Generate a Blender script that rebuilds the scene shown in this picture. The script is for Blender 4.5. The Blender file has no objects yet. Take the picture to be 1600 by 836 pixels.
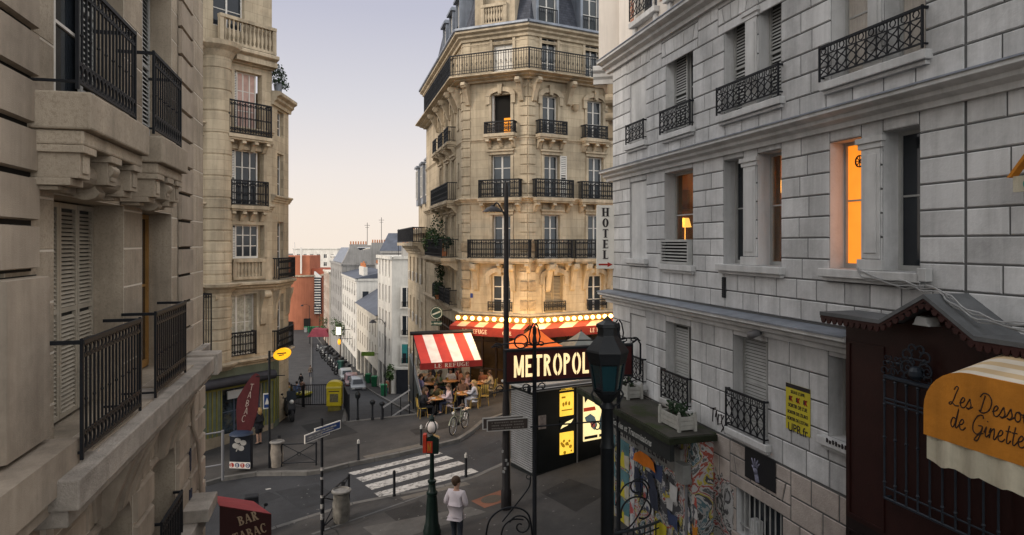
import bpy, bmesh, math, random
from mathutils import Vector, Matrix
SC = bpy.context.scene
COL = SC.collection
RND = random.Random(11)
PI = math.pi
F, CX, HY, CZ = 1067.0, 800.0, 380.0, 7.2          # camera: focal length, axis, horizon, eye height (m)

def gz(x, y=0): return 0.12 * x + 0.1               # the square slopes down to the left
def at(px, py, d): return Vector(((px - CX) / F * d, d, CZ - (py - HY) / F * d))
def ground(px, py):
    k = (px - CX) / F
    d = (CZ - .1) / ((py - HY) / F + .12 * k)
    return Vector((k * d, d, gz(k * d)))
SY = [(30, -1.02), (34, -1.7), (40, -2.9), (50, -4.9), (75, -9.5), (87, -10.9), (98, -11.8), (122, -13.4), (150, -15), (185, -16.3), (400, -20), (900, -25), (3500, -45)]
def sz(y):
    if y <= SY[0][0]: return SY[0][1]
    for (a, za), (b, zb) in zip(SY, SY[1:]):
        if y <= b: return za + (zb - za) * (y - a) / (b - a)
    return SY[-1][1]
def kerb_l(y): return -14.7 - .292 * (y - 50)
def kerb_r(y): return -14.9 - (.265 if y < 75 else .36) * (y - 75)

# ------------------------------------------------------------------ materials
MATS = {}
def mat(name, col, rough=.8, var=.12, scale=1.5, bump=.15, bscale=30., metal=0., island=0., streak=0., spec=.22, emit=None, estr=0., rust=None, wave=None, dirt=0., coat=0., ash=None):
    if name in MATS: return MATS[name]
    m = bpy.data.materials.new(name); m.use_nodes = True
    nt = m.node_tree; N = nt.nodes; L = nt.links
    b = N['Principled BSDF']
    b.inputs['Roughness'].default_value = rough; b.inputs['Metallic'].default_value = metal
    b.inputs['Specular IOR Level'].default_value = spec
    if coat: b.inputs['Coat Weight'].default_value = coat
    tc = N.new('ShaderNodeTexCoord')
    def noise(sc, det=5, vec=None, rg=.6):
        n = N.new('ShaderNodeTexNoise'); n.inputs['Scale'].default_value = sc; n.inputs['Detail'].default_value = det; n.inputs['Roughness'].default_value = rg
        L.new(vec if vec is not None else tc.outputs['Object'], n.inputs['Vector']); return n.outputs['Fac']
    def mr(v, a, b_, c, d):
        n = N.new('ShaderNodeMapRange'); n.inputs[1].default_value = a; n.inputs[2].default_value = b_; n.inputs[3].default_value = c; n.inputs[4].default_value = d
        L.new(v, n.inputs[0]); return n.outputs[0]
    def mul(c, f):
        n = N.new('ShaderNodeMix'); n.data_type = 'RGBA'; n.blend_type = 'MULTIPLY'; n.inputs[0].default_value = 1
        L.new(c, n.inputs[6]); L.new(f, n.inputs[7]); return n.outputs[2]
    def mixc(f, c, col2):
        n = N.new('ShaderNodeMix'); n.data_type = 'RGBA'
        L.new(f, n.inputs[0]); L.new(c, n.inputs[6]); n.inputs[7].default_value = (*col2, 1); return n.outputs[2]
    rgb = N.new('ShaderNodeRGB'); rgb.outputs[0].default_value = (*col, 1)
    c = rgb.outputs[0]
    if var: c = mul(c, mr(noise(scale), .3, .7, 1 - var, 1 + var))
    if island:
        g = N.new('ShaderNodeNewGeometry')
        c = mul(c, mr(g.outputs['Random Per Island'], 0, 1, 1 - island, 1 + island))
    if streak:
        mp = N.new('ShaderNodeMapping'); mp.inputs['Scale'].default_value = (2.2, 2.2, .16); L.new(tc.outputs['Object'], mp.inputs['Vector'])
        c = mul(c, mr(noise(1.3, 6, mp.outputs[0], .7), .42, .68, 1, 1 - streak))
    if dirt: c = mul(c, mr(noise(.55, 8, None, .72), .46, .66, 1, 1 - dirt))
    if rust: c = mixc(mr(noise(rust[1], 6, None, .7), .5, .62, 0, rust[2]), c, rust[0])
    if ash:
        s3 = N.new('ShaderNodeSeparateXYZ'); c3 = N.new('ShaderNodeCombineXYZ'); a3 = N.new('ShaderNodeMath'); L.new(tc.outputs['Object'], s3.inputs[0]); L.new(s3.outputs[0], a3.inputs[0]); L.new(s3.outputs[1], a3.inputs[1]); L.new(a3.outputs[0], c3.inputs[0]); L.new(s3.outputs[2], c3.inputs[1])
        bt = N.new('ShaderNodeTexBrick'); L.new(c3.outputs[0], bt.inputs['Vector']); bt.inputs['Scale'].default_value = 1; bt.inputs['Brick Width'].default_value = ash[0]; bt.inputs['Row Height'].default_value = ash[1]; bt.inputs['Mortar Size'].default_value = .008
        bt.inputs['Color1'].default_value = (1, 1, 1, 1); bt.inputs['Color2'].default_value = (.86, .86, .86, 1); bt.inputs['Mortar'].default_value = (ash[2], ash[2], ash[2], 1); c = mul(c, bt.outputs['Color'])
    L.new(c, b.inputs['Base Color'])
    if bump:
        bn = N.new('ShaderNodeBump'); bn.inputs['Strength'].default_value = bump; bn.inputs['Distance'].default_value = .02
        h = noise(bscale, 4)
        if wave:
            w = N.new('ShaderNodeTexWave'); w.bands_direction = wave[0]; w.inputs['Scale'].default_value = wave[1]; w.wave_profile = wave[2] if len(wave) > 2 else 'SIN'
            L.new(tc.outputs['Object'], w.inputs['Vector']); h = w.outputs['Fac']
        L.new(h, bn.inputs['Height']); L.new(bn.outputs[0], b.inputs['Normal'])
    if emit:
        b.inputs['Emission Color'].default_value = (*emit, 1); b.inputs['Emission Strength'].default_value = estr
        if var:
            r2 = N.new('ShaderNodeRGB'); r2.outputs[0].default_value = (*emit, 1)
            L.new(mul(r2.outputs[0], mr(noise(scale), .3, .7, 1 - var, 1 + var)), b.inputs['Emission Color'])
    MATS[name] = m; return m

def brickmat(name, c1, c2, mortar, sx, row, bump=.3, ms=.012):
    if name in MATS: return MATS[name]
    m = bpy.data.materials.new(name); m.use_nodes = True; nt = m.node_tree; N = nt.nodes; L = nt.links; b = N['Principled BSDF']
    tc = N.new('ShaderNodeTexCoord'); sp = N.new('ShaderNodeSeparateXYZ'); cb = N.new('ShaderNodeCombineXYZ'); ad = N.new('ShaderNodeMath')
    L.new(tc.outputs['Object'], sp.inputs[0]); L.new(sp.outputs[0], ad.inputs[0]); L.new(sp.outputs[1], ad.inputs[1]); L.new(ad.outputs[0], cb.inputs[0]); L.new(sp.outputs[2], cb.inputs[1])
    t = N.new('ShaderNodeTexBrick'); L.new(cb.outputs[0], t.inputs['Vector'])
    t.inputs['Color1'].default_value = (*c1, 1); t.inputs['Color2'].default_value = (*c2, 1); t.inputs['Mortar'].default_value = (*mortar, 1)
    t.inputs['Scale'].default_value = 1; t.inputs['Brick Width'].default_value = sx; t.inputs['Row Height'].default_value = row; t.inputs['Mortar Size'].default_value = ms
    n = N.new('ShaderNodeTexNoise'); n.inputs['Scale'].default_value = 2; n.inputs['Detail'].default_value = 6; L.new(tc.outputs['Object'], n.inputs['Vector'])
    mr = N.new('ShaderNodeMapRange'); mr.inputs[1].default_value = .3; mr.inputs[2].default_value = .7; mr.inputs[3].default_value = .75; mr.inputs[4].default_value = 1.2; L.new(n.outputs['Fac'], mr.inputs[0])
    mx = N.new('ShaderNodeMix'); mx.data_type = 'RGBA'; mx.blend_type = 'MULTIPLY'; mx.inputs[0].default_value = 1; L.new(t.outputs['Color'], mx.inputs[6]); L.new(mr.outputs[0], mx.inputs[7])
    L.new(mx.outputs[2], b.inputs['Base Color']); b.inputs['Roughness'].default_value = .85
    bn = N.new('ShaderNodeBump'); bn.inputs['Strength'].default_value = bump; bn.inputs['Distance'].default_value = .01; bn.invert = True
    L.new(t.outputs['Fac'], bn.inputs['Height']); L.new(bn.outputs[0], b.inputs['Normal'])
    MATS[name] = m; return m

def stripes(name, c1, c2, period, axis=0, emit=0.):
    if name in MATS: return MATS[name]
    m = bpy.data.materials.new(name); m.use_nodes = True; nt = m.node_tree; N = nt.nodes; L = nt.links; b = N['Principled BSDF']
    tc = N.new('ShaderNodeTexCoord'); sp = N.new('ShaderNodeSeparateXYZ'); L.new(tc.outputs['Object'], sp.inputs[0])
    d = N.new('ShaderNodeMath'); d.operation = 'DIVIDE'; d.inputs[1].default_value = period; L.new(sp.outputs[axis], d.inputs[0])
    f = N.new('ShaderNodeMath'); f.operation = 'FLOORED_MODULO'; f.inputs[1].default_value = 1; L.new(d.outputs[0], f.inputs[0])
    g = N.new('ShaderNodeMath'); g.operation = 'GREATER_THAN'; g.inputs[1].default_value = .5; L.new(f.outputs[0], g.inputs[0])
    mx = N.new('ShaderNodeMix'); mx.data_type = 'RGBA'; L.new(g.outputs[0], mx.inputs[0]); mx.inputs[6].default_value = (*c1, 1); mx.inputs[7].default_value = (*c2, 1)
    n = N.new('ShaderNodeTexNoise'); n.inputs['Scale'].default_value = 3; n.inputs['Detail'].default_value = 6; L.new(tc.outputs['Object'], n.inputs['Vector'])
    mr = N.new('ShaderNodeMapRange'); mr.inputs[1].default_value = .3; mr.inputs[2].default_value = .7; mr.inputs[3].default_value = .8; mr.inputs[4].default_value = 1.1; L.new(n.outputs['Fac'], mr.inputs[0])
    m2 = N.new('ShaderNodeMix'); m2.data_type = 'RGBA'; m2.blend_type = 'MULTIPLY'; m2.inputs[0].default_value = 1; L.new(mx.outputs[2], m2.inputs[6]); L.new(mr.outputs[0], m2.inputs[7])
    L.new(m2.outputs[2], b.inputs['Base Color']); b.inputs['Roughness'].default_value = .8
    MATS[name] = m; return m

def collage(name, cols, scale, seed, rough=.75, emit=0., peel=False):
    """torn paper: a few flat colours in irregular patches"""
    if name in MATS: return MATS[name]
    m = bpy.data.materials.new(name); m.use_nodes = True; nt = m.node_tree; N = nt.nodes; L = nt.links; b = N['Principled BSDF']
    tc = N.new('ShaderNodeTexCoord'); mp = N.new('ShaderNodeMapping'); mp.inputs['Location'].default_value = (seed, seed * .7, seed * 1.3); L.new(tc.outputs['Object'], mp.inputs[0])
    dn = N.new('ShaderNodeTexNoise'); dn.inputs['Scale'].default_value = scale * 2.5; dn.inputs['Detail'].default_value = 6; L.new(mp.outputs[0], dn.inputs['Vector'])
    va = N.new('ShaderNodeVectorMath'); va.operation = 'MULTIPLY_ADD'; va.inputs[1].default_value = (1.0 / scale,) * 3; L.new(dn.outputs['Color'], va.inputs[0]); L.new(mp.outputs[0], va.inputs[2])
    n = N.new('ShaderNodeTexVoronoi'); n.inputs['Scale'].default_value = scale; n.distance = 'CHEBYCHEV'; L.new(va.outputs[0], n.inputs['Vector'])
    r = N.new('ShaderNodeValToRGB'); r.color_ramp.interpolation = 'CONSTANT'
    sx = N.new('ShaderNodeSeparateXYZ'); L.new(n.outputs['Color'], sx.inputs[0]); L.new(sx.outputs[0], r.inputs[0])
    if peel: dn.inputs['Scale'].default_value = scale; dn.inputs['Detail'].default_value = 5; dn.inputs['Roughness'].default_value = .55; dn.inputs['Distortion'].default_value = .6; L.new(dn.outputs['Fac'], r.inputs[0])
    e = r.color_ramp.elements
    while len(e) > 1: e.remove(e[-1])
    for i, c in enumerate(cols):
        p = 0 if i == 0 else (.34 + .34 * i / len(cols) if peel else i / len(cols))
        x = e[0] if i == 0 else e.new(p)
        x.color = (*c, 1)
    L.new(r.outputs[0], b.inputs['Base Color']); b.inputs['Roughness'].default_value = rough
    if emit: L.new(r.outputs[0], b.inputs['Emission Color']); b.inputs['Emission Strength'].default_value = emit
    MATS[name] = m; return m

# ------------------------------------------------------------------ mesh builder
SPLIT = {'cornice', 'corner_pier', 'stair_flight', 'rusticated_pier', 'carved_bracket', 'window_sill', 'pilaster', 'window_surround', 'blind_window', 'brick_quoin', 'console', 'scroll_bracket', 'balcony_slab', 'ground_floor_arch', 'post', 'chimney', 'mast', 'curtain', 'door', 'brick_strip', 'aerial', 'stone_dormer', 'parapet', 'window_jamb', 'mirror', 'pedal', 'bracket', 'finial'}
class MB:
    def __init__(s, T=None): s.v = []; s.f = []; s.m = []; s.T = T.copy() if T else Matrix()
    def add(s, vs, fs, mi=0):
        b = len(s.v); s.v += [s.T @ Vector(p) for p in vs]; s.f += [tuple(b + i for i in f) for f in fs]; s.m += [mi] * len(fs); return s
    def quad(s, a, b, c, d, mi=0): return s.add([a, b, c, d], [(0, 1, 2, 3)], mi)
    def box(s, x0, y0, z0, x1, y1, z1, mi=0):
        if x0 > x1: x0, x1 = x1, x0
        if y0 > y1: y0, y1 = y1, y0
        if z0 > z1: z0, z1 = z1, z0
        return s.add([(x0, y0, z0), (x1, y0, z0), (x1, y1, z0), (x0, y1, z0), (x0, y0, z1), (x1, y0, z1), (x1, y1, z1), (x0, y1, z1)],
                     [(0, 3, 2, 1), (4, 5, 6, 7), (0, 1, 5, 4), (1, 2, 6, 5), (2, 3, 7, 6), (3, 0, 4, 7)], mi)
    def bar(s, p, q, w, h=None, mi=0, up=(0, 0, 1)):
        p, q = Vector(p), Vector(q); h = w if h is None else h
        d = (q - p).normalized(); u = Vector(up)
        if abs(d.dot(u)) > .98: u = Vector((1, 0, 0))
        a = d.cross(u).normalized() * w / 2; c = a.cross(d).normalized() * h / 2
        return s.add([p - a - c, p + a - c, p + a + c, p - a + c, q - a - c, q + a - c, q + a + c, q - a + c],
                     [(0, 3, 2, 1), (4, 5, 6, 7), (0, 1, 5, 4), (1, 2, 6, 5), (2, 3, 7, 6), (3, 0, 4, 7)], mi)
    def tube(s, pts, r, n=6, mi=0, closed=False):
        P = [Vector(p) for p in pts]; k = len(P); rs = r if isinstance(r, (list, tuple)) else [r] * k
        vs = []; prev = None
        for i in range(k):
            a = P[(i - 1) % k] if (closed or i > 0) else P[i]; b = P[(i + 1) % k] if (closed or i < k - 1) else P[i]
            t = (b - a)
            t = t.normalized() if t.length > 1e-9 else Vector((0, 0, 1))
            if prev is None:
                u = Vector((0, 0, 1)) if abs(t.z) < .9 else Vector((1, 0, 0))
                x = t.cross(u).normalized()
            else:
                x = prev - t * prev.dot(t)
                x = x.normalized() if x.length > 1e-6 else t.orthogonal().normalized()
            prev = x; y = t.cross(x)
            vs += [P[i] + (x * math.cos(2 * PI * j / n + PI / n) + y * math.sin(2 * PI * j / n + PI / n)) * rs[i] for j in range(n)]
        fs = []
        for i in range(k if closed else k - 1):
            i2 = (i + 1) % k
            fs += [(i * n + j, i * n + (j + 1) % n, i2 * n + (j + 1) % n, i2 * n + j) for j in range(n)]
        if not closed: fs += [tuple(range(n))[::-1], tuple((k - 1) * n + j for j in range(n))]
        return s.add(vs, fs, mi)
    def lathe(s, prof, c=(0, 0, 0), n=16, mi=0, a0=0., a1=2 * PI):
        full = abs(a1 - a0 - 2 * PI) < 1e-6; k = n if full else n + 1
        vs = [(c[0] + r * math.cos(a0 + (a1 - a0) * j / n), c[1] + r * math.sin(a0 + (a1 - a0) * j / n), c[2] + z) for r, z in prof for j in range(k)]
        fs = []
        for i in range(len(prof) - 1):
            for j in range(n):
                j2 = (j + 1) % k
                fs.append((i * k + j, i * k + j2, (i + 1) * k + j2, (i + 1) * k + j))
        if prof[0][0] > 1e-4 and full: fs.append(tuple(range(k))[::-1])
        if prof[-1][0] > 1e-4 and full: fs.append(tuple((len(prof) - 1) * k + j for j in range(k)))
        return s.add(vs, fs, mi)
    def ball(s, c, r, n=12, mi=0, sc=(1, 1, 1), t0=0, t1=PI):
        h = max(4, n // 2)
        vs = []; 
        for i in range(h + 1):
            a = t0 + (t1 - t0) * i / h
            vs += [(c[0] + r * sc[0] * math.sin(a) * math.cos(2 * PI * j / n), c[1] + r * sc[1] * math.sin(a) * math.sin(2 * PI * j / n), c[2] + r * sc[2] * math.cos(a)) for j in range(n)]
        fs = [(i * n + j, (i + 1) * n + j, (i + 1) * n + (j + 1) % n, i * n + (j + 1) % n) for i in range(h) for j in range(n)]
        return s.add(vs, fs, mi)
    def prism(s, poly, a, b, ax='y', mi=0):
        """poly in the two other axes (x:(y,z), y:(x,z), z:(x,y)) drawn out from a to b"""
        def p(q, t): return (t, q[0], q[1]) if ax == 'x' else (q[0], t, q[1]) if ax == 'y' else (q[0], q[1], t)
        k = len(poly)
        return s.add([p(q, a) for q in poly] + [p(q, b) for q in poly],
                     [tuple(range(k)), tuple(range(k, 2 * k))[::-1]] + [(i, k + i, k + (i + 1) % k, (i + 1) % k) for i in range(k)], mi)
    def ring(s, c, r, t, n=12, ax='y', mi=0, tn=4, e=1.):
        pts = []
        for j in range(n):
            a = 2 * PI * j / n; x, z = r * math.cos(a), r * e * math.sin(a)
            pts.append((c[0] + x, c[1], c[2] + z) if ax == 'y' else (c[0], c[1] + x, c[2] + z) if ax == 'x' else (c[0] + x, c[1] + z, c[2]))
        return s.tube(pts, t, tn, mi, True)
    def mesh(s, name, mats, smooth=False):
        me = bpy.data.meshes.new(name); me.from_pydata([tuple(v) for v in s.v], [], s.f)
        for m in (mats if isinstance(mats, (list, tuple)) else [mats]): me.materials.append(m)
        me.polygons.foreach_set('material_index', s.m)
        bm = bmesh.new(); bm.from_mesh(me); bmesh.ops.recalc_face_normals(bm, faces=bm.faces); bm.to_mesh(me); bm.free()
        if smooth:
            me.polygons.foreach_set('use_smooth', [True] * len(me.polygons))
            if smooth != 'all':
                try: me.set_sharp_from_angle(angle=math.radians(40))
                except Exception: pass
        me.update(); return me
    def pieces(s):
        """split into groups of touching pieces"""
        p = list(range(len(s.v)))
        def fi(i):
            while p[i] != i: p[i] = p[p[i]]; i = p[i]
            return i
        for f in s.f:
            for j in f[1:]: p[fi(j)] = fi(f[0])
        g = {}
        for i in range(len(s.v)): g.setdefault(fi(i), []).append(i)
        bx = [([min(s.v[i][k] for i in q) - .012 for k in range(3)], [max(s.v[i][k] for i in q) + .012 for k in range(3)], q) for q in g.values()]
        ch = True
        while ch:
            ch = False; out = []
            for b in bx:
                for o in out:
                    if all(b[0][k] <= o[1][k] and o[0][k] <= b[1][k] for k in range(3)):
                        for k in range(3): o[0][k] = min(o[0][k], b[0][k]); o[1][k] = max(o[1][k], b[1][k])
                        o[2].extend(b[2]); ch = True; break
                else: out.append((list(b[0]), list(b[1]), list(b[2])))
            bx = out
        own = {}
        for n, b in enumerate(bx):
            for i in b[2]: own[i] = n
        res = [MB() for _ in bx]; mp = {}
        for i, v in enumerate(s.v): r = res[own[i]]; mp[i] = len(r.v); r.v.append(v)
        for f, m in zip(s.f, s.m): r = res[own[f[0]]]; r.f.append(tuple(mp[i] for i in f)); r.m.append(m)
        return res
    def build(s, name, mats, parent=None, smooth=False, bev=0, label=None):
        if name in SPLIT and parent is not None:
            q = s.pieces()
            if len(q) > 1: return [r._one(name, mats, parent, smooth, bev, label) for r in q][0]
        return s._one(name, mats, parent, smooth, bev, label)
    def _one(s, name, mats, parent=None, smooth=False, bev=0, label=None):
        o = bpy.data.objects.new(name, s.mesh(name, mats, smooth)); COL.objects.link(o)
        if parent is not None: o.parent = parent
        if bev:
            b = o.modifiers.new('bevel', 'BEVEL'); b.width = bev; b.segments = 2; b.limit_method = 'ANGLE'
        if label: o['label'] = label
        return o

def thing(name, label, cat, loc=(0, 0, 0), rz=0., group=None):
    o = bpy.data.objects.new(name, None); COL.objects.link(o); o.location = loc; o.rotation_euler = (0, 0, rz)
    o.empty_display_size = .1
    return tag(o, label, cat, group)
def tag(o, label, cat, group=None, kind=None):
    if label: o['label'] = label
    if cat: o['category'] = cat
    if group: o['group'] = group
    if kind: o['kind'] = kind
    return o
def struct(o, label=None):
    o['kind'] = 'structure'
    if label: o['label'] = label
    return o
def kids(o): return [c for c in COL.objects if c.parent == o]
def copy_tree(o, label=None, loc=None, rz=None, group=None):
    r = o.copy(); COL.objects.link(r)
    if loc is not None: r.location = loc
    if rz is not None: r.rotation_euler = (0, 0, rz)
    if label: r['label'] = label
    if group: r['group'] = group
    for c in list(o.children):
        d = c.copy(); COL.objects.link(d); d.parent = r
        for e in list(c.children):
            f = e.copy(); COL.objects.link(f); f.parent = d
    return r

# ------------------------------------------------------------------ facades
class Fac:
    """a vertical wall plane: local x along it (left to right for a viewer in front), y into the building, z up"""
    def __init__(s, p0, p1, base=0.):
        s.o = Vector((p0[0], p0[1], base)); d = Vector((p1[0] - p0[0], p1[1] - p0[1], 0)); s.len = d.length; s.d = d.normalized(); s.base = base
        s.rz = math.atan2(s.d.y, s.d.x); s.M = Matrix.Translation(s.o) @ Matrix.Rotation(s.rz, 4, 'Z')
    def u(s, px, out=0.):
        k = (px - CX) / F; ox = s.o.x + s.d.y * out; oy = s.o.y - s.d.x * out
        return (k * oy - ox) / (s.d.x - k * s.d.y)
    def uw(s, px, py, out=0.):
        u = s.u(px, out); d = s.o.y - s.d.x * out + u * s.d.y
        return u, CZ - (py - HY) / F * d - s.base
class Bld:
    def __init__(s, name, label, fac, cat='building', group=None):
        s.e = thing(name, label, cat, fac.o, fac.rz, group); s.inv = fac.M.inverted(); s.fac = fac
    def mb(s, fac=None): return MB(s.inv @ (fac or s.fac).M)

def wallgrid(mb, u0, u1, w0, w1, holes, y=0., dep=.3, mi=0, ri=None):
    us = sorted({u0, u1, *[h[0] for h in holes], *[h[1] for h in holes]}); ws = sorted({w0, w1, *[h[2] for h in holes], *[h[3] for h in holes]})
    us = [u for u in us if u0 <= u <= u1]; ws = [w for w in ws if w0 <= w <= w1]
    for a, b in zip(us, us[1:]):
        for c, d in zip(ws, ws[1:]):
            mu, mw = (a + b) / 2, (c + d) / 2
            if not any(h[0] < mu < h[1] and h[2] < mw < h[3] for h in holes): mb.quad((a, y, c), (b, y, c), (b, y, d), (a, y, d), mi)
    ri = mi if ri is None else ri
    for h in holes:
        D = h[4] if len(h) > 4 else dep; a, b, c, d = h[:4]
        mb.quad((a, y, c), (a, y + D, c), (a, y + D, d), (a, y, d), ri); mb.quad((b, y, c), (b, y, d), (b, y + D, d), (b, y + D, c), ri)
        mb.quad((a, y, d), (a, y + D, d), (b, y + D, d), (b, y, d), ri); mb.quad((a, y, c), (b, y, c), (b, y + D, c), (a, y + D, c), ri)

def slab(mb, a, b, c, d, y, pr, ch, mi=0, sl0=0., sl1=0.):
    """one chamfered stone, its left and right joints leaning by sl0, sl1"""
    if b - a < .05 or d - c < .04: return
    o = [(a, y, c), (b, y, c), (b + sl1, y, d), (a + sl0, y, d)]
    i = [(a + ch, y - pr, c + ch), (b - ch, y - pr, c + ch), (b + sl1 - ch, y - pr, d - ch), (a + sl0 + ch, y - pr, d - ch)]
    mb.add(o + i, [(4, 5, 6, 7), (0, 1, 5, 4), (1, 2, 6, 5), (2, 3, 7, 6), (3, 0, 4, 7)], mi)

def stones(mb, u0, u1, w0, w1, ch_, avg, gap, pr, holes, rnd, y=0., cham=.012, lint=.34, mi=0, vouss=True):
    g = gap / 2; ex = []
    for h in holes:
        ex.append(h[:4])
        if vouss and h[3] + lint < w1 + .02:
            a, b, c, d = h[0] - .22, h[1] + .22, h[3], min(h[3] + lint, w1)
            ex.append((a, b, c, d)); n = max(3, int(round((h[1] - h[0]) / .4)) | 1)
            xs = [h[0] + (h[1] - h[0]) * i / n for i in range(n + 1)]
            for i in range(n):
                l0 = -.09 * (1 - 2 * i / n); l1 = -.09 * (1 - 2 * (i + 1) / n)
                slab(mb, xs[i] + g, xs[i + 1] - g, c + g, d - g, y, pr, cham, mi, l0, l1)
            slab(mb, a + g, xs[0] - g, c + g, d - g, y, pr, cham, mi, 0, -.09); slab(mb, xs[-1] + g, b - g, c + g, d - g, y, pr, cham, mi, .09, 0)
    n = max(1, round((w1 - w0) / ch_)); hh = (w1 - w0) / n
    for r in range(n):
        c, d = w0 + r * hh, w0 + (r + 1) * hh
        cuts = []
        for h in ex:
            if h[2] < d - .001 and h[3] > c + .001:
                cuts.append((h[0], h[1]))
                if h[2] > c + .06 and not any(q is not h and q[0] <= h[0] + .01 and q[1] >= h[1] - .01 and abs(q[3] - h[2]) < .01 for q in ex): slab(mb, max(h[0], u0) + g, min(h[1], u1) - g, c + g, h[2] - g, y, pr, cham, mi)
                if h[3] < d - .06 and not any(q is not h and abs(q[2] - h[3]) < .01 and q[0] <= h[0] + .01 and q[1] >= h[1] - .01 for q in ex): slab(mb, max(h[0], u0) + g, min(h[1], u1) - g, h[3] + g, d - g, y, pr, cham, mi)
        cuts.sort(); segs = []; x = u0
        for a, b in cuts:
            if a > x: segs.append((x, min(a, u1)))
            x = max(x, b)
        if x < u1: segs.append((x, u1))
        for a, b in segs:
            if b - a < .05: continue
            k = max(1, round((b - a) / avg + (.3 if r % 2 else -.3))); xs = [a]
            for i in range(1, k): xs.append(a + (b - a) * (i + (.22 if r % 2 else -.18) * (1 if k > 1 else 0) + rnd.uniform(-.1, .1)) / k)
            xs.append(b)
            for p, q in zip(xs, xs[1:]): slab(mb, p + g, q - g, c + g, d - g, y, pr, cham, mi)

def path_cornice(mb, inv, pts, prof, mi=0):
    """a moulding carried round corners: pts are plan points, left to right for a viewer in front"""
    P = [Vector(p) for p in pts]; mb.T = inv.copy(); k = len(prof); vs = []
    for i, p in enumerate(P):
        ns = []
        for a, b in ((i - 1, i), (i, i + 1)):
            if a >= 0 and b < len(P): d = (P[b] - P[a]).normalized(); ns.append(Vector((d.y, -d.x)))
        m = ns[0] if len(ns) == 1 else (ns[0] + ns[1]).normalized() / max(.3, (ns[0] + ns[1]).normalized().dot(ns[0]))
        vs += [(p.x + m.x * o, p.y + m.y * o, w) for o, w in prof]
    fs = [(i * k + j, i * k + (j + 1) % k, (i + 1) * k + (j + 1) % k, (i + 1) * k + j) for i in range(len(P) - 1) for j in range(k)] + [tuple(range(k)), tuple(range((len(P) - 1) * k, len(P) * k))[::-1]]
    mb.add(vs, fs, mi)
def cornice(mb, u0, u1, prof, mi=0):
    """prof: (out, w) outline, drawn along the wall"""
    mb.prism([(-o, w) for o, w in prof], u0, u1, 'x', mi)
CORN = lambda w, o, h: [(-.02, w - h), (o * .25, w - h), (o * .3, w - h * .75), (o * .6, w - h * .6), (o * .62, w - h * .42), (o * .92, w - h * .3), (o, w - h * .25), (o, w - h * .05), (o * .95, w), (-.02, w + .03)]

def window(B, fac, a, b, c, d, y, cols=2, rows=3, fm=None, gm=None, bars=.05, st=.06, curt=None, name='window', side=None):
    """casement: frame with muntins, its glass a child"""
    mb = B.mb(fac); mb.box(a, y, c, a + st, y + .07, d); mb.box(b - st, y, c, b, y + .07, d); mb.box(a + st, y, c, b - st, y + .07, c + st * 1.5); mb.box(a + st, y, d - st, b - st, y + .07, d)
    for i in range(1, cols):
        x = a + (b - a) * i / cols; w = bars * 1.5 if i * 2 == cols else bars
        mb.box(x - w / 2, y + .005, c + st * 1.5, x + w / 2, y + .06, d - st)
    xs = [a + st] + [a + (b - a) * i / cols for i in range(1, cols)] + [b - st]
    for j in range(1, rows):
        z = c + (d - c) * (j / rows) ** .9
        for p, q in zip(xs, xs[1:]): mb.box(p + .025, y + .012, z - bars / 3, q - .025, y + .05, z + bars / 3)
    o = mb.build(name, fm, B.e)
    p = B.mb(fac); p.box(a + .01, y + .034, c + .01, b - .01, y + .044, d - .01); p.build('pane', gm, o)
    if curt:
        k = B.mb(fac)
        k.add([(a + st + (b - a - 2 * st) * i / 24, y + .026 - .006 * (i % 2), z) for i in range(25) for z in (c + st, d - st)], [(2 * i, 2 * i + 2, 2 * i + 3, 2 * i + 1) for i in range(24)])
        k.build('curtain', curt, o)
    return o

def shutter(B, fac, a, b, c, d, y, m, step=.055, name='shutter'):
    mb = B.mb(fac); f = min(.05, (b - a) * .15)
    mb.box(a, y, c, a + f, y + .035, d); mb.box(b - f, y, c, b, y + .035, d); mb.box(a + f, y, c, b - f, y + .035, c + f); mb.box(a + f, y, d - f, b - f, y + .035, d)
    mid = (c + d) / 2; mb.box(a + f, y, mid - f / 2, b - f, y + .035, mid + f / 2)
    z = c + f
    while z < d - f - step:
        if abs(z + step / 2 - mid) > f: mb.quad((a + f, y + .004, z), (b - f, y + .004, z), (b - f, y + .03, z + step * .72), (a + f, y + .03, z + step * .72))
        z += step
    mb.box(a + f, y + .036, c + f, b - f, y + .045, d - f, 1)
    return mb.build(name, [m, mat('louvre_shadow_board', (.05, .05, .048), .9, 0, bump=0)], B.e)

def spiral(cx, cz, r, a0, turn, n=14, end=.25): return [(cx + r * (1 - (1 - end) * i / n) * math.cos(a0 + turn * i / n), cz + r * (1 - (1 - end) * i / n) * math.sin(a0 + turn * i / n)) for i in range(n + 1)]

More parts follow.
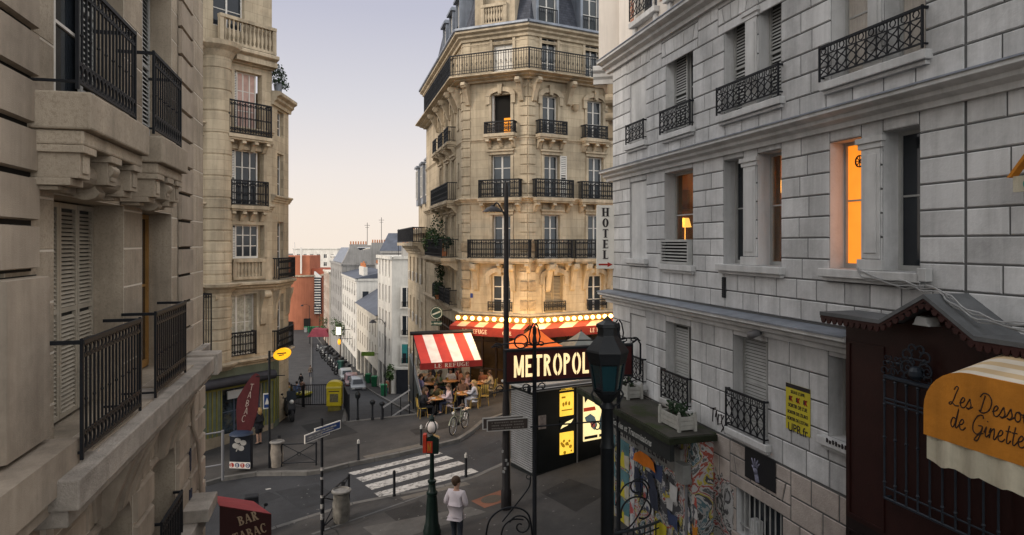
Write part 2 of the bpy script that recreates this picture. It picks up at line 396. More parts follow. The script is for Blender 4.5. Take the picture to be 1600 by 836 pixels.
def railing(B, fac, u0, u1, w0, w1, out, style, m, ret=True, name='railing', t=.011, bow=0.):
    """wrought-iron balcony front; ret: side returns back to the wall"""
    mb = B.mb(fac); h = w1 - w0; n = 4
    def Y(u): return -out - bow * math.sin(PI * (u - u0) / (u1 - u0)) if bow else -out
    def run(z, r):
        k = 10 if bow else 1
        mb.tube([(u0 + (u1 - u0) * i / k, Y(u0 + (u1 - u0) * i / k), z) for i in range(k + 1)], r, n)
    def C(pts, tt=None): mb.tube([(x, Y(x), z) for x, z in pts], tt or t * .8, n)
    run(w1, t * 2.2); run(w0 + .06, t * 1.3)
    for u in (u0, u1): mb.tube([(u, -out, w0), (u, -out, w1 + .03)], t * 1.6, n)
    L = u1 - u0
    if style == 'bars':
        run(w1 - .12, t); run(w0 + .22, t)
        k = max(3, round(L / .1))
        for i in range(1, k):
            x = u0 + L * i / k; C([(x, w0 + .06), (x, w1)], t)
            if i % 2: mb.ball((x, Y(x), (w0 + w1) / 2), .016, 6)
        for i in range(k):
            x = u0 + L * (i + .5) / k
            mb.ring((x, Y(x), w1 - .065), .044, t * .8, 9); mb.ring((x, Y(x), w0 + .14), .05, t * 1.1, 9, e=1.35)
    elif style == 'diamond':
        k = max(2, round(L / .2)); run(w1 - .13, t * .9)
        for i in range(k + 1):
            x = u0 + L * i / k
            if 0 < i < k: C([(x, w0 + .06), (x, w1)], t * .8)
        for i in range(k):
            x0, x1 = u0 + L * i / k, u0 + L * (i + 1) / k; xm = (x0 + x1) / 2
            for s in (0, 1):
                q = [((x0 if (j % 2 == 0) == (s == 0) else x1) * .0 + xm + (x1 - x0) / 2 * .95 * math.cos(PI * 2 * j / 8 + s * PI), w0 + .06 + (h - .19) * j / 8) for j in range(9)]
                C(q)
            mb.ring((xm, Y(xm), w1 - .065), .05, t * .7, 8)
    elif style == 'scroll':
        k = max(2, round(L / .25))
        for i in range(k):
            x0, x1 = u0 + L * i / k, u0 + L * (i + 1) / k; w = x1 - x0; xm = (x0 + x1) / 2; r = min(w * .25, h * .22)
            if i: C([(x0, w0 + .06), (x0, w1)], t)
            C([(xm, w0 + .06), (xm, w1)], t * .7)
            for sx in (-1, 1):
                p = spiral(0, 0, r, PI / 2, PI * 2.6, 13)
                C([(xm + sx * (r * 1.02 - x), w1 - .09 - r + z) for x, z in p]); C([(xm + sx * (r * 1.02 - x), w0 + .14 + r - z) for x, z in p])
                C([(xm + sx * .02, (w0 + w1) / 2), (xm + sx * r * 1.2, (w0 + w1) / 2 + r * .5), (xm + sx * r * 1.7, (w0 + w1) / 2), (xm + sx * r * 1.2, (w0 + w1) / 2 - r * .5), (xm + sx * .02, (w0 + w1) / 2)])
    elif style == 'long':
        k = max(3, round(L / .13)); run(w1 - .12, t * .9); run(w0 + .2, t * .9)
        for i in range(1, k):
            x = u0 + L * i / k; C([(x, w0 + .06), (x, w1)], t * .9)
            if i % 2 == 0:
                for zz in (.35, .55, .75): mb.ball((x, Y(x), w0 + h * zz), .022, 5)
            else: mb.ring((x, Y(x), w0 + h * .5), .045, t * .6, 8, e=1.6)
    else:
        k = max(2, round(L / .12))
        for i in range(1, k): x = u0 + L * i / k; C([(x, w0 + .06), (x, w1)], t)
    if ret:
        for u in (u0, u1):
            mb.tube([(u, -out, w1), (u, .02, w1)], t * 2, n); mb.tube([(u, -out, w0 + .06), (u, .02, w0 + .06)], t * 1.3, n)
            k = int(out / .13) if style != 'bars' else 0
            for i in range(1, k + 1): mb.tube([(u, -out + out * i / (k + 1), w0 + .06), (u, -out + out * i / (k + 1), w1)], t, n)
    return mb.build(name, m, B.e)

def leaves(mb, c, r, n, rnd, size=.08, sc=(1, 1, 1), mi=0, droop=0.):
    for _ in range(n):
        while True:
            p = Vector((rnd.uniform(-1, 1), rnd.uniform(-1, 1), rnd.uniform(-1, 1)))
            if .25 < p.length < 1: break
        q = Vector((c[0] + p.x * r * sc[0], c[1] + p.y * r * sc[1], c[2] + p.z * r * sc[2] - droop * abs(p.y) * r))
        a = Vector((rnd.gauss(0, 1), rnd.gauss(0, 1), rnd.gauss(0, 1) + .4)).normalized(); b = a.orthogonal().normalized(); s = size * rnd.uniform(.6, 1.4)
        e = a.cross(b)
        mb.add([q, q + b * s * .4 + e * s * .5, q + e * s * 1.1, q - b * s * .4 + e * s * .5], [(0, 1, 2, 3)], mi)

# ------------------------------------------------------------------ lettering
def glyph(ch, T, t, s):
    """polygons of one capital on a unit-high box: (polys, advance)"""
    P = []
    def box(x0, z0, x1, z1): P.append([(x0, z0), (x1, z0), (x1, z1), (x0, z1)])
    def V(x, z0=0., z1=1., lo=True, hi=True):
        box(x - T / 2, z0, x + T / 2, z1)
        if s:
            if lo: box(x - T / 2 - s, z0, x + T / 2 + s, z0 + .06)
            if hi: box(x - T / 2 - s, z1 - .06, x + T / 2 + s, z1)
    def D(x0, z0, x1, z1, w): P.append([(x0 - w / 2, z0), (x0 + w / 2, z0), (x1 + w / 2, z1), (x1 - w / 2, z1)])
    def A(cx, cz, rx, ry, a0, a1, n=9, tk=None):
        tx, tz = (T, t) if tk is None else tk
        for i in range(n):
            a, b = (math.radians(a0 + (a1 - a0) * j / n) for j in (i, i + 1))
            P.append([(cx + rx * math.cos(a), cz + ry * math.sin(a)), (cx + rx * math.cos(b), cz + ry * math.sin(b)), (cx + (rx - tx) * math.cos(b), cz + (ry - tz) * math.sin(b)), (cx + (rx - tx) * math.cos(a), cz + (ry - tz) * math.sin(a))])
    h = T / 2 + s
    if ch == ' ': return P, .35
    if ch == 'I': V(h); return P, 2 * h
    if ch == 'H': V(h); V(h + .5); box(h, .5 - t / 2, h + .5, .5 + t / 2); return P, 2 * h + .5
    if ch == 'L': V(h); box(h, 0, h + .45, t); (s and box(h + .45 - .05, 0, h + .45, .25)); return P, h + .48
    if ch in 'EF':
        V(h); box(h, 1 - t, h + .45, 1); box(h, .5 - t / 2, h + .36, .5 + t / 2)
        if ch == 'E': box(h, 0, h + .47, t)
        if s: box(h + .4, .78, h + .45, 1); (ch == 'E' and box(h + .42, 0, h + .47, .24)); box(h + .31, .4, h + .36, .6)
        return P, h + .5
    if ch == 'T': V(.33, hi=False); box(0, 1 - t, .66, 1); (s and (box(0, .76, .05, 1), box(.61, .76, .66, 1))); return P, .66
    if ch == 'O' and T == .19: A(.38, .5, .38, .52, 98, 262, 9); A(.38, .5, .38, .52, -82, 82, 9); return P, .76
    if ch == 'O': A(.38, .5, .38, .52, 0, 360, 18); return P, .76
    if ch in 'CG':
        A(.38, .5, .38, .52, 48, 312, 14)
        if ch == 'G': box(.66 - T, 0.05, .66, .42); (s and box(.66 - T - .1, .38, .74, .44))
        elif s: box(.6, .68, .65, .95)
        return P, .72
    if ch == 'U': V(h, .32, 1, lo=False); V(h + .46, .32, 1, lo=False); A(h + .23, .34, .23 + T / 2, .36, 180, 360, 9); return P, 2 * h + .46
    if ch in 'BPRD':
        V(h)
        if ch == 'D': A(h, .5, .52, .5, -90, 90, 10); return P, h + .55
        A(h + .1, .75, .34, .25, -90, 90, 8); box(h, 1 - t, h + .11, 1); box(h, .5, h + .11, .5 + t)
        if ch == 'B': A(h + .12, .27, .38, .27, -90, 90, 8); box(h, 0, h + .13, t); box(h, .54 - t, h + .13, .54)
        if ch == 'R': D(h + .42, 0, h + .16, .52, T); (s and box(h + .32, 0, h + .58, .06))
        return P, h + (.55 if ch == 'R' else .5)
    if ch == 'A':
        D(.08, 0, .36, 1, t * 1.1); D(.66, 0, .38, 1, T); box(.18, .28, .58, .28 + t)
        if s: box(-.04, 0, .2, .06); box(.52, 0, .8, .06)
        return P, .74
    if ch == 'N': V(h); V(h + .5); D(h + .5 - .02, 0, h, 1, T); return P, 2 * h + .5
    if ch == 'M': V(h); V(h + .62); D(h + .31, .1, h + .02, 1, T * .9); D(h + .31, .1, h + .6, 1, T * .9); return P, 2 * h + .62
    if ch == 'S': A(.3, .74, .29, .26, 40, 270, 9); A(.3, .26, .3, .27, -140, 90, 9); return P, .6
    return P, .5

def letters(mb, txt, x, z, h, y, T=.16, t=.07, s=.05, wf=1., sp=.1, dep=.008, mi=0, lean=0., vertical=0., gap=None, width=None):
    """capitals in the x-z plane facing -y, starting at x (or, vertical, downwards by that step, centred on x)"""
    if width: 
        tot = sum(glyph(c, T, t, s)[1] for c in txt) + sp * (len(txt) - 1); wf = width / (tot * h)
    cnt = 0
    for c in txt:
        P, adv = glyph(c, T, t, s); x0 = x - adv * h * wf / 2 if vertical else x
        for p in P:
            q = [(x0 + a * h * wf + lean * b * h, z + b * h) for a, b in p]
            if gap:
                # stencil bridges: cut the letter in two at mid height
                lo = [v for v in q]
            mb.prism(q, y, y - dep - .0004 * (cnt % 12), 'y', mi); cnt += 1
        if vertical: z -= vertical
        else: x += (adv + sp) * h * wf
    return x

def catmull(P, n=6):
    o = []
    for i in range(len(P) - 1):
        p0, p1, p2, p3 = P[max(0, i - 1)], P[i], P[i + 1], P[min(len(P) - 1, i + 2)]
        for j in range(n):
            t = j / n
            o.append(tuple(.5 * (2 * b + (c - a) * t + (2 * a - 5 * b + 4 * c - d) * t * t + (3 * b - a - 3 * c + d) * t ** 3) for a, b, c, d in zip(p0, p1, p2, p3)))
    o.append(tuple(P[-1])); return o
SCRIPT = {   # cursive letters: strokes on x-height 1, ascender 2
 'L': ([[(.3, 1.55), (.5, 1.9), (.75, 1.8), (.55, 1.2), (.35, .5), (.1, .05), (-.1, .15), (.15, .3), (.6, .05), (1.0, .1)]], 1.05),
 'D': ([[(.55, 1.7), (.4, .9), (.25, .1)], [(.05, 1.45), (.35, 1.85), (.9, 1.8), (1.25, 1.2), (1.05, .4), (.5, .02), (.1, .15), (.3, .25)]], 1.4),
 'G': ([[(1.05, 1.55), (.95, 1.85), (.5, 1.7), (.15, 1.0), (.2, .3), (.6, .05), (.95, .4), (1.05, .85)], [(.65, .85), (1.05, .85), (.95, .2), (.7, -.5), (.4, -.5), (.7, .0), (1.2, .3)]], 1.25),
 'e': ([[(0, .4), (.35, .55), (.5, .85), (.3, 1.0), (.1, .6), (.2, .1), (.5, .05), (.75, .35)]], .72),
 's': ([[(0, .3), (.3, 1.0), (.38, .8), (.5, .4), (.3, .03), (.08, .12), (.4, .1), (.7, .35)]], .68),
 'o': ([[(.45, .95), (.15, .8), (.1, .3), (.35, .03), (.6, .35), (.5, .9), (.4, .8), (.8, .75)]], .78),
 'u': ([[(0, .5), (.15, .98), (.12, .4), (.25, .05), (.5, .35), (.6, .95), (.58, .3), (.7, .05), (.9, .35)]], .88),
 'd': ([[(.55, .85), (.25, .95), (.08, .4), (.25, .05), (.5, .4), (.75, 1.9), (.6, .4), (.68, .05), (.9, .35)]], .88),
 'i': ([[(0, .4), (.18, .95), (.14, .35), (.25, .05), (.5, .35)], [(.22, 1.4), (.25, 1.48)]], .48),
 'n': ([[(0, .5), (.12, .95), (.06, .03), (.15, .6), (.4, .97), (.48, .6), (.46, .1), (.58, .05), (.75, .35)]], .74),
 't': ([[(.3, 1.6), (.2, .7), (.2, .12), (.35, .04), (.55, .35)], [(.02, 1.05), (.5, 1.1)]], .55),
 ' ': ([], .6)}
def script_text(mb, txt, x, z, h, y, r, mi=0):
    for c in txt:
        S, adv = SCRIPT[c]
        for st in S:
            mb.tube([(x + (a + .12 * b) * h, y, z + b * h) for a, b in catmull(st, 5)], r, 6, mi)
        x += adv * h
    return x
def textmesh(txt, size, bold=0., extr=.002, align='CENTER', shear=0.):
    cu = bpy.data.curves.new('lettering', 'FONT'); cu.body = txt; cu.size = size; cu.offset = bold; cu.extrude = extr; cu.align_x = align; cu.shear = shear
    o = bpy.data.objects.new('lettering', cu); COL.objects.link(o)
    dg = bpy.context.evaluated_depsgraph_get(); me = bpy.data.meshes.new_from_object(o.evaluated_get(dg))
    vs = [tuple(v.co) for v in me.vertices]; fs = [tuple(p.vertices) for p in me.polygons]
    bpy.data.objects.remove(o); bpy.data.meshes.remove(me); bpy.data.curves.remove(cu)
    return vs, fs
def put_text(mb, txt, x, z, size, y, bold=0., wf=1., align='CENTER', mi=0, shear=0.):
    vs, fs = textmesh(txt, size, bold, .0015, align, shear)
    mb.add([(x + a * wf, y - c, z + b) for a, b, c in vs], fs, mi)

# ------------------------------------------------------------------ people
def skinned(name, nodes, edges, rad, levels=1):
    me = bpy.data.meshes.new(name); names = list(nodes)
    me.from_pydata([nodes[k] for k in names], [(names.index(a), names.index(b)) for a, b in edges], [])
    o = bpy.data.objects.new(name, me); COL.objects.link(o)
    sk = o.modifiers.new('skin', 'SKIN'); sk.use_smooth_shade = True
    if not me.skin_vertices: me.skin_vertices.new()
    for i, k in enumerate(names):
        r = rad[k]; me.skin_vertices[0].data[i].radius = r if isinstance(r, tuple) else (r, r)
        me.skin_vertices[0].data[i].use_root = (i == 0)
    if levels: o.modifiers.new('sub', 'SUBSURF').levels = levels; o.modifiers['sub'].render_levels = levels
    dg = bpy.context.evaluated_depsgraph_get(); out = bpy.data.meshes.new_from_object(o.evaluated_get(dg))
    bpy.data.objects.remove(o); bpy.data.meshes.remove(me); out.name = name
    for p in out.polygons: p.use_smooth = True
    return out

def person(label, loc, rz, J, skin, top, bottom, hair, long_hair=False, sleeves=True, skirt=False, shoes=(.03, .03, .03), group=None, s=1., head_turn=0.):
    """J: joints in metres, x right, y ahead, z up (see stand / sit)"""
    e = thing('person', label, 'person', loc, rz, group); e.scale = (s, s, s)
    n = {}; r = {}; E = []
    def nd(k, p, rad, par=None):
        n[k] = tuple(p); r[k] = rad
        if par: E.append((par, k))
    pel, bel, che, nek = (Vector(J[k]) for k in ('pelvis', 'belly', 'chest', 'neck'))
    nd('pelvis', pel, .125); nd('belly', bel, .115, 'pelvis'); nd('chest', che, .13, 'belly'); nd('neck', nek, .052, 'chest')
    hd = Vector(J['head']); up = (hd - nek).normalized(); fw = Matrix.Rotation(head_turn, 3, 'Z') @ Vector((0, 1, 0))
    nd('skull', hd, .088, 'neck'); nd('crown', hd + up * .075, .07, 'skull')
    nd('nose', hd + fw * .1 - up * .015, .018, 'skull')
    for sd, sx in (('l', -1), ('r', 1)):
        side = Vector((-fw.y, fw.x, 0)) * -sx
        nd('ear' + sd, hd + side * .09 - fw * .01, .018, 'skull')
        sh, el, wr = (Vector(J[k + sd]) for k in ('shoulder', 'elbow', 'wrist'))
        nd('sh' + sd, sh, .062, 'chest'); nd('el' + sd, el, .043, 'sh' + sd); nd('wr' + sd, wr, .028, 'el' + sd)
        d = (wr - el).normalized(); q = d.orthogonal().normalized() if abs(d.x) > .9 else d.cross(Vector((1, 0, 0))).cross(d).normalized()
        nrm = d.cross(q).normalized()
        nd('pa' + sd, wr + d * .08, .034, 'wr' + sd)
        for i in range(4):
            o = q * (i - 1.5) * .021
            ln = (.068, .08, .074, .055)[i]
            nd('f%d' % i + sd, wr + d * .105 + o, .0095, 'pa' + sd); nd('g%d' % i + sd, wr + d * (.105 + ln * .5) + o + nrm * .006, .009, 'f%d' % i + sd); nd('k%d' % i + sd, wr + d * (.105 + ln * .85) + o + nrm * .026, .008, 'g%d' % i + sd)
        nd('th' + sd, wr + d * .05 - q * .045, .011, 'pa' + sd); nd('tk' + sd, wr + d * .09 - q * .055 + nrm * .015, .009, 'th' + sd)
        hp, kn, an = (Vector(J[k + sd]) for k in ('hip', 'knee', 'ankle'))
        nd('hi' + sd, hp, .088, 'pelvis'); nd('kn' + sd, kn, .055, 'hi' + sd); nd('ca' + sd, kn.lerp(an, .35), .052, 'kn' + sd); nd('an' + sd, an, .036, 'ca' + sd)
        t = Vector(J['toe' + sd]); nd('he' + sd, an + Vector((0, -.03, -.04)), .034, 'an' + sd); nd('to' + sd, t, .03, 'an' + sd)
    me = skinned('body', n, E, r, 1); me.materials.append(skin)
    b = bpy.data.objects.new('body', me); COL.objects.link(b); b.parent = e
    def wear(nm, keys, grow, m, extra=None):
        kk = [k for k in n if k in keys]; ed = [(a, c) for a, c in E if a in keys and c in keys]
        rr = {k: (r[k] + grow * (extra or {}).get(k, 1)) for k in kk}
        q = skinned(nm, {k: n[k] for k in kk}, ed, rr, 1); q.materials.append(m)
        o = bpy.data.objects.new(nm, q); COL.objects.link(o); o.parent = e
    nb, ne = dict(n), list(E)
    n['collar'] = tuple(che.lerp(nek, .62)); r['collar'] = .062; E.append(('chest', 'collar')); n['hem'] = tuple(pel - (bel - pel).normalized() * .09); r['hem'] = .135; E.append(('pelvis', 'hem'))
    tk = {'pelvis', 'belly', 'chest', 'collar', 'hem', 'shl', 'shr', 'ell', 'elr'} | ({'wrl', 'wrr'} if sleeves else set())
    wear('shirt', tk, .022, top, {'pelvis': 1.8, 'belly': 1.5, 'hem': 1.4, 'wrl': .8, 'wrr': .8})
    n.clear(); n.update(nb); E[:] = ne
    if skirt:
        wear('skirt', {'belly', 'pelvis', 'hil', 'hir', 'knl', 'knr'}, .03, bottom, {'knl': 2, 'knr': 2})
    else:
        wear('trousers', {'belly', 'pelvis', 'hil', 'hir', 'knl', 'knr', 'cal', 'car', 'anl', 'anr'}, .012, bottom, {'anl': 1.6, 'anr': 1.6, 'belly': -1.2, 'pelvis': .3})
    sm = mat('shoe_%d' % int(shoes[0] * 100), shoes, .5, 0, bump=0)
    for sd in 'lr':
        an, t = Vector(J['ankle' + sd]), Vector(J['toe' + sd]); mb = MB(); hl = an + Vector((0, -.05, -.045)); dr = (t - hl); dr.z = 0
        z0 = min(hl.z, t.z) - .035
        mb.tube([(hl.x, hl.y, z0 + .045), (hl.x, hl.y + .03, z0 + .055), tuple(hl.lerp(t, .6) + Vector((0, 0, .0))), (t.x, t.y + .04, z0 + .03)], [.035, .045, .045, .03], 8)
        mb.build('shoe', sm, e, 'all')
    mb = MB(Matrix.Translation(hd + up * .03) @ Matrix.Rotation(head_turn, 4, 'Z'))
    mb.ball((0, -.024, .012), .112, 14, 0, (.9, .98, 1.0), 0, PI * .6)
    if long_hair: mb.tube([(0, -.06, .05), (0, -.085, -.03), (0, -.085, -.15), (0, -.07, -.26)], [.09, .095, .085, .04], 10)
    else: mb.ball((0, -.04, -.035), .094, 12, 0, (.94, .8, .85))
    mb.build('hair', hair, e, 'all')
    ey = MB(Matrix.Translation(hd) @ Matrix.Rotation(head_turn, 4, 'Z'))
    for sx in (-1, 1): ey.ball((sx * .033, .083, .01), .011, 8)
    ey.build('eyes', mat('eye_dark', (.02, .02, .02), .3, 0, bump=0), e)
    return e

def stand(arms='down', step=.0, lean=0.):
    J = dict(pelvis=(0, 0, .95), belly=(0, .01 + lean * .3, 1.1), chest=(0, lean, 1.3), neck=(0, lean * 1.2, 1.5), head=(0, lean * 1.2 + .02, 1.62),
             shoulderl=(-.165, lean, 1.4), shoulderr=(.165, lean, 1.4), hipl=(-.09, 0, .9), hipr=(.09, 0, .9),
             kneel=(-.1, .03 + step, .5), kneer=(.1, .03 - step * .5, .5), anklel=(-.1, step * 1.2, .09), ankler=(.1, -step * 1.4, .09), toel=(-.12, .14 + step * 1.2, .035), toer=(.12, .14 - step * 1.4, .035))
    if arms == 'down': J.update(elbowl=(-.25, -.03, 1.14), elbowr=(.25, -.03, 1.14), wristl=(-.25, .05, .92), wristr=(.25, .05, .92))
    elif arms == 'front': J.update(elbowl=(-.27, -.04, 1.13), elbowr=(.27, -.04, 1.13), wristl=(-.13, .2, 1.13), wristr=(.13, .2, 1.16))
    elif arms == 'phone': J.update(elbowl=(-.2, .16, 1.2), elbowr=(.25, -.03, 1.14), wristl=(-.1, .24, 1.42), wristr=(.24, .06, .92))
    return J
def sit(a=0, lean=.05, tw=0.):
    J = dict(pelvis=(0, 0, .52), belly=(0, lean * .3, .68), chest=(tw * .3, lean, .88), neck=(tw * .4, lean * 1.4, 1.07), head=(tw * .5, lean * 1.5 + .03, 1.2),
             shoulderl=(-.165, lean, .98), shoulderr=(.165, lean, .98), hipl=(-.09, .03, .5), hipr=(.09, .03, .5), kneel=(-.12, .42, .5), kneer=(.12, .42, .5),
             anklel=(-.12, .38, .09), ankler=(.13, .42, .09), toel=(-.13, .52, .035), toer=(.14, .56, .035))
    if a == 0: J.update(elbowl=(-.25, .12, .76), elbowr=(.25, .12, .76), wristl=(-.14, .36, .78), wristr=(.14, .36, .79))
    elif a == 1: J.update(elbowl=(-.26, .1, .74), elbowr=(.24, .2, .8), wristl=(-.1, .3, .66), wristr=(.1, .3, 1.0))
    else: J.update(elbowl=(-.25, .0, .72), elbowr=(.25, .0, .72), wristl=(-.1, .22, .62), wristr=(.1, .22, .62))
    return J
# ------------------------------------------------------------------ palette
rnd = random.Random(5)
M_white = mat('white_painted_stone', (.56, .555, .555), .8, .12, .8, .25, 25, island=.13, streak=.26, dirt=.32)
M_whitejoint = mat('dark_joint', (.10, .10, .10), .9, .2)
M_whitetrim = mat('white_trim', (.55, .545, .54), .7, .1, 2, .15, streak=.25, dirt=.18)
M_render = mat('smooth_cream_render', (.62, .57, .52), .8, .08, .7, .1, streak=.15)
M_rawstone = mat('bare_pinkish_stone', (.42, .365, .33), .9, .2, 2, .5, 30, island=.16, dirt=.3)
M_lime = mat('brown_limestone', (.43, .36, .28), .88, .16, 1.6, .3, 110, island=.12, streak=.28, dirt=.34, rust=((.22, .175, .13), 38, .45))
M_limejoint = mat('pale_mortar', (.62, .56, .48), .9, .1)
M_limedark = mat('rusticated_limestone', (.385, .32, .255), .88, .16, 1.8, .25, 100, island=.09, streak=.25, dirt=.35)
M_cream = mat('cream_ashlar', (.52, .43, .31), .88, .14, .7, .3, 30, streak=.32, dirt=.3, ash=(1.1, .42, .62))
M_creamtrim = mat('cream_carved_stone', (.49, .405, .295), .88, .16, 1.5, .3, 60, streak=.35, dirt=.35)
M_creamjoint = mat('brown_joint', (.16, .125, .09), .9)
M_iron = mat('black_wrought_iron', (.010, .011, .014), .62, .2, 8, .1, 60, spec=.22)
M_glass = mat('dark_window_glass', (.02, .024, .03), .06, .3, .6, .02, 3, spec=.4)
M_frame = mat('white_window_frame', (.6, .57, .53), .6, .1, 3, .05)
M_shut = mat('grey_shutter_paint', (.36, .36, .35), .65, .12, 3, .05)
M_dark = mat('dark_interior', (.012, .011, .01), .9, 0, bump=0)
M_curt = mat('pale_curtain', (.42, .38, .34), .9, .15, 4, .1)
M_lit = mat('lit_amber_blind', (.5, .25, .06), .8, .16, .9, 0, emit=(1.0, .27, .018), estr=1.1)
M_litdim = mat('lit_room_glass', (.3, .2, .05), .5, .8, 3.2, 0, emit=(1.0, .46, .06), estr=.42)
M_slate = brickmat('slate_roof', (.035, .04, .055), (.06, .065, .085), (.02, .02, .025), .28, .14, .5, .008)
M_zinc = mat('zinc', (.22, .24, .28), .45, .2, 1.5, .1, metal=.4, streak=.3)
M_leaf = mat('leaf_green', (.045, .085, .022), .6, .5, 6, 0, spec=.3)
M_leafdark = mat('leaf_dark', (.02, .042, .018), .6, .4, 6, 0, spec=.3)
M_brick = brickmat('red_brick', (.36, .12, .06), (.28, .09, .05), (.3, .25, .2), .22, .07)
M_potclay = mat('terracotta', (.42, .16, .07), .8, .2, 4)
M_asphalt = mat('asphalt', (.031, .032, .036), .8, .22, .5, .5, 90, dirt=.32)
M_pave = mat('pavement_asphalt', (.047, .044, .043), .82, .2, .45, .4, 80, dirt=.38, rust=((.033, .032, .032), .8, .8))
M_kerb = mat('granite_kerb', (.105, .1, .095), .8, .25, 3, .4, 40)
M_paint = mat('road_paint', (.36, .345, .33), .7, .2, 5, .2, 60, rust=((.05, .05, .05), 7, .9))
M_green = mat('dark_green_paint', (.007, .016, .013), .35, .2, 5, .08, 40)

# ------------------------------------------------------------------ ground
def sheet(name, poly, m, dz, thick=0., zf=gz, kind='structure'):
    mb = MB(); k = len(poly)
    vs = [(x, y, zf(x, y) + dz) for x, y in poly]
    if thick:
        mb.add(vs + [(x, y, z - thick) for x, y, z in vs], [tuple(range(k)), tuple(range(k, 2 * k))[::-1]] + [(i, (i + 1) % k, k + (i + 1) % k, k + i) for i in range(k)])
    else: mb.add(vs, [tuple(range(k))])
    o = mb.build(name, m); o['kind'] = kind; return o
sheet('square_road', [(-60, -12), (40, -12), (40, 34), (-3.6, 34), (-4.15, 30.45), (-7.4, 30.55), (-8.3, 34.9), (-10.4, 35.4), (-11, 37.4), (-60, 37.4)], M_asphalt, -.13, 5)
ys = [30.4, 32, 34.02] + list(range(36, 100, 2)) + list(range(100, 190, 6)) + [190, 240, 320]
mb = MB()
for a, b in zip(ys, ys[1:]): mb.quad((kerb_l(a) - .2, a, sz(a)), (kerb_r(a) + .2, a, sz(a)), (kerb_r(b) + .2, b, sz(b)), (kerb_l(b) - .2, b, sz(b)))
struct(mb.build('street_road', M_asphalt))
for nm, f, s in (('street_pavement', kerb_l, -1), ('street_pavement', kerb_r, 1)):
    mb = MB()
    for a, b in zip(ys, ys[1:]):
        if b > 190: break
        if a < (36 if s < 0 else 34): continue
        for m_, o0, o1 in ((1, 0, .22), (0, .22, 5.)):
            p = [(f(a) + s * o0, a), (f(a) + s * o1, a), (f(b) + s * o1, b), (f(b) + s * o0, b)]
            mb.add([(x, y, sz(y) + .13) for x, y in p] + [(x, y, sz(y) - .2) for x, y in p], [(0, 1, 2, 3), (4, 5, 6, 7), (0, 4, 7, 3)], m_)
    struct(mb.build(nm, [M_pave, M_kerb]))
mb = MB(); xs = [-3000, -600, -120, -40, 0, 40, 120, 600, 3000]; yt = [34.5, 45, 60, 75, 90, 120, 150, 185, 260, 400, 900, 3400]
for a, b in zip(yt, yt[1:]):
    for c, d in zip(xs, xs[1:]): mb.quad((c, a, sz(a) - .35), (d, a, sz(a) - .35), (d, b, sz(b) - .35), (c, b, sz(b) - .35))
for c, d in zip(xs, xs[1:]): mb.quad((c, -400, -6), (d, -400, -6), (d, 34.5, sz(34.5) - .35), (c, 34.5, sz(34.5) - .35))
struct(mb.build('terrain', mat('distant_ground', (.11, .105, .1), .9, .4, .05, 0)))

def gl(*pts): return [tuple(ground(*p)[:2]) for p in pts]
nk = gl((322, 754), (345, 747), (400, 738.5), (440, 738), (480, 737.5), (506, 734), (545, 724), (625, 708), (681, 695), (718, 686), (740, 672), (757, 657), (790, 646), (830, 640))   # the kerb on the far side
sk = gl((360, 845), (430, 822), (480, 806), (500, 800), (550, 785), (625, 770), (694, 757), (738, 744), (789, 721), (850, 690), (905, 662))
far_poly = nk + [(14, 29), (14, 34), (-3.6, 34), (-4.15, 30.45), (-7.4, 30.55), (-8.3, 34.9), (-10.4, 35.4), (-11, 37.4), (-40, 37.4), (-40, 24.6)]
near_poly = sk + [(14, 26.5), (14, -10), (-7, -10), (-5.2, 13)]
def inset(line, w):
    out = []
    for i, p in enumerate(line):
        a = Vector(line[max(0, i - 1)]); b = Vector(line[min(len(line) - 1, i + 1)]); d = (b - a).normalized(); out.append((p[0] - d.y * w, p[1] + d.x * w))
    return out
def kerbed(name, line, rest, w):
    i = inset(line, w)
    sheet(name, i + rest, M_pave, 0, .5)
    mb = MB(); k = len(line)
    for j in range(k - 1):
        p = [line[j], line[j + 1], i[j + 1], i[j]]
        n = max(1, int((Vector(p[1]) - Vector(p[0])).length / .9))
        for q in range(n):
            a0 = Vector(p[0]).lerp(Vector(p[1]), (q + .008) / n); a1 = Vector(p[0]).lerp(Vector(p[1]), (q + .992) / n); b0 = Vector(p[3]).lerp(Vector(p[2]), (q + .008) / n); b1 = Vector(p[3]).lerp(Vector(p[2]), (q + .992) / n)
            pl = [a0, a1, b1, b0]; mb.add([(v.x, v.y, gz(v.x) + .004) for v in pl] + [(v.x, v.y, gz(v.x) - .3) for v in pl], [(0, 1, 2, 3), (0, 1, 5, 4), (1, 2, 6, 5), (3, 0, 4, 7)])
    struct(mb.build('granite_kerb', M_kerb))
kerbed('far_pavement', nk, far_poly[len(nk):], .2)
kerbed('near_pavement', sk, near_poly[len(sk):], -.2)
mb = MB()
for (a, b), (c, d) in (((-4.15, 30.46), (-7.4, 30.56)), ((-7.42, 30.56), (-8.3, 34.9))):
    v = Vector((c - a, d - b, 0)).normalized(); n = Vector((-v.y, v.x, 0)) * .2
    q = [Vector((a, b, 0)), Vector((c, d, 0)), Vector((c, d, 0)) + n, Vector((a, b, 0)) + n]; mb.add([(p.x, p.y, gz(p.x) + .03) for p in q] + [(p.x, p.y, gz(p.x) - 1.5) for p in q], [(0, 1, 2, 3), (0, 1, 5, 4), (1, 2, 6, 5), (2, 3, 7, 6), (3, 0, 4, 7)])
struct(mb.build('edge_kerb', M_kerb))
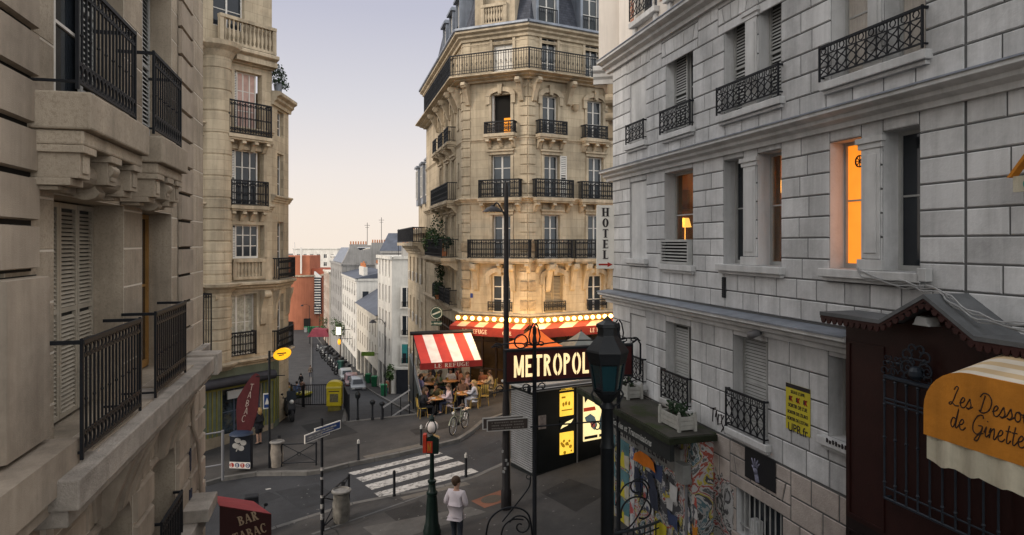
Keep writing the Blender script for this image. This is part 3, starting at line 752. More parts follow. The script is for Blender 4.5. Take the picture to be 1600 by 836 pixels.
# zebra crossing, four bars, and tactile strips on the pavements
mb = MB()
for L_, R_ in (((545, 735, 0), (700, 700)), ((556, 741.5, 0), (711, 708.5)), ((571, 752, 0), (728, 717)), ((585, 765, 0), (750, 728))):
    pass
def qd(mb, pts, dz, mi=0): mb.add([(p.x, p.y, gz(p.x) + dz) for p in (ground(*q) for q in pts)], [(0, 1, 2, 3)], mi)
for q in ([(544, 733), (553, 736.5), (692, 703), (684, 700)], [(556, 741), (567, 747), (709, 710.5), (697, 706.5)], [(570, 752), (581, 759), (727, 718.5), (716, 714.5)], [(584, 764), (594, 771), (748, 731), (736, 725.5)]):
    qd(mb, q, -.126)
for q in ([(418, 826), (424, 830), (450, 818), (449, 813.5)], [(476, 804), (480, 807), (500, 799.5), (498, 797)], [(405, 836), (418, 840), (440, 822), (428, 820)], [(414, 758), (416, 759.5), (424, 758), (422, 756.8)]): qd(mb, q, -.126)
struct(mb.build('road_marking', M_paint))
mb = MB(); qd(mb, [(567, 713), (572, 716.5), (660, 697), (655, 693.5)], .003); qd(mb, [(625, 777), (631, 781), (735, 757), (727, 753)], .003)
struct(mb.build('tactile_paving', mat('tactile_strip', (.11, .098, .085), .8, .2, 6, .8, 70)))
mb = MB(); qd(mb, [(736, 783), (757, 794), (797, 781), (782, 766)], .004)
struct(mb.build('pavement_patch', mat('red_asphalt_patch', (.15, .065, .042), .85, .2, 2, .4, 70, dirt=.2)))
mb = MB(); p = ground(768, 780); mb.add([(p.x + .3 * math.cos(t), p.y + .3 * math.sin(t), gz(p.x + .3 * math.cos(t)) + .008) for t in [2 * PI * j / 24 for j in range(24)]], [tuple(range(24))]); struct(mb.build('manhole_road_cover', mat('cast_cover', (.04, .035, .03), .6, .2, 10, .5, 80)))
mb = MB(); qd(mb, [(567, 824), (600, 850), (760, 800), (735, 792)], .004); struct(mb.build('pavement_slab_patch', mat('paler_asphalt', (.085, .08, .076), .85, .2, 2, .4, 70, dirt=.3)))
mb = MB(); 
for a, b in (((486, 834), (665, 772)),): qd(mb, [a, (a[0] + 3, a[1] + 1.6), (b[0] + 1.5, b[1] + 1), b], .003)
struct(mb.build('drain_road_slot', M_whitejoint))
# repairs in the asphalt, tar seams and gutter grates
mb = MB()
for q in ([(600, 800), (640, 830), (700, 806), (655, 783)], [(845, 770), (900, 800), (950, 770), (890, 748)], [(640, 672), (650, 680), (720, 664), (708, 656)], [(470, 665), (500, 690), (560, 676), (525, 655)]): qd(mb, q, .0035)
struct(mb.build('pavement_patch', mat('dark_asphalt_patch', (.022, .021, .021), .85, .3, 2, .5, 60)))
mb = MB()
for q in ([(430, 762), (470, 790), (535, 772), (495, 750)], [(740, 700), (752, 708), (790, 690), (780, 682)], [(380, 775), (400, 785), (440, 770), (420, 762)]): qd(mb, q, -.127)
struct(mb.build('road_patch', mat('dark_road_patch', (.022, .023, .026), .85, .3, 2, .5, 60)))
mb = MB(); rr = random.Random(44)
for k in range(16):
    x, y = rr.uniform(470, 900), rr.uniform(650, 835); pt = []; a = rr.uniform(-.4, .4)
    for j in range(7): pt.append((x, y)); a += rr.uniform(-.5, .5); x += 9 * math.cos(a); y += 5 * math.sin(a)
    g3 = [ground(*q) for q in pt]
    for p, q in zip(g3, g3[1:]):
        d = (q - p); n = Vector((-d.y, d.x, 0)).normalized() * .012; dz = .0052
        mb.add([(v.x, v.y, gz(v.x) + dz) for v in (p - n, q - n, q + n, p + n)], [(0, 1, 2, 3)])
struct(mb.build('pavement_crack', mat('tar_seam', (.015, .015, .015), .7, 0, bump=0)))
mb = MB(); rr = random.Random(45)
for k in range(110):
    p = ground(rr.uniform(430, 930), rr.uniform(650, 834)); s = rr.uniform(.012, .035); mb.add([(p.x + s * math.cos(t), p.y + s * math.sin(t), gz(p.x + s * math.cos(t)) + .006) for t in (0, 1.2, 2.5, 3.9, 5.1)], [(0, 1, 2, 3, 4)])
struct(mb.build('pavement_gum_spot', mat('gum_grey', (.13, .125, .12), .8, .3, 20, 0)))

# ------------------------------------------------------------------ right building
RX = lambda y: 5.6 - .2505 * (y - 7.5)
FR = Fac((RX(18.77), 18.77), (RX(-2.), -2.))
RB = Bld('white_stone_building', 'white painted block stone building with long cornices and amber lit windows along the right side', FR)
uR = FR.u
holes = []; F1, F2, F3 = 5.87, 9.2, 12.25
def oR(x0, x1, c, d, dep=.34): h = (uR(x0), uR(x1), c, d, dep); holes.append(h); return h
blind = [oR(985, 1009.5, 3.75, 5.38, .05), oR(985, 1010.5, 6.82, 8.75, .05), oR(985, 1010, 9.72, 11.6, .05)]
a1 = oR(1041, 1080, 3.66, 5.40); a2 = oR(1146, 1200, 3.7, 5.45); a3 = oR(1295, 1340, 4.25, 5.47); grid = oR(1151, 1223, 1.75, 2.83)
b1 = oR(1039, 1083, 6.73, 8.8); b2l = oR(1131, 1162, 6.8, 8.8); b2r = oR(1184, 1221, 6.8, 8.8); b3l = oR(1297, 1346, 6.82, 8.73); b3r = oR(1380, 1437, 6.82, 8.73)
c1 = oR(1041, 1083, 9.68, 11.5); c2l = oR(1132, 1165, 9.68, 11.48); c2r = oR(1186, 1221, 9.68, 11.48); c3l = oR(1299, 1356, 9.66, 11.45); c3r = oR(1382, 1446, 9.66, 11.45)
UE = FR.len
US = uR(1350, .0) + .02
wl = RB.mb(); top = 12.32
wallgrid(wl, 0, UE, -1.2, top, [h for h in holes], 0, .34, 1, 0)
uj = uR(1508)
stones(wl, 0, uj, 5.95, F2 - .25, .325, .56, .02, .014, [h for h in holes if 6 < h[2] < 9], rnd)
stones(wl, uj + .02, UE, 5.95, F2 - .25, .34, .62, .02, .014, [], rnd)
stones(wl, 0, uj, F2 + .03, F3 - .28, .33, .56, .02, .014, [h for h in holes if h[2] > 9.5], rnd)
stones(wl, uj + .02, UE, F2 + .03, F3 - .28, .34, .62, .02, .014, [], rnd)
stones(wl, 0, UE, 3.45, F1 - .3, .40, .55, .022, .014, [h for h in holes if 3 < h[2] < 5], rnd)
stones(wl, uR(1100), UE, -1.2, 3.43, .42, .6, .026, .012, [grid], rnd, mi=2)
stones(wl, 0, uR(1100) - .03, -1.2, 3.43, .42, .6, .026, .012, [], rnd, mi=2)
wl.quad((0, 0, -1.2), (0, 8, -1.2), (0, 8, top), (0, 0, top)); wl.quad((UE, 0, -1.2), (UE, 0, top), (UE, 8, top), (UE, 8, -1.2)); wl.quad((0, 8, -1.2), (UE, 8, -1.2), (UE, 8, 20), (0, 8, 20)); wl.quad((0, .3, top), (UE, .3, top), (UE, 0, top), (0, 0, top))
wl.build('wall', [M_white, M_whitejoint, M_rawstone], RB.e)
cn = RB.mb()
for w, o, h, ue in ((F1, .34, .3, US - .01), (F2, .3, .3, UE), (F3, .36, .34, UE)): cornice(cn, -.3, ue, CORN(w, o, h))
cn.build('cornice', M_whitetrim, RB.e)
zc = RB.mb()
for w, o, ue in ((F1, .36, US - .01), (F2, .32, UE), (F3, .38, UE)): zc.add([(-.32, -o, w + .004), (ue, -o, w + .004), (ue, .0, w + .05), (-.32, .0, w + .05), (-.32, -o, w - .02), (ue, -o, w - .02)], [(0, 1, 2, 3), (4, 5, 1, 0)])
zc.build('zinc_flashing', M_zinc, RB.e)
sill = RB.mb()
for a, b, w in ((a1[0], a1[1], 3.66), (a2[0], a2[1], 3.7), (a3[0], a3[1], 4.25), (b1[0], b1[1], 6.73), (b2l[0], b2r[1], 6.8), (b3l[0], b3r[1], 6.82), (c1[0], c1[1], 9.68), (c2l[0], c2r[1], 9.68), (c3l[0], c3r[1], 9.66), (blind[0][0], blind[0][1], 3.75), (blind[1][0], blind[1][1], 6.82), (blind[2][0], blind[2][1], 9.72)):
    sill.box(a - .12, -.13, w - .13, b + .12, .33 if b - a > .75 else .04, w - .004); sill.box(a - .08, -.08, w - .19, b + .08, -.002, w - .132)
sill.build('window_sill', M_whitetrim, RB.e, bev=.012)
bp = RB.mb()
for h in blind: bp.box(h[0] + .002, .03, h[2], h[1] - .002, .05, h[3])
bp.build('blind_window', M_whitetrim, RB.e)
pl = RB.mb()
for l, r in ((b2l, b2r), (b3l, b3r), (c2l, c2r), (c3l, c3r)):
    a, b, c, d = l[1], r[0], l[2], l[3]
    pl.box(a + .03, -.035, c + .16, b - .03, -.016, d - .2); pl.box(a - .03, -.06, c, b + .03, -.002, c + .15); pl.box(a - .02, -.05, d - .2, b + .02, -.002, d - .12); pl.box(a - .05, -.075, d - .12, b + .05, -.002, d - .04)
    pl.box(a + .09, -.048, c + .24, b - .09, -.036, d - .28)
pl.build('pilaster', M_whitetrim, RB.e, bev=.01)
M_clear = bpy.data.materials.new('clear_window_glass'); M_clear.use_nodes = True; q_ = M_clear.node_tree; g_ = q_.nodes.new('ShaderNodeBsdfGlossy'); g_.inputs['Roughness'].default_value = .05; t_ = q_.nodes.new('ShaderNodeBsdfTransparent'); t_.inputs[0].default_value = (.8, .78, .72, 1); x_ = q_.nodes.new('ShaderNodeMixShader'); x_.inputs[0].default_value = .1
q_.links.new(t_.outputs[0], x_.inputs[1]); q_.links.new(g_.outputs[0], x_.inputs[2]); q_.links.new(x_.outputs[0], q_.nodes['Material Output'].inputs[0])
def lit_room(h, k):
    a, b, c, d = h[:4]; r = RB.mb(); y0, y1 = .345, 1.5; A, B_ = a - 1.1, b + .8
    for q in (((A, y1, c), (B_, y1, c), (B_, y1, d + .2), (A, y1, d + .2)), ((A, y0, c), (A, y1, c), (A, y1, d + .2), (A, y0, d + .2)), ((B_, y0, c), (B_, y0, d + .2), (B_, y1, d + .2), (B_, y1, c)), ((A, y0, c - .02), (B_, y0, c - .02), (B_, y1, c - .02), (A, y1, c - .02)), ((A, y0, d + .2), (A, y1, d + .2), (B_, y1, d + .2), (B_, y0, d + .2))): r.quad(*q)
    r.quad((A, y0, c), (a, y0, c), (a, y0, d + .2), (A, y0, d + .2)); r.quad((b, y0, c), (B_, y0, c), (B_, y0, d + .2), (b, y0, d + .2))
    r.box(A + .02, .55, c, A + .4, 1.3, c + 1.25, 1); r.box(A + .02, .75, c + 1.32, A + .05, 1.2, c + 1.8, 2); r.box(A + .9, y1 - .05, c + .9, B_ - .3, y1 - .02, c + 1.5, 2)
    for i in range(5): r.box(a - .02 + i * .03, .36 + .012 * (i % 2), c, a + .012 + i * .03, .375 + .012 * (i % 2), d + .1, 3)
    o = r.build('lit_room', [mat('ochre_room_wall', (.55, .33, .12), .9, .1, 2), mat('dark_wood_cupboard', (.09, .04, .018), .5, .2, 4), mat('framed_picture', (.2, .13, .07), .6, .5, 5), mat('amber_drape', (.3, .17, .06), .9, .2, 4)], RB.e)
    x = a - .35; y1 = 1.15; z = c + (.95 if k == 0 else 1.45); r = RB.mb(); r.lathe([(.15, -.1), (.09, .12)], (x, y1 - .45, z), 12); r.tube([(x, y1 - .45, z - .1), (x, y1 - .45, c if k == 0 else d)], .012, 5); r.build('lamp_shade', mat('lit_lamp_shade', (.7, .4, .1), .8, 0, bump=0, emit=(1., .55, .12), estr=2.2), o)
    l = bpy.data.lights.new('room_lamp', 'POINT'); l.energy = 17 if k == 0 else 45; l.color = (1., .55, .16); l.shadow_soft_size = .1; q = bpy.data.objects.new('room_lamp', l); COL.objects.link(q); q.location = FR.M @ Vector((x, y1 - .7, z + .05))
lit_room(b1, 0); lit_room(b2r, 1)
def wR(h, gm, sh=.38, curt=None, right=True, shm=None):
    """a recessed window: a folded louvre shutter on the far side, the casement on the near one"""
    a, b, c, d = h[:4]; m_ = a + (b - a) * sh
    if sh: shutter(RB, FR, a + .01, m_, c + .02, d - .01, .2, shm or M_shut, .06)
    window(RB, FR, m_ + .004 if sh else a, b, c, d, .25, 1, 2, M_shut, gm, .04, .05, curt)
wR(a1, M_glass, .6); wR(a2, M_glass, .72); wR(a3, M_glass, 0)
wR(b1, M_clear, 0); wR(b2l, M_glass, 0); wR(b2r, M_clear, 0); wR(b3l, M_lit, 0)
wR(b3r, M_glass, 0); wR(c1, M_glass, .5); wR(c2l, M_glass, .62); wR(c2r, M_glass, .62); wR(c3l, M_glass, 0, M_curt); wR(c3r, M_glass, 0, M_curt)
mb = RB.mb(); xm = (b3l[0] + b3l[1]) / 2 + .02; mb.ring((xm, .235, 8.42), .085, .012, 16)
for k in range(4): mb.tube([(xm - .08 * math.cos(k * PI / 4), .235, 8.42 - .08 * math.sin(k * PI / 4)), (xm + .08 * math.cos(k * PI / 4), .235, 8.42 + .08 * math.sin(k * PI / 4))], .007, 4)
mb.build('window_ventilator', M_iron, RB.e)
mb = RB.mb(); a, b, c = b1[0], b1[1], b1[2]; mb.box(a - .02, -.12, c, b - .05, .2, c + .06, 0); mb.box(a - .02, -.12, c + .5, b - .05, .2, c + .55, 0); mb.box(a - .02, -.1, c + .06, a + .02, .2, c + .5); mb.box(b - .09, -.1, c + .06, b - .05, .2, c + .5); mb.box(a + .02, .0, c + .06, b - .09, .2, c + .5, 1)
for i in range(6): mb.box(a + .02, -.1, c + .09 + i * .07, b - .09, -.04, c + .12 + i * .07)
mb.build('louvre_box', [M_shut, M_dark], RB.e)
for a, b, w0, w1 in ((a1[0] - .06, a1[1] + .02, 3.66, 4.3), (a2[0] - .1, a2[1] + .03, 3.7, 4.42), (blind[0][0] - .02, blind[0][1] + .03, 3.75, 4.35), (c1[0] - .12, c1[1] + .04, 9.7, 10.22), (c2l[0] - .12, c2r[1] + .05, 9.7, 10.22), (c3l[0] - .14, c3r[1] + .05, 9.68, 10.2), (blind[2][0] - .06, blind[2][1] + .03, 9.74, 10.22)):
    railing(RB, FR, a, b, w0, w1, .1, 'diamond', M_iron, t=.012)
# barred cellar window
mb = RB.mb(); a, b, c, d = grid[:4]
n = 9
for i in range(1, n): mb.tube([(a + (b - a) * i / n, .08, c), (a + (b - a) * i / n, .08, d)], .013, 6)
mb.tube([(a, .08, c + .16), (b, .08, c + .16)], .012, 6)
mb.build('window_bars', M_shut, RB.e)
mb = RB.mb(); mb.box(a - .1, -.05, c - .12, b + .1, .33, c - .003); mb.build('window_sill', M_rawstone, RB.e, bev=.01)
mb = RB.mb(); mb.box(a, .3, c, b, .34, d); mb.build('pane', M_glass, RB.e)
mb = RB.mb(); mb.box(a + .25, .12, c + .003, a + .46, .26, c + .34); mb.build('meter_box', mat('white_plastic', (.55, .55, .55), .5), RB.e)
# attic storey, smooth and set back, brick quoins
at_ = RB.mb(); A0, A1 = F3 + .05, 16.2
ah = [(uR(984), uR(1016), 12.95, 14.9, .25), (uR(1038), uR(1076), 12.95, 14.9, .25), (uR(1140), uR(1215), 12.95, 14.9, .25), (uR(1310), uR(1430), 12.95, 14.9, .25)]
wallgrid(at_, 0, UE, A0, A1, ah, .18, .25)
at_.quad((0, .18, A0), (0, 8, A0), (0, 8, A1), (0, .18, A1)); at_.quad((0, .18, A1), (UE, .18, A1), (UE, 8, A1), (0, 8, A1)); at_.quad((UE, .18, A0), (UE, .18, A1), (UE, 8, A1), (UE, 8, A0))
at_.build('attic_wall', M_render, RB.e)
bq = RB.mb()
for h in ah:
    for x in (h[0] - .36, h[1] + .14):
        for k, w in enumerate((13.0, 13.55, 14.1)): bq.box(x + .02, .165, w, x + .22, .178, w + .5)
bq.build('brick_quoin', M_brick, RB.e)
sl = RB.mb()
for h in ah: sl.box(h[0] - .14, .02, 12.78, h[1] + .14, .42, 12.92); sl.box(h[0] - .06, .1, 12.42, h[0] + .08, .179, 12.775); sl.box(h[1] - .08, .1, 12.42, h[1] + .06, .179, 12.775)
sl.build('window_sill', M_whitetrim, RB.e, bev=.01)
for h in ah:
    window(RB, FR, h[0], h[1], h[2], h[3], .36, 2, 3, M_frame, M_glass)
    railing(RB, FR, h[0] - .02, h[1] + .02, 12.94, 13.6, .0, 'diamond', M_iron, ret=False, t=.011)
# small fittings that belong to the wall
mb = RB.mb(); u, w = FR.uw(1452, 430); mb.box(u - .07, -.13, w - .08, u + .07, -.02, w + .09); mb.build('junction_box', M_whitetrim, RB.e, bev=.008)
mb = RB.mb(); u, w = FR.uw(1133, 449); mb.box(u - .06, -.035, w - .2, u + .06, -.02, w + .2)
for i in range(9): mb.box(u - .05, -.045, w - .18 + i * .042, u + .05, -.036, w - .155 + i * .042)
mb.build('wall_vent', M_iron, RB.e)
mb = RB.mb(); u, w = FR.uw(1182, 521, .15); mb.tube([(u, -.02, w + .1), (u, -.14, w + .08), (u - .02, -.16, w)], .02, 6); mb.tube([(u - .12, -.2, w - .05), (u + .1, -.16, w + .04)], [.075, .06], 10); mb.build('floodlight', mat('grey_metal', (.16, .16, .17), .5, .1), RB.e, 'all')
# rear block whose corner shows behind the far end, with a carved console
FO = Fac((2.49, 19.6), (5.4, 18.87))
OB = Bld('cream_rendered_building', 'plain cream rendered building with scroll console rising behind the end of the white building', FO)
mb = OB.mb(); mb.box(0, 0, 11.9, 3, 3, 17); mb.box(.75, .3, -1, 3, 3, 11.9); mb.build('wall', M_render, OB.e)
mb = OB.mb(); cornice(mb, -.15, 4, CORN(12.25, .18, .5)); mb.box(-.15, -.05, 11.75, 3, .4, 11.9); mb.build('cornice', M_whitetrim, OB.e)
mb = OB.mb(); mb.prism([(.3, 10.2), (.22, 10.25), (.12, 10.6), (.2, 10.9), (.0, 11.3), (-.05, 11.74), (.5, 11.74), (.5, 10.2)], .25, .75, 'x')
for zz, rr in ((11.3, .16), (10.8, .12)): mb.tube([(.2, .0, zz), (.8, .0, zz)], rr, 12)
mb.build('console', M_creamtrim, OB.e)

# ------------------------------------------------------------------ HOTEL sign at the corner
FH = Fac((2.48, 18.72), (2.95, 18.72)); z0, z1 = 6.5, 8.24
S_ = thing('hotel_sign', 'white vertical sign reading HOTEL above a red arrow on the white building corner', 'sign', (2.48, 18.72, 0))
mb = MB(); mb.box(-.16, -.06, z0, .31, .06, z1); mb.build('panel', mat('sign_white', (.62, .6, .56), .5, .08, 3), S_, bev=.008)
mb = MB(); letters(mb, 'HOTEL', .075, 7.93, .235, -.062, .26, .1, .1, .95, .1, .004, vertical=.29); mb.build('lettering', mat('sign_black', (.025, .02, .022), .6, 0), S_)
mb = MB(); mb.box(-.11, -.066, 6.595, .13, -.0612, 6.64); mb.prism([(.13, 6.55), (.27, 6.6175), (.13, 6.685)], -.066, -.0612, 'y'); mb.build('arrow', mat('sign_red', (.3, .02, .015), .6, 0), S_)
mb = MB(); mb.box(.31, -.02, 6.8, .5, .02, 6.85); mb.box(.31, -.02, 7.9, .5, .02, 7.95); mb.build('bracket', M_iron, S_)

# ------------------------------------------------------------------ posters on the wall
u0, _ = FR.uw(1230, 600); u1, _ = FR.uw(1268, 600); wt = FR.uw(1230, 597)[1]; wb = FR.uw(1230, 668)[1]
P = Bld('poster', 'yellow political poster with black capitals pasted on the white wall', FR, 'poster'); W_ = u1 - u0
mb = P.mb(); mb.box(u0, -.026, wb, u1, -.02, wt, 0); mb.box(u0, -.0275, wt - .07, u1, -.0264, wt, 1)
for i, k in enumerate((.2, .5, .8)):
    x = u0 + W_ * k; z = wt - .24; mb.box(x - .045, -.0278, z - .035, x + .03, -.0266, z + .035, 1); mb.tube([(x - .01, -.029, z - .045), (x + .05, -.029, z + .045)], .008, 4, 2); mb.tube([(x + .05, -.029, z - .045), (x - .01, -.029, z + .045)], .008, 4, 2)
mb.build('sheet', [mat('poster_yellow', (.5, .42, .035), .6, .12, 3, .1), mat('sign_black', (.025, .02, .022)), mat('sign_red', (.3, .02, .015))], P.e)
mb = P.mb(); xm = (u0 + u1) / 2
for k, (t_, s_) in enumerate((("SEULE L'UPR", .07), ("SORTIR DE L'UE", .083), ("SORTIR DE L'EURO", .075), ("SORTIR DE L'OTAN", .075), ('UPR.fr', .2))):
    z = wt - (.15, .38, .49, .60, .785)[k]
    put_text(mb, t_, xm, z, s_, -.0285, .0012 + .0006 * (k > 0), W_ / .56 * (.74 if k in (1, 2, 3) else .85))
mb.build('lettering', mat('sign_black', (.025, .02, .022)), P.e)
u0, wt = FR.uw(1166, 697); u1 = uR(1214); wb = FR.uw(1166, 742)[1] - .02
P = Bld('poster', 'black poster with a pale raised hand above the barred cellar window', FR, 'poster')
mb = P.mb(); mb.box(u0, -.03, wb, u1, -.022, wt); mb.build('sheet', mat('poster_black', (.012, .012, .014), .5, 0), P.e)
mb = P.mb(); hx, hz, s = u0 + .36, wb + .02, (wt - wb) * .85
def hp(a, b): return (hx + a * s, -.032, hz + b * s)
mb.tube([hp(.12, .0), hp(.02, .3)], [.1 * s, .085 * s], 8); mb.tube([hp(.02, .28), hp(-.04, .5)], [.09 * s, .1 * s], 8)
for a, b, c, d in ((-.1, .5, -.3, .82), (-.05, .55, -.1, .86), (0, .55, .1, .84), (.03, .48, .2, .74), (-.1, .4, -.28, .55)): mb.tube([hp(a, b), hp((a + c) / 2 - .01, (b + d) / 2 + .02), hp(c, d)], [.035 * s, .032 * s, .022 * s], 6)
for v in mb.v: pass
o = mb.build('hand_print', mat('poster_hand', (.2, .2, .27), .7, .35, 8, 0), P.e, 'all')
# graffiti tags
G_ = Bld('graffiti', 'black spray tag on the white wall left of the railed window', FR, 'graffiti'); mb = G_.mb()
u, w = FR.uw(1124, 655)
for st in ([(-.3, .15), (-.1, .2)], [(-.2, .18), (-.22, -.1)], [(-.12, .02), (-.08, .15), (-.02, -.12)], [(.0, .1), (-.02, -.1), (.12, -.05), (.12, .12), (.0, .08)], [(.2, .12), (.1, -.02), (.24, -.22)], [(.1, -.22), (.28, .0)], [(.26, .0), (.36, -.06)]):
    mb.tube([(u + a, -.018, w + b) for a, b in st], .012, 4)
mb.build('paint', mat('sign_black', (.025, .02, .022)), G_.e)
G_ = Bld('graffiti', 'black blocky tag sprayed along the sill of the small open window', FR, 'graffiti'); mb = G_.mb(); u, w = FR.uw(1291, 686, .13)
for i in range(7):
    x = u + i * .065; mb.box(x, -.135, w - .045 - .006 * (i % 2), x + .04, -.1315, w + .02 - .02 * (i % 3 == 1)); mb.box(x + .012, -.1365, w - .02, x + .052, -.1355, w - .006)
mb.build('paint', mat('sign_black', (.025, .02, .022)), G_.e)
# cables
C_ = Bld('cable_bundle', 'grey cable bundle looping along the white wall above the shop gable', FR, 'cable')
pts = [FR.uw(*q, .16 if q[0] < 1445 else .5) for q in ((1336, 424), (1350, 436), (1400, 447), (1440, 455), (1468, 470), (1500, 492), (1540, 512), (1600, 524), (1680, 545))]
mb = C_.mb()
for k in range(4): mb.tube([(u + .01 * k, -.12 - .38 * min(1, max(0, (i - 11) / 6)) - .02 * (k % 2), w + .022 * k + .02 * math.sin(i * 1.3 + k) + .05 * min(1, max(0, (i - 11) / 6))) for i, (u, w) in enumerate(catmull(pts, 4))], .009, 5)
mb.build('cable', mat('cable_grey', (.3, .3, .3), .5, .1), C_.e)

# ------------------------------------------------------------------ shopfront with orange awning
FS = Fac((FR.o + FR.d * US)[:2], (RX(-1.5), -1.5))
SH = Bld('shopfront', 'dark maroon timber shopfront with scalloped gable roof and iron window grille', FS, 'shopfront')
O1 = .32; uu = lambda px, py, out=O1: FS.uw(px, py, out)
eave = [uu(1340, 500, .62), uu(1377, 500, .62), uu(1447, 466, .62), uu(1526, 520, .62), uu(1680, 541, .62)]
ez = eave[0][1]; pk = eave[2][1]; up = eave[2][0]; ul = eave[1][0]; ur = eave[3][0]
zr = eave[3][1] 
E_ = [(-.12, ez), (ul, ez), (up, pk), (ur, ez - .03), (9., ez - .03)]
mb = SH.mb(); mb.box(0, -O1, -1, 9, -.001, 1.2, 1)
mb.prism([(0, 3.35), (9, 3.35), (9, ez - .05), (ur, ez - .05), (up, pk - .04), (ul, ez - .02), (0, ez - .02)], -O1, -.001, 'y')
gu0, gu1 = uu(1388, 600)[0], uu(1560, 600)[0]
mb.box(0, -O1, 1.2, gu0, -.001, 3.35, 1); mb.box(gu1, -O1, 1.2, 9, -.001, 3.35, 1); mb.box(gu0, -.1, 1.2, gu1, -.002, 3.35, 2)
for i in range(1):
    x = .06; w_ = gu0 - .12
    for z0_, z1_ in ((1.3, 3.2), (3.4, ez - .35)):
        for q in ((x, z0_, x + .03, z1_), (x + w_ - .03, z0_, x + w_, z1_), (x + .03, z0_, x + w_ - .03, z0_ + .03), (x + .03, z1_ - .03, x + w_ - .03, z1_)): mb.box(q[0], -O1 - .018, q[1], q[2], -O1 - .001, q[3], 1 if z0_ < 2 else 0)
mb.build('cladding', [mat('maroon_paint', (.024, .007, .006), .45, .15, 4, .1, 30), mat('black_brown_paint', (.011, .006, .006), .4, .2, 4, .1), M_glass], SH.e)
mb = SH.mb()
for (a, za), (b, zb) in zip(E_, E_[1:]): mb.prism([(a, za), (b, zb), (b, zb + .05), (a, za + .05)], -.66, -.003, 'y')
mb.build('gable_roof', mat('grey_lead', (.105, .108, .112), .6, .25, 3, .2, dirt=.3), SH.e)
mb = SH.mb()
for (a, za), (b, zb) in zip(E_, E_[1:]):
    n = max(1, int(math.hypot(b - a, zb - za) / .1))
    mb.prism([(a, za - .04), (b, zb - .04), (b, zb - .002), (a, za - .002)], -.65, -.62, 'y')
    for i in range(n):
        x = a + (b - a) * (i + .5) / n; z = za + (zb - za) * (i + .5) / n - .04
        mb.prism([(x + .045 * math.cos(PI + PI * j / 8), z + .07 * math.sin(PI + PI * j / 8)) for j in range(9)], -.648, -.625, 'y')
mb.build('scalloped_trim', mat('maroon_trim', (.032, .011, .010), .5, .15, 5), SH.e)
g = SH.mb(); gz0, gz1 = uu(1382, 777, .42)[1], uu(1382, 588, .42)[1]; ga, gb = uu(1382, 600, .42)[0], uu(1560, 600, .42)[0]
for w, r in ((gz0, .02), (gz0 + .14, .012), (gz1 - .33, .014), (gz1 - .28, .014), (gz1, .03)): g.tube([(ga, -.42, w), (gb, -.42, w)], r, 6)
n = 9
for i in range(n + 1):
    x = ga + (gb - ga) * i / n; g.tube([(x, -.42, gz0), (x, -.42, gz1)], .014, 6)
    for w in (gz1 - .36, gz1 - .05, gz0 + .2, (gz0 + gz1) / 2): g.ball((x, -.42, w), .024, 6)
for w in (gz0, gz1): g.tube([(ga, -.42, w), (ga, -.3, w)], .02, 6)
for x in (ga + .06, ga + .22, ga + .42, ga + .62):
    for sx in (-1, 1):
        for r_, zz in ((.07, .07), (.05, .17), (.035, .25)):
            g.tube([(x + sx * (.0 + r_ - a), -.42, gz1 + zz + b) for a, b in spiral(0, 0, r_, 0, 5.5, 12)], .008, 4)
    g.ball((x, -.42, gz1 + .3 if x > ga + .3 else gz1 + .2), .025, 6)
x = ga + .5
for sx in (-1, 1):
    for r_, dx, zz in ((.13, .02, .16), (.09, .06, .33), (.07, .0, .42)): g.tube([(x + sx * (dx + r_ - a), -.42, gz1 + zz + b) for a, b in spiral(0, 0, r_, 0, 6, 14)], .011, 4)
g.tube([(x - .2, -.42, gz1 + .3), (x + .2, -.42, gz1 + .3)], .012, 4); g.ball((x, -.42, gz1 + .13), .09, 10)
g.build('window_grille', mat('dark_blue_iron', (.02, .026, .036), .4, .2, 6, .1), SH.e)
mb = SH.mb()
for a, b in ((.42, .62), (.75, .9)): mb.box(gu0 + (gu1 - gu0) * a, -.11, 1.25, gu0 + (gu1 - gu0) * b, -.102, 3.0)
mb.build('curtain', M_curt, SH.e)
u, w = uu(1443, 503, .5); mb = SH.mb(); mb.prism([(u - .13, w - .045), (u + .13, w - .045), (u + .1, w - .02), (u + .075, w + .06), (u - .06, w + .07), (u - .1, w - .02)], -.55, -.36, 'y'); mb.build('wall_lamp', mat('lamp_casing', (.4, .4, .4), .4), SH.e, bev=.01)
# awning
AO = 1.2; au = lambda px, py: FS.uw(px, py, AO)
al, ab = au(1443, 678); at0 = au(1446, 600)[1] + .05; hh = au(1500, 581)[1]
Wd = 2.6; r_ = hh - ab - .28
prof = [(al, ab)] + [(al + r_ * 1.15 * (1 - math.cos(PI / 2 * j / 8)), ab + .28 + r_ * math.sin(PI / 2 * j / 8)) for j in range(9)] + [(al + Wd - r_ * (1 - math.cos(PI / 2 * (8 - j) / 8)), ab + .28 + r_ * math.sin(PI / 2 * (8 - j) / 8)) for j in range(9)] + [(al + Wd, ab)]
mb = SH.mb(); mb.prism(prof, -AO, -AO + .02, 'y'); aw = mb.build('awning', mat('orange_canvas', (.50, .19, .022), .8, .16, 2.5, .35, 14, streak=.25, dirt=.22), SH.e)
mb = SH.mb(); q = prof[1:-1]
for (a, za), (b, zb) in zip(q, q[1:]): mb.add([(a, -AO + .021, za), (b, -AO + .021, zb), (b, -O1, zb + .22), (a, -O1, za + .22)], [(0, 1, 2, 3)])
mb.build('striped_top', stripes('cream_awning_stripe', (.6, .53, .43), (.5, .36, .2), .2, 1), aw)
mb = SH.mb(); n = 52; vs = []
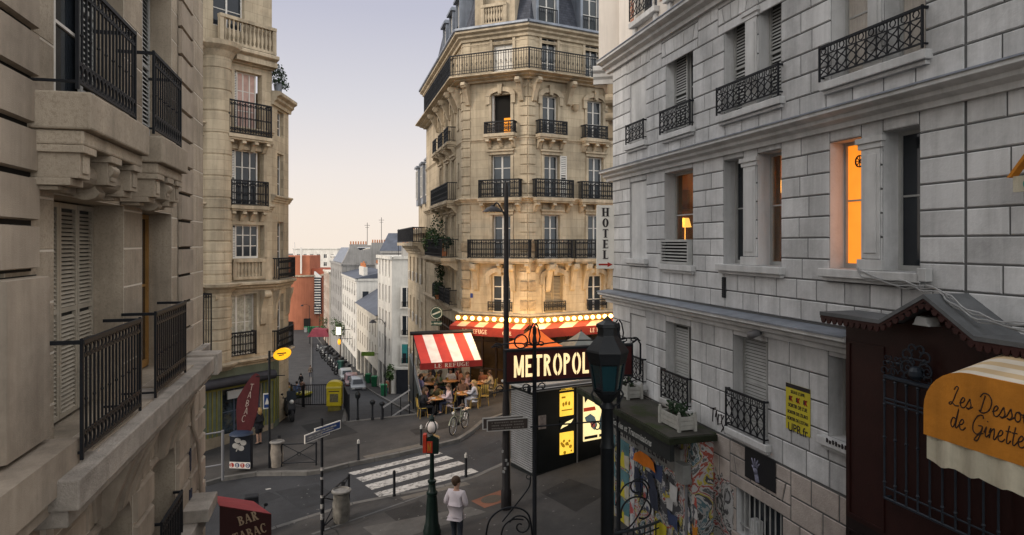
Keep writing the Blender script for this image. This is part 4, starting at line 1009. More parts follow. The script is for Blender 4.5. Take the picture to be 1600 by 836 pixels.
for i in range(n + 1):
    x = al + .03 + (Wd - .06) * i / n; vs += [(x, -AO + .012 + .012 * math.sin(i * .9), ab + .002), (x, -AO + .012 + .03 * math.sin(i * .9), ab - .25 - .045 * abs(math.sin(PI * i / 6.5)))]
mb.add(vs, [(2 * i, 2 * i + 2, 2 * i + 3, 2 * i + 1) for i in range(n)]); mb.build('valance', mat('cream_canvas', (.52, .47, .36), .85, .14, 3, .3, 20, streak=.3, dirt=.2), aw, True)
mb = SH.mb(); xa, za = au(1484, 632); script_text(mb, 'Les Dessous', xa, za, .105, -AO + .003, .0085); xa, za = au(1484, 668); script_text(mb, 'de Ginette', xa, za + .01, .11, -AO + .003, .0085)
mb.build('lettering', mat('ink_brown', (.03, .015, .01), .7, 0), aw)
# small hanging sign at the frame's edge
HS = thing('hanging_sign', 'small cream hanging sign under an orange ridge cap near the top of the white wall', 'sign', tuple(at(1592, 300, 7.3)))
mb = MB(Matrix.Rotation(FS.rz, 4, 'Z')); mb.box(-.05, -.02, .0, .35, .02, .17); mb.build('panel', mat('cream_canvas', (.55, .5, .38)), HS)
mb = MB(Matrix.Rotation(FS.rz, 4, 'Z')); mb.prism([(-.1, .16), (.15, .46), (.4, .16), (.36, .16), (.15, .4), (-.06, .16)], -.05, .05, 'y'); mb.build('ridge_cap', mat('orange_canvas', (.52, .2, .022)), HS)
mb = MB(Matrix.Rotation(FS.rz, 4, 'Z')); mb.tube([(.12, -.021, .08), (.12, -.026, .08)], .055, 16); mb.build('emblem', mat('teal_paint', (.03, .2, .2), .6), HS)
mb = MB(Matrix.Rotation(FS.rz, 4, 'Z')); mb.bar((.15, .0, .4), (.15, .7, .4), .03); mb.build('bracket', M_iron, HS)
# ------------------------------------------------------------------ left building
LX = lambda y: -2.44 - .2535 * y
FL = Fac((LX(-1.5), -1.5), (LX(12.25), 12.25), -.6)
LB = Bld('brown_limestone_building', 'brown limestone apartment building with black balcony railings and carved brackets along the left side', FL)
uL = FL.u; Z = lambda z: z + .6; LE = FL.len
w1 = (uL(84), uL(193)); w2 = (uL(222), uL(268)); g1 = (uL(140), uL(207)); g2 = (uL(236), uL(274))
LH = [(w1[0], w1[1], Z(5.42), Z(7.62), .42), (w2[0], w2[1], Z(5.42), Z(7.62), .42), (w1[0], w1[1], Z(8.5), Z(10.9), .4), (w2[0], w2[1], Z(8.5), Z(10.9), .4), (g1[0], g1[1], Z(1.2), Z(4.4), .4), (g2[0], g2[1], Z(1.2), Z(4.4), .4),
      (.4, uL(6), Z(5.9), Z(7.6), .45), (.4, uL(6), Z(8.9), Z(10.9), .45), (.4, 2.6, Z(1.2), Z(4.2), .4)]
mb = LB.mb(); wallgrid(mb, 0, LE, -.6, 19.5, LH, 0, .4, 1, 0)
stones(mb, 0, LE, Z(5.4), 16, .43, 1.05, .02, .005, [h for h in LH if h[2] > 5], rnd, cham=.004, lint=.45, vouss=False)
# deep-jointed ground floor
stones(mb, uL(70), LE, -.6, Z(5.12), .43, .8, .045, .05, [h for h in LH if h[2] < 5], rnd, cham=.02, lint=.5, mi=2)
mb.quad((LE, 0, -.6), (LE, 0, 19.5), (LE, 9, 19.5), (LE, 9, -.6)); mb.quad((0, 0, -.6), (0, 9, -.6), (0, 9, 19.5), (0, 0, 19.5)); mb.quad((0, 0, 19.5), (LE, 0, 19.5), (LE, 9, 19.5), (0, 9, 19.5)); mb.quad((0, 9, -.6), (LE, 9, -.6), (LE, 9, 19.5), (0, 9, 19.5))
mb.build('wall', [M_lime, M_limejoint, M_limedark], LB.e)
# rusticated piers
mb = LB.mb(); pa, pb = uL(8, .1), uL(70, .1)
def rust(a, b, z0, z1, h, out, gap):
    n = round((z1 - z0) / h); hh = (z1 - z0) / n
    mb.box(a + .03, -.016, z0, b - .03, -.0135, z1, 1)
    for i in range(n): slab(mb, a, b, z0 + i * hh + gap / 2, z0 + (i + 1) * hh - gap / 2, -.014, out, .012)
rust(pa, pb, Z(6.98), 14, .385, .055, .04); rust(pa, pb + .1, Z(5.62), Z(6.95), 1.3, .09, .02); rust(pa, pb, Z(1), Z(5.2), .46, .055, .04)
rust(uL(277), uL(296), Z(5.45), 14, .42, .05, .035)
mb.box(pa - .6, -.3, Z(5.28), pb + .16, -.014, Z(5.6)); mb.box(pa - .4, -.24, Z(5.14), pb + .1, -.014, Z(5.278))
mb.build('rusticated_pier', [M_limedark, M_dark], LB.e)
# belt course under the first balconies
lu = uL(124, .45)
mb = LB.mb(); mb.box(lu, -.45, Z(5.16), 13., .02, Z(5.4)); mb.box(lu + .04, -.36, Z(5.02), 12.9, -.002, Z(5.158)); mb.box(lu - .5, -.12, Z(5.2), lu - .002, -.016, Z(5.42))
mb.box(12.62, -.5, Z(5.1), 13.04, .02, Z(5.44)); mb.box(13.05, -.12, Z(5.16), LE + .05, -.017, Z(5.4)); mb.box(12.3, -.42, Z(2.9), 13.1, -.002, Z(3.1)); mb.box(11.9, -.26, Z(2.6), 13.0, -.05, Z(2.898))
mb.build('belt_course', mat('weathered_ledge', (.34, .3, .26), .9, .25, 3, .6, 40, dirt=.45), LB.e, bev=.015)
# brackets, curved soffits over the ground-floor openings
mb = LB.mb()
for a, b in (g1, g2, (.4, 2.6)):
    n = 10; m_ = (a + b) / 2; r_ = (b - a) / 2
    for s in (-1, 1):
        q = [(m_ + s * r_, Z(4.4)), (m_, Z(4.4))] + [(m_ + s * r_ * math.sin(PI / 2 * j / n), Z(4.4) - .42 * (1 - math.cos(PI / 2 * j / n))) for j in range(n + 1)]
        mb.prism(q, .01, .38, 'y')
    for s in (-1, 0, 1):
        x = m_ + s * r_ * .6
        mb.prism([(-.002, Z(4.3)), (-.12, Z(4.35)), (-.16, Z(4.55)), (-.24, Z(4.75)), (-.34, Z(5.0)), (-.002, Z(5.0))], x - .1, x + .1, 'x')
mb.build('ground_floor_arch', M_limedark, LB.e)
S1 = (uL(137, .43) - .02, uL(229, .43)); S2 = (uL(251, .43) - .02, uL(290, .43))
mb = LB.mb()
for a, b in (S1, S2): mb.box(a, -.46, Z(8.1), b, .02, Z(8.4)); mb.box(a + .03, -.4, Z(7.98), b - .03, -.014, Z(8.098))
mb.build('balcony_slab', M_lime, LB.e, bev=.018)
mb = LB.mb()
for a, b in (S1, S2):
    L_ = b - a
    for k, x in enumerate((a + .06, a + L_ * .5 - .12, b - .3)):
        wd = .24
        mb.box(x, -.36, Z(7.72), x + wd, -.014, Z(7.93)); mb.box(x - .03, -.4, Z(7.92), x + wd + .03, -.014, Z(7.979)); mb.box(x + .05, -.372, Z(7.76), x + wd - .05, -.361, Z(7.9))
        if k == 1: mb.prism([(-.014, Z(7.92))] + catmull([(-.34, Z(7.92)), (-.40, Z(7.87)), (-.37, Z(7.8)), (-.27, Z(7.75)), (-.25, Z(7.7)), (-.28, Z(7.65)), (-.24, Z(7.6)), (-.15, Z(7.585)), (-.06, Z(7.62))], 4) + [(-.014, Z(7.66))], x + .03, x + wd - .03, 'x')
        else: mb.box(x - .03, -.3, Z(7.66), x + wd + .03, -.014, Z(7.718)); mb.box(x + .02, -.2, Z(7.625), x + wd - .02, -.014, Z(7.658))
    mb.tube([(a + .28, -.17, Z(7.79)), (b - .28, -.17, Z(7.79))], .11, 14); mb.box(a + .2, -.1, Z(7.63), b - .2, -.014, Z(7.7))
mb.build('carved_bracket', M_lime, LB.e, bev=.01)
for k, (a, b) in enumerate((w1, w2)):
    R0 = uL(128 if k == 0 else 243, .33); R1 = uL(219 if k == 0 else 289.5, .33)
    railing(LB, FL, R0, R1, Z(5.43), Z(6.39), .33, 'bars', M_iron, t=.0115)
    R0 = uL(121 if k == 0 else 240, .36); R1 = uL(211 if k == 0 else 282, .36)
    railing(LB, FL, R0, R1, Z(8.42), Z(9.32), .36, 'bars', M_iron, t=.0115)
    mb = LB.mb(); mb.box(a, -.3, Z(5.4), b, .4, Z(5.418)); mb.build('threshold', M_limedark, LB.e)
shm = mat('cream_metal_shutter', (.36, .32, .26), .6, .15, 4, .05)
a, b = w1; mid = b - .005
for i in range(4): shutter(LB, FL, a + (mid - a) * i / 4 + .004, a + (mid - a) * (i + 1) / 4 - .004, Z(5.46), Z(7.6), .3, shm, .042)
window(LB, FL, w2[0], w2[1], Z(5.45), Z(7.6), .3, 2, 2, mat('ochre_wood', (.32, .17, .05), .5, .2, 4), M_glass)
for a, b in (w1, w2):
    window(LB, FL, a, b, Z(8.52), Z(10.9), .34, 2, 3, M_frame, M_glass); shutter(LB, FL, b - .45, b - .02, Z(8.52), Z(10.88), .28, M_shut, .06)
for a, b in (g1, g2, (.4, 2.6)): window(LB, FL, a, b, Z(1.2), Z(4.4), .36, 2, 3, M_shut, M_glass)
window(LB, FL, .4, uL(6), Z(5.9), Z(7.6), .4, 2, 2, M_frame, M_glass); window(LB, FL, .4, uL(6), Z(8.9), Z(10.9), .4, 2, 2, M_frame, M_glass)
railing(LB, FL, g2[0] + .1, g2[1] - .05, Z(2.6), Z(3.5), .1, 'bars', M_iron, t=.012)
mb = LB.mb(); pts = [(uL(300, .07), -.08, Z(4.9)), (uL(301, .07), -.08, Z(4.2)), (uL(306, .07), -.1, Z(3.9)), (uL(311, .07), -.1, Z(3.2)), (uL(311, .07), -.1, Z(2.0))]; mb.tube(pts, .03, 8); mb.build('drain_pipe', M_limedark, LB.e, True)
for k, (px, py, s_) in enumerate(((298, 717, .2), (298, 783, .24))):
    G_ = Bld('graffiti', ('blue stencil of a figure sprayed on the rusticated limestone wall', 'black scribbled tag low on the rusticated limestone wall')[k], FL, 'graffiti'); mb = G_.mb(); u, w = FL.uw(px, py, .06); rr = random.Random(k + 3)
    for j in range(7): mb.tube([(u + rr.uniform(-.5, .5) * s_ * (.5 if k == 0 else 1), -.055, w + (rr.uniform(-1, 1)) * s_) for _ in range(3)], .014, 4)
    mb.build('paint', mat('spray_blue_black', (.03, .035, .06), .6), G_.e)
# maroon BAR TABAC awning below the corner
def patch(mb, p, mi=0, th=.015):
    mb.add([tuple(v) for v in p] + [tuple(v + Vector((0, 0, -th))) for v in p], [(0, 1, 2, 3), (7, 6, 5, 4), (0, 4, 5, 1), (1, 5, 6, 2), (2, 6, 7, 3), (3, 7, 4, 0)], mi)
AW = thing('bar_awning', 'maroon awning reading BAR TABAC below the limestone building', 'awning', tuple(at(340, 800, 11.6)))
inv = Matrix.Translation(-AW.location)
A_, B_, C2, D_ = at(334, 774, 12.4), at(396, 783, 12.1), at(424, 803, 11.2), at(343, 790, 11.0)
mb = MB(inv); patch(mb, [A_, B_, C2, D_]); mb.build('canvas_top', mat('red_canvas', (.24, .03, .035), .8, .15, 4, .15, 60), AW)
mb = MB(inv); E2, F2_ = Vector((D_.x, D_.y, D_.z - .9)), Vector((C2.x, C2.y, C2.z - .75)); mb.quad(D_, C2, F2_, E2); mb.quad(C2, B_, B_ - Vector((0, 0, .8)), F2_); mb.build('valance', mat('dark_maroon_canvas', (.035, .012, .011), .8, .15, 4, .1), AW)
d = (C2 - D_); d.z = 0; ang = math.atan2(d.y, d.x); T_ = inv @ Matrix.Translation(D_ + Vector((0, 0, 0))) @ Matrix.Rotation(ang, 4, 'Z') @ Matrix.Rotation(-.26, 4, 'Y')
mb = MB(T_); letters(mb, 'BAR', .2, -.42, .15, -.01, .2, .08, .07, .85, .14, .006); letters(mb, 'TABAC', .06, -.66, .15, -.01, .2, .08, .07, .85, .14, .006)
# tilt of the sagging cloth
sh = Matrix.Identity(4); sh[2][0] = .14
o = mb.build('lettering', mat('faded_gold', (.32, .23, .15), .7, .1), AW)
mb = MB(inv); mb.tube([A_, Vector((LX(12.1), 12.1, A_.z + .05))], .03, 6); mb.build('bracket', M_iron, AW)

# ------------------------------------------------------------------ flower shed against the right building
FF = Fac((RX(17.9) - 1.25, 17.9), (RX(13.35) - 1.05, 13.3))
FB = Bld('flower_stall', 'low poster covered flower stall with mossy flat roof against the white building', FF, 'stall')
T0 = 3.42; LN = FF.len; Lr = FF.u(1044) - .02
mb = FB.mb(); mb.prism([(0, 0), (LN, 0), (LN, 1.1), (0, 1.15)], T0 - .02, T0, 'z'); mb.prism([(-.03, -.05), (LN + .05, -.05), (LN + .05, 1.1), (-.03, 1.15)], T0 - .14, T0 - .021, 'z', 1)
mb.build('roof', [mat('mossy_roof', (.06, .056, .048), .95, .3, 1.2, .6, 50, rust=((.032, .045, .014), 1.4, .85), dirt=.4), mat('moss_edge', (.022, .026, .014), .9, .4, 4, .6)], FB.e)
mb = FB.mb(); mb.box(.45, .55, -.6, LN - .1, 1.02, T0 - .145); mb.build('wall', collage('torn_paper_wall', [(.05, .05, .055), (.3, .29, .28), (.1, .1, .1), (.38, .37, .36), (.3, .06, .04), (.36, .35, .34), (.4, .33, .05), (.05, .05, .06), (.4, .39, .38), (.07, .13, .15), (.3, .29, .28), (.04, .04, .04)], 1.7, 3, peel=True), FB.e)
f0 = FF.u(953, -.02); mb = FB.mb(); mb.box(f0, .02, T0 - .5, LN - .05, .118, T0 - .15); mb.build('fascia', mat('blackboard', (.02, .022, .022), .6, .2, 3), FB.e)
mb = FB.mb(); put_text(mb, 'Florales et Transmissions', f0 + .1, T0 - .42, .2, .0185, .004, .95, 'LEFT', shear=.25); mb.build('fascia_lettering', mat('chalk_white', (.36, .36, .34), .8, .3, 8), FB.e)
mb = FB.mb(); mb.box(.47, .48, T0 - .95, LN - .45, .548, T0 - .42); mb.build('signboard', mat('worn_grey_board', (.2, .195, .18), .8, .35, 2, .3, dirt=.4), FB.e)
mb = FB.mb(); letters(mb, 'AU CENTRE', .7, T0 - .87, .26, .478, .2, .1, 0, .9, .22, .004); letters(mb, 'FLEURI', 2.75, T0 - .87, .26, .478, .2, .1, 0, .9, .22, .004); mb.build('signboard_lettering', mat('sign_black', (.025, .02, .022)), FB.e)
# posters: yellow film sheets, a man's coat under an orange umbrella, torn scraps
ym = mat('poster_yellow', (.5, .42, .035)); 
fu = lambda px, py: FF.uw(px, py, -.54)
def poster(px0, px1, top_, bot, m, y=.542, label=None, parts=()):
    a, b = fu(px0, 600)[0], fu(px1, 600)[0]; mb = FB.mb(); mb.box(a, y - .004, bot, b, y, top_); 
    o = mb.build('poster', m, FB.e); 
    if label: o['label'] = label
    return o, a, b
for r in range(4):
    for (x0, x1) in ((954, 961), (963.5, 983)):
        tp = 2.42 - r * .72
        o, a, b = poster(x0, x1, tp, tp - .68, mat('poster_teal', (.08, .17, .19), .6, .3, 3), label='green and yellow film poster with a figure in a yellow dress')
        mb = FB.mb(); n = 3 if x1 > 970 else 1; put_text(mb, 'INI' if n == 3 else 'I', a + .03, tp - .19, .2, .5355, .008, .8 if n == 3 else .6, 'LEFT', mi=0)
        c = (a + b) / 2; mb.prism([(c - .06, tp - .3), (c + .07, tp - .28), (c + .15, tp - .66), (c - .15, tp - .66)], .537, .5355, 'y', 0); mb.ball((c, .535, tp - .27), .03, 8, 1, (1, .15, 1.2)); mb.prism([(c + .07, tp - .35), (b - .01, tp - .3), (b - .01, tp - .64), (c + .12, tp - .64)], .537, .5352, 'y', 2); mb.box(a + .002, .5365, tp - .4, a + .05, .5357, tp - .2, 3)
        mb.build('print', [ym, mat('poster_skin', (.35, .22, .16), .7), mat('poster_cream', (.42, .38, .3), .7, .2, 6), mat('leaf_dark', (.02, .042, .018))], o)
stripm = collage('list_paper', [(.44, .43, .43), (.3, .3, .32), (.44, .42, .42), (.1, .12, .25), (.45, .44, .43), (.35, .06, .06)], 9, 8)
poster(984.5, 991, 2.4, -.4, stripm)
mats_ = [collage('scrap_a', [(.45, .44, .43), (.05, .05, .06), (.4, .38, .36), (.1, .11, .16), (.45, .44, .43), (.03, .03, .03), (.45, .36, .04), (.3, .29, .28)], 7, 1), collage('scrap_b', [(.1, .1, .12), (.4, .39, .38), (.3, .06, .05), (.45, .45, .44), (.04, .05, .09), (.3, .3, .3), (.02, .02, .02), (.42, .42, .42), (.4, .15, .03)], 8, 2), collage('scrap_c', [(.44, .43, .42), (.42, .41, .4), (.08, .08, .09), (.4, .35, .3), (.05, .05, .05), (.44, .43, .42), (.36, .06, .04)], 6, 4), mat('poster_navy', (.045, .06, .12), .6, .3, 3), mat('poster_orange', (.5, .2, .02), .7, .3, 4), ym, mat('poster_pale', (.5, .49, .48), .7, .2, 3)]
rr = random.Random(9)
for i in range(26):
    x0 = 993 + rr.uniform(0, 92); w = rr.uniform(6, 18); a = fu(x0, 600)[0]; zt = rr.uniform(-.2, 2.38); hh_ = rr.uniform(.3, .75); wd = rr.uniform(.25, .6)
    if a + wd > LN - .25: wd = max(.15, LN - .25 - a)
    mb = FB.mb(); y = .5485 - .0022 * (i % 22) - .002
    j = [rr.uniform(-.04, .04) for _ in range(12)]
    mb.prism([(a + j[0], zt - hh_ + j[1]), (a + wd * .5, zt - hh_ + j[2] * 2), (a + wd + j[3], zt - hh_ + j[4]), (a + wd + j[5], zt - hh_ * .5), (a + wd + j[6], zt + j[7]), (a + wd * .4, zt + j[8]), (a + j[9], zt + j[10])], y, y - .0015, 'y')
    mb.build('poster', mats_[(0, 6, 2, 5, 1, 3, 6, 0, 4, 2, 1, 5)[(i * 7 + i // 4) % 12]], FB.e)
# the painted pair under an orange umbrella
mb = FB.mb(); um = [fu(*p) for p in ((992, 718), (994, 708), (1003, 704), (1014, 710), (1024, 722), (1027, 739), (1018, 731), (1008, 728), (1000, 722))]
mb.prism(um, .492, .49, 'y'); mb.build('painted_umbrella', mat('umbrella_orange', (.62, .17, .015), .7, .15, 5), FB.e)
mb = FB.mb()
for q in ([(995, 728), (1000, 731), (1003, 745), (1004, 780), (997, 770), (993, 745)], [(1014, 735), (1022, 740), (1030, 770), (1031, 800), (1020, 792), (1016, 765)]): mb.prism([fu(*p) for p in q], .494, .492, 'y')
mb.build('painted_figure', mat('poster_ink', (.03, .035, .055), .7, .3, 5), FB.e)
mb = FB.mb(); u, w = fu(1090, 690); a = LN - .46; mb.box(a, .35, 2.4, a + .32, .545, 2.78); mb.build('electric_box', mat('grey_plastic', (.2, .2, .19), .6, .2, 5), FB.e, bev=.01)
mb = FB.mb(); mb.tube([(a + .2, .5, 2.4), (a + .2, .5, -.3)], .03, 8); mb.build('conduit', mat('grey_metal', (.16, .16, .17)), FB.e, True)
# paper-plastered strip of building wall beside the stall
T_ = Bld('poster_patch', 'ragged layers of torn white and black bills on the building wall beside the flower stall', FR, 'posters'); a, b = uR(1106), uR(1147)
mb = T_.mb(); q = []
for i in range(13): q.append((a + (b - a) * i / 12, 2.72 + .12 * math.sin(i * 2.1) - .015 * i))
mb.prism([(a, -.3)] + q + [(b, -.3)], -.018, -.014, 'y'); mb.build('torn_bills', collage('torn_bills', [(.04, .04, .04), (.3, .3, .3), (.06, .06, .06), (.4, .39, .38), (.36, .35, .34), (.05, .05, .05), (.4, .39, .38), (.28, .06, .05), (.38, .37, .36), (.04, .04, .04), (.3, .3, .3)], 1.9, 6, peel=True), T_.e)

# wooden flower boxes on the stall roof
def planter(u, v, label, n):
    e = Bld('flower_box', label, FF, 'planter'); e.e.location = FF.M @ Vector((u, v, T0)); mb = MB(); L_, W2, H = .78, .36, .3
    for k in range(3):
        z = .03 + k * .09
        mb.box(-L_ / 2, -W2 / 2, z, L_ / 2, -W2 / 2 + .025, z + .082); mb.box(-L_ / 2, W2 / 2 - .025, z, L_ / 2, W2 / 2, z + .082); mb.box(-L_ / 2, -W2 / 2 + .026, z, -L_ / 2 + .025, W2 / 2 - .026, z + .082); mb.box(L_ / 2 - .025, -W2 / 2 + .026, z, L_ / 2, W2 / 2 - .026, z + .082)
    for sx in (-1, 1):
        for sy in (-1, 1): mb.box(sx * L_ / 2 - .03, sy * W2 / 2 - .03, 0, sx * L_ / 2 + .03, sy * W2 / 2 + .03, .34); mb.ball((sx * L_ / 2, sy * W2 / 2, .365), .032, 8)
    mb.build('box', mat('weathered_white_wood', (.37, .36, .33), .85, .2, 5, .3, dirt=.3), e.e)
    mb = MB(); mb.box(-L_ / 2 + .026, -W2 / 2 + .026, .05, L_ / 2 - .026, W2 / 2 - .026, .25); mb.build('soil', mat('soil', (.03, .022, .015), .95, .4, 8, .8), e.e)
    mb = MB(); rr = random.Random(n)
    for k in range(n): leaves(mb, (rr.uniform(-.28, .28), rr.uniform(-.1, .1), .32 + rr.uniform(0, .1)), .12, 26, rr, .07)
    mb.build('foliage', M_leafdark, e.e)
u, w = FF.uw(1062, 640, -.5); planter(FF.u(1060, -.55), .52, 'larger weathered white flower box near the open end of the stall roof', 8)
planter(FF.u(978, -.75), .8, 'smaller white flower box at the far end of the stall roof behind the street lantern', 3)
# ------------------------------------------------------------------ tabac building (left, behind)
TB = -1.5
FT = Fac((-13.4, 27.53), (-10.9, 31.0), TB); FT2 = Fac((-10.9, 31.0), (-10.93, 33.4), TB); FT3 = Fac((-10.93, 33.4), (-15.9, 47.6), TB)
KB = Bld('corner_apartment_building', 'cream corner building with round pier, iron balconies and a striped tobacco shop below', FT)
uT = FT.u; zT = lambda z: z - TB; TE = FT.len
def TW(x0, x1, y0, y1):
    u, w = FT.uw(x0, y1); return (uT(x0), uT(x1), w, FT.uw(x0, y0)[1])
t4, t3, t2, t1 = TW(366, 408, 109, 206), TW(362, 411, 232, 320), TW(363, 412, 351, 404), TW(345, 400, 462, 560)
mb = KB.mb(); TH = [t4, t3, t2, t1, (uT(347), uT(408), zT(-1.2), zT(.95), .25)]
th0 = (uT(333), uT(382), zT(16.4), zT(18.6)); TH.append(th0)
wallgrid(mb, -3, TE, -2, zT(20), TH, 0, .28)
mb.quad((-3, 0, -2), (-3, 12, -2), (-3, 12, zT(20)), (-3, 0, zT(20))); mb.quad((-3, 0, zT(20)), (TE, 0, zT(20)), (TE, 6, zT(20)), (-3, 12, zT(20)))
for k in range(4): # incised bands
    pass
mb.T = KB.inv @ FT2.M; BH = [(.75, 1.65, zT(2.3), zT(4.8)), (.75, 1.65, zT(6.0), zT(8.2)), (.75, 1.65, zT(9.2), zT(11.4)), (.75, 1.65, zT(12.2), zT(13.4))]
wallgrid(mb, 0, FT2.len, -2, zT(14), BH, 0, .25); mb.quad((0, 0, zT(14)), (FT2.len, 0, zT(14)), (FT2.len, 4, zT(14)), (0, 4, zT(14)))
mb.T = KB.inv @ FT3.M; wallgrid(mb, 0, FT3.len, -6, zT(14), [(x, x + 1, zT(z), zT(z + 2)) for x in (2, 5, 8, 11) for z in (2.5, 5.8, 9.2)], 0, .25)
mb.quad((FT3.len, 0, -6), (FT3.len, 0, zT(14)), (FT3.len, 8, zT(14)), (FT3.len, 8, -6)); mb.quad((0, 0, zT(14)), (FT3.len, 0, zT(14)), (FT3.len, 8, zT(14)), (0, 8, zT(14)))
mb.build('wall', M_cream, KB.e)
pr = []; z = zT(2.2)
while z < zT(15):
    big = .46 if z < zT(9) else .9
    pr += [(.62, z + .03), (.65, z + .05), (.65, z + big - .05), (.62, z + big - .03)] ; z += big
pc = (uT(320) + uT(357)) / 2
mb = KB.mb(); mb.lathe([(.62, zT(2.0))] + pr + [(.66, z), (.66, z + .3)], (pc, .12, 0), 20); mb.build('round_pier', M_cream, KB.e, True)
mb = KB.mb()
for w, o, h in ((zT(15.6), .5, .6), (zT(5.5), .5, .4), (zT(2.15), .35, .3)): cornice(mb, -1, TE + .05, CORN(w, o, h)); mb.lathe([(.66, w - h), (.8, w - h * .6), (.66 + o * .7, w - h * .3), (.66 + o * .8, w), (.6, w + .03)], (pc, .12, 0), 20)
for w, o, h in ((zT(12.25), .2, .25), (zT(8.9), .2, .25), (zT(11.7), .1, .15)): cornice(mb, -1, TE + .02, CORN(w, o, h))
mb.T = KB.inv @ FT2.M
for w, o, h in ((zT(14.1), .4, .6), (zT(5.5), .36, .45), (zT(9.4), .2, .3), (zT(2.15), .28, .3)): cornice(mb, -.05, FT2.len + .1, CORN(w, o, h))
mb.build('cornice', M_creamtrim, KB.e)
mb = KB.mb()
for i in range(14): x = pc + .75 + (TE - pc - .8) * i / 13; mb.box(x - .07, -.4, zT(15.08), x + .07, -.14, zT(15.28))
mb.build('modillion', M_creamtrim, KB.e)
def balus(B, fac, u0, u1, w0, w1, out, m, n):
    mb = B.mb(fac); h = w1 - w0; mb.box(u0, -out - .1, w0, u1, -out + .1, w0 + .12); mb.box(u0, -out - .12, w1 - .14, u1, -out + .12, w1); mb.box(u0, -out - .09, w0 + .12, u0 + .18, -out + .09, w1 - .14); mb.box(u1 - .18, -out - .09, w0 + .12, u1, -out + .09, w1 - .14)
    for i in range(n):
        x = u0 + .18 + (u1 - u0 - .36) * (i + .5) / n; hh = h - .26
        mb.lathe([(.05, 0), (.05, hh * .08), (.03, hh * .14), (.075, hh * .35), (.06, hh * .5), (.03, hh * .68), (.05, hh * .88), (.05, hh)], (x, -out, w0 + .12), 8)
    return mb.build('balustrade', m, B.e, True)
balus(KB, FT, uT(336), uT(424), zT(15.65), zT(16.85), .3, M_creamtrim, 12)
balus(KB, FT, t2[0] - .02, t2[1] + .02, zT(5.62), t2[2] - .03, .02, M_creamtrim, 7)
mb = KB.mb(); mb.box(-1, -.05, zT(5.5), t2[0] - .05, -.001, t2[2] + .05); mb.box(t2[1] + .05, -.05, zT(5.5), TE, -.001, t2[2] + .05); mb.build('parapet', M_creamtrim, KB.e)
mb = KB.mb()
for a, b, c, d in (t4, t3, t2, t1):
    for q in ((a - .16, c, a - .01, d + .16), (b + .01, c, b + .16, d + .16), (a - .01, d + .01, b + .01, d + .16)): mb.box(q[0], -.05, q[1], q[2], -.001, q[3])
mb.build('window_surround', M_creamtrim, KB.e)
for h, c_ in ((t4, mat('pink_curtain', (.45, .3, .26), .9, .2, 4)), (t3, None), (t2, None)):
    a, b, c, d = h; shutter(KB, FT, a + .01, a + (b - a) * .14, c, d, .08, M_frame, .07); window(KB, FT, a + (b - a) * .15, b - (b - a) * .12, c, d, .16, 3, 3, M_frame, M_glass, .055, .06, c_)
a, b, c, d = t1
window(KB, FT, a, b, c, d, .2, 4, 2, M_frame, M_glass, .05, .06, mat('striped_blind', (.36, .34, .28), .85, .4, 6)); window(KB, FT, *th0[:4], .2, 2, 3, M_frame, M_glass)
for h in BH: window(KB, FT2, *h, .18, 2, 3, M_frame, M_glass)
def slabcon(B, fac, u0, u1, w, out, m, n=3):
    mb = B.mb(fac); mb.box(u0, -out, w - .16, u1, .02, w - .003); mb.box(u0 + .04, -out + .06, w - .24, u1 - .04, -.001, w - .163); mb.build('balcony_slab', m, B.e, bev=.015)
    mb = B.mb(fac)
    for i in range(n):
        x = u0 + .18 + (u1 - u0 - .36) * i / max(1, n - 1); mb.prism([(-.001, w - .243), (-out + .1, w - .243), (-out + .06, w - .36), (-out * .5, w - .4), (-.1, w - .66), (-.001, w - .68)], x - .09, x + .09, 'x')
    mb.build('console', m, B.e)
for (x0, x1, yb, yt, px, st) in ((358, 424, 207, 155, .42, 'scroll'), (362, 419, 320, 281, .35, 'scroll')):
    a, b = uT(x0, px), uT(x1, px); w = FT.uw(x0, yb, px)[1]; wt = FT.uw(x0, yt, px)[1]; slabcon(KB, FT, a - .05, b + .05, w, px + .08, M_creamtrim, 4); railing(KB, FT, a, b, w, wt, px, st, M_iron, t=.021)
w = FT.uw(341, 562, .3)[1]; railing(KB, FT, uT(341, .3), uT(400, .3), w, FT.uw(341, 524, .3)[1], .3, 'scroll', M_iron, t=.021)
railing(KB, FT, uT(318, .9), uT(330, .9), FT.uw(322, 570, .9)[1], FT.uw(322, 460, .9)[1], .9, 'bars', M_iron, t=.018)
railing(KB, FT2, .05, FT2.len, zT(2.2), zT(3.2), .22, 'scroll', M_iron, t=.02); railing(KB, FT2, .05, FT2.len, zT(5.55), zT(6.5), .3, 'scroll', M_iron, t=.02, bow=.08)
mb = KB.mb()
for x in (t1[0] - .35, t1[1] + .3):
    mb.prism([(-.001, zT(5.1)), (-.45, zT(5.1)), (-.5, zT(4.9)), (-.35, zT(4.75)), (-.2, zT(4.3)), (-.12, zT(3.6)), (-.001, zT(3.5))], x - .14, x + .14, 'x'); mb.tube([(x - .17, -.36, zT(4.92)), (x + .17, -.36, zT(4.92))], .15, 12)
mb.T = KB.inv @ FT2.M
for x in (.3, 2.1): mb.prism([(-.001, zT(5.05)), (-.3, zT(5.05)), (-.27, zT(4.8)), (-.16, zT(4.5)), (-.1, zT(3.8)), (-.001, zT(3.7))], x - .14, x + .14, 'x')
mb.build('scroll_bracket', M_creamtrim, KB.e)
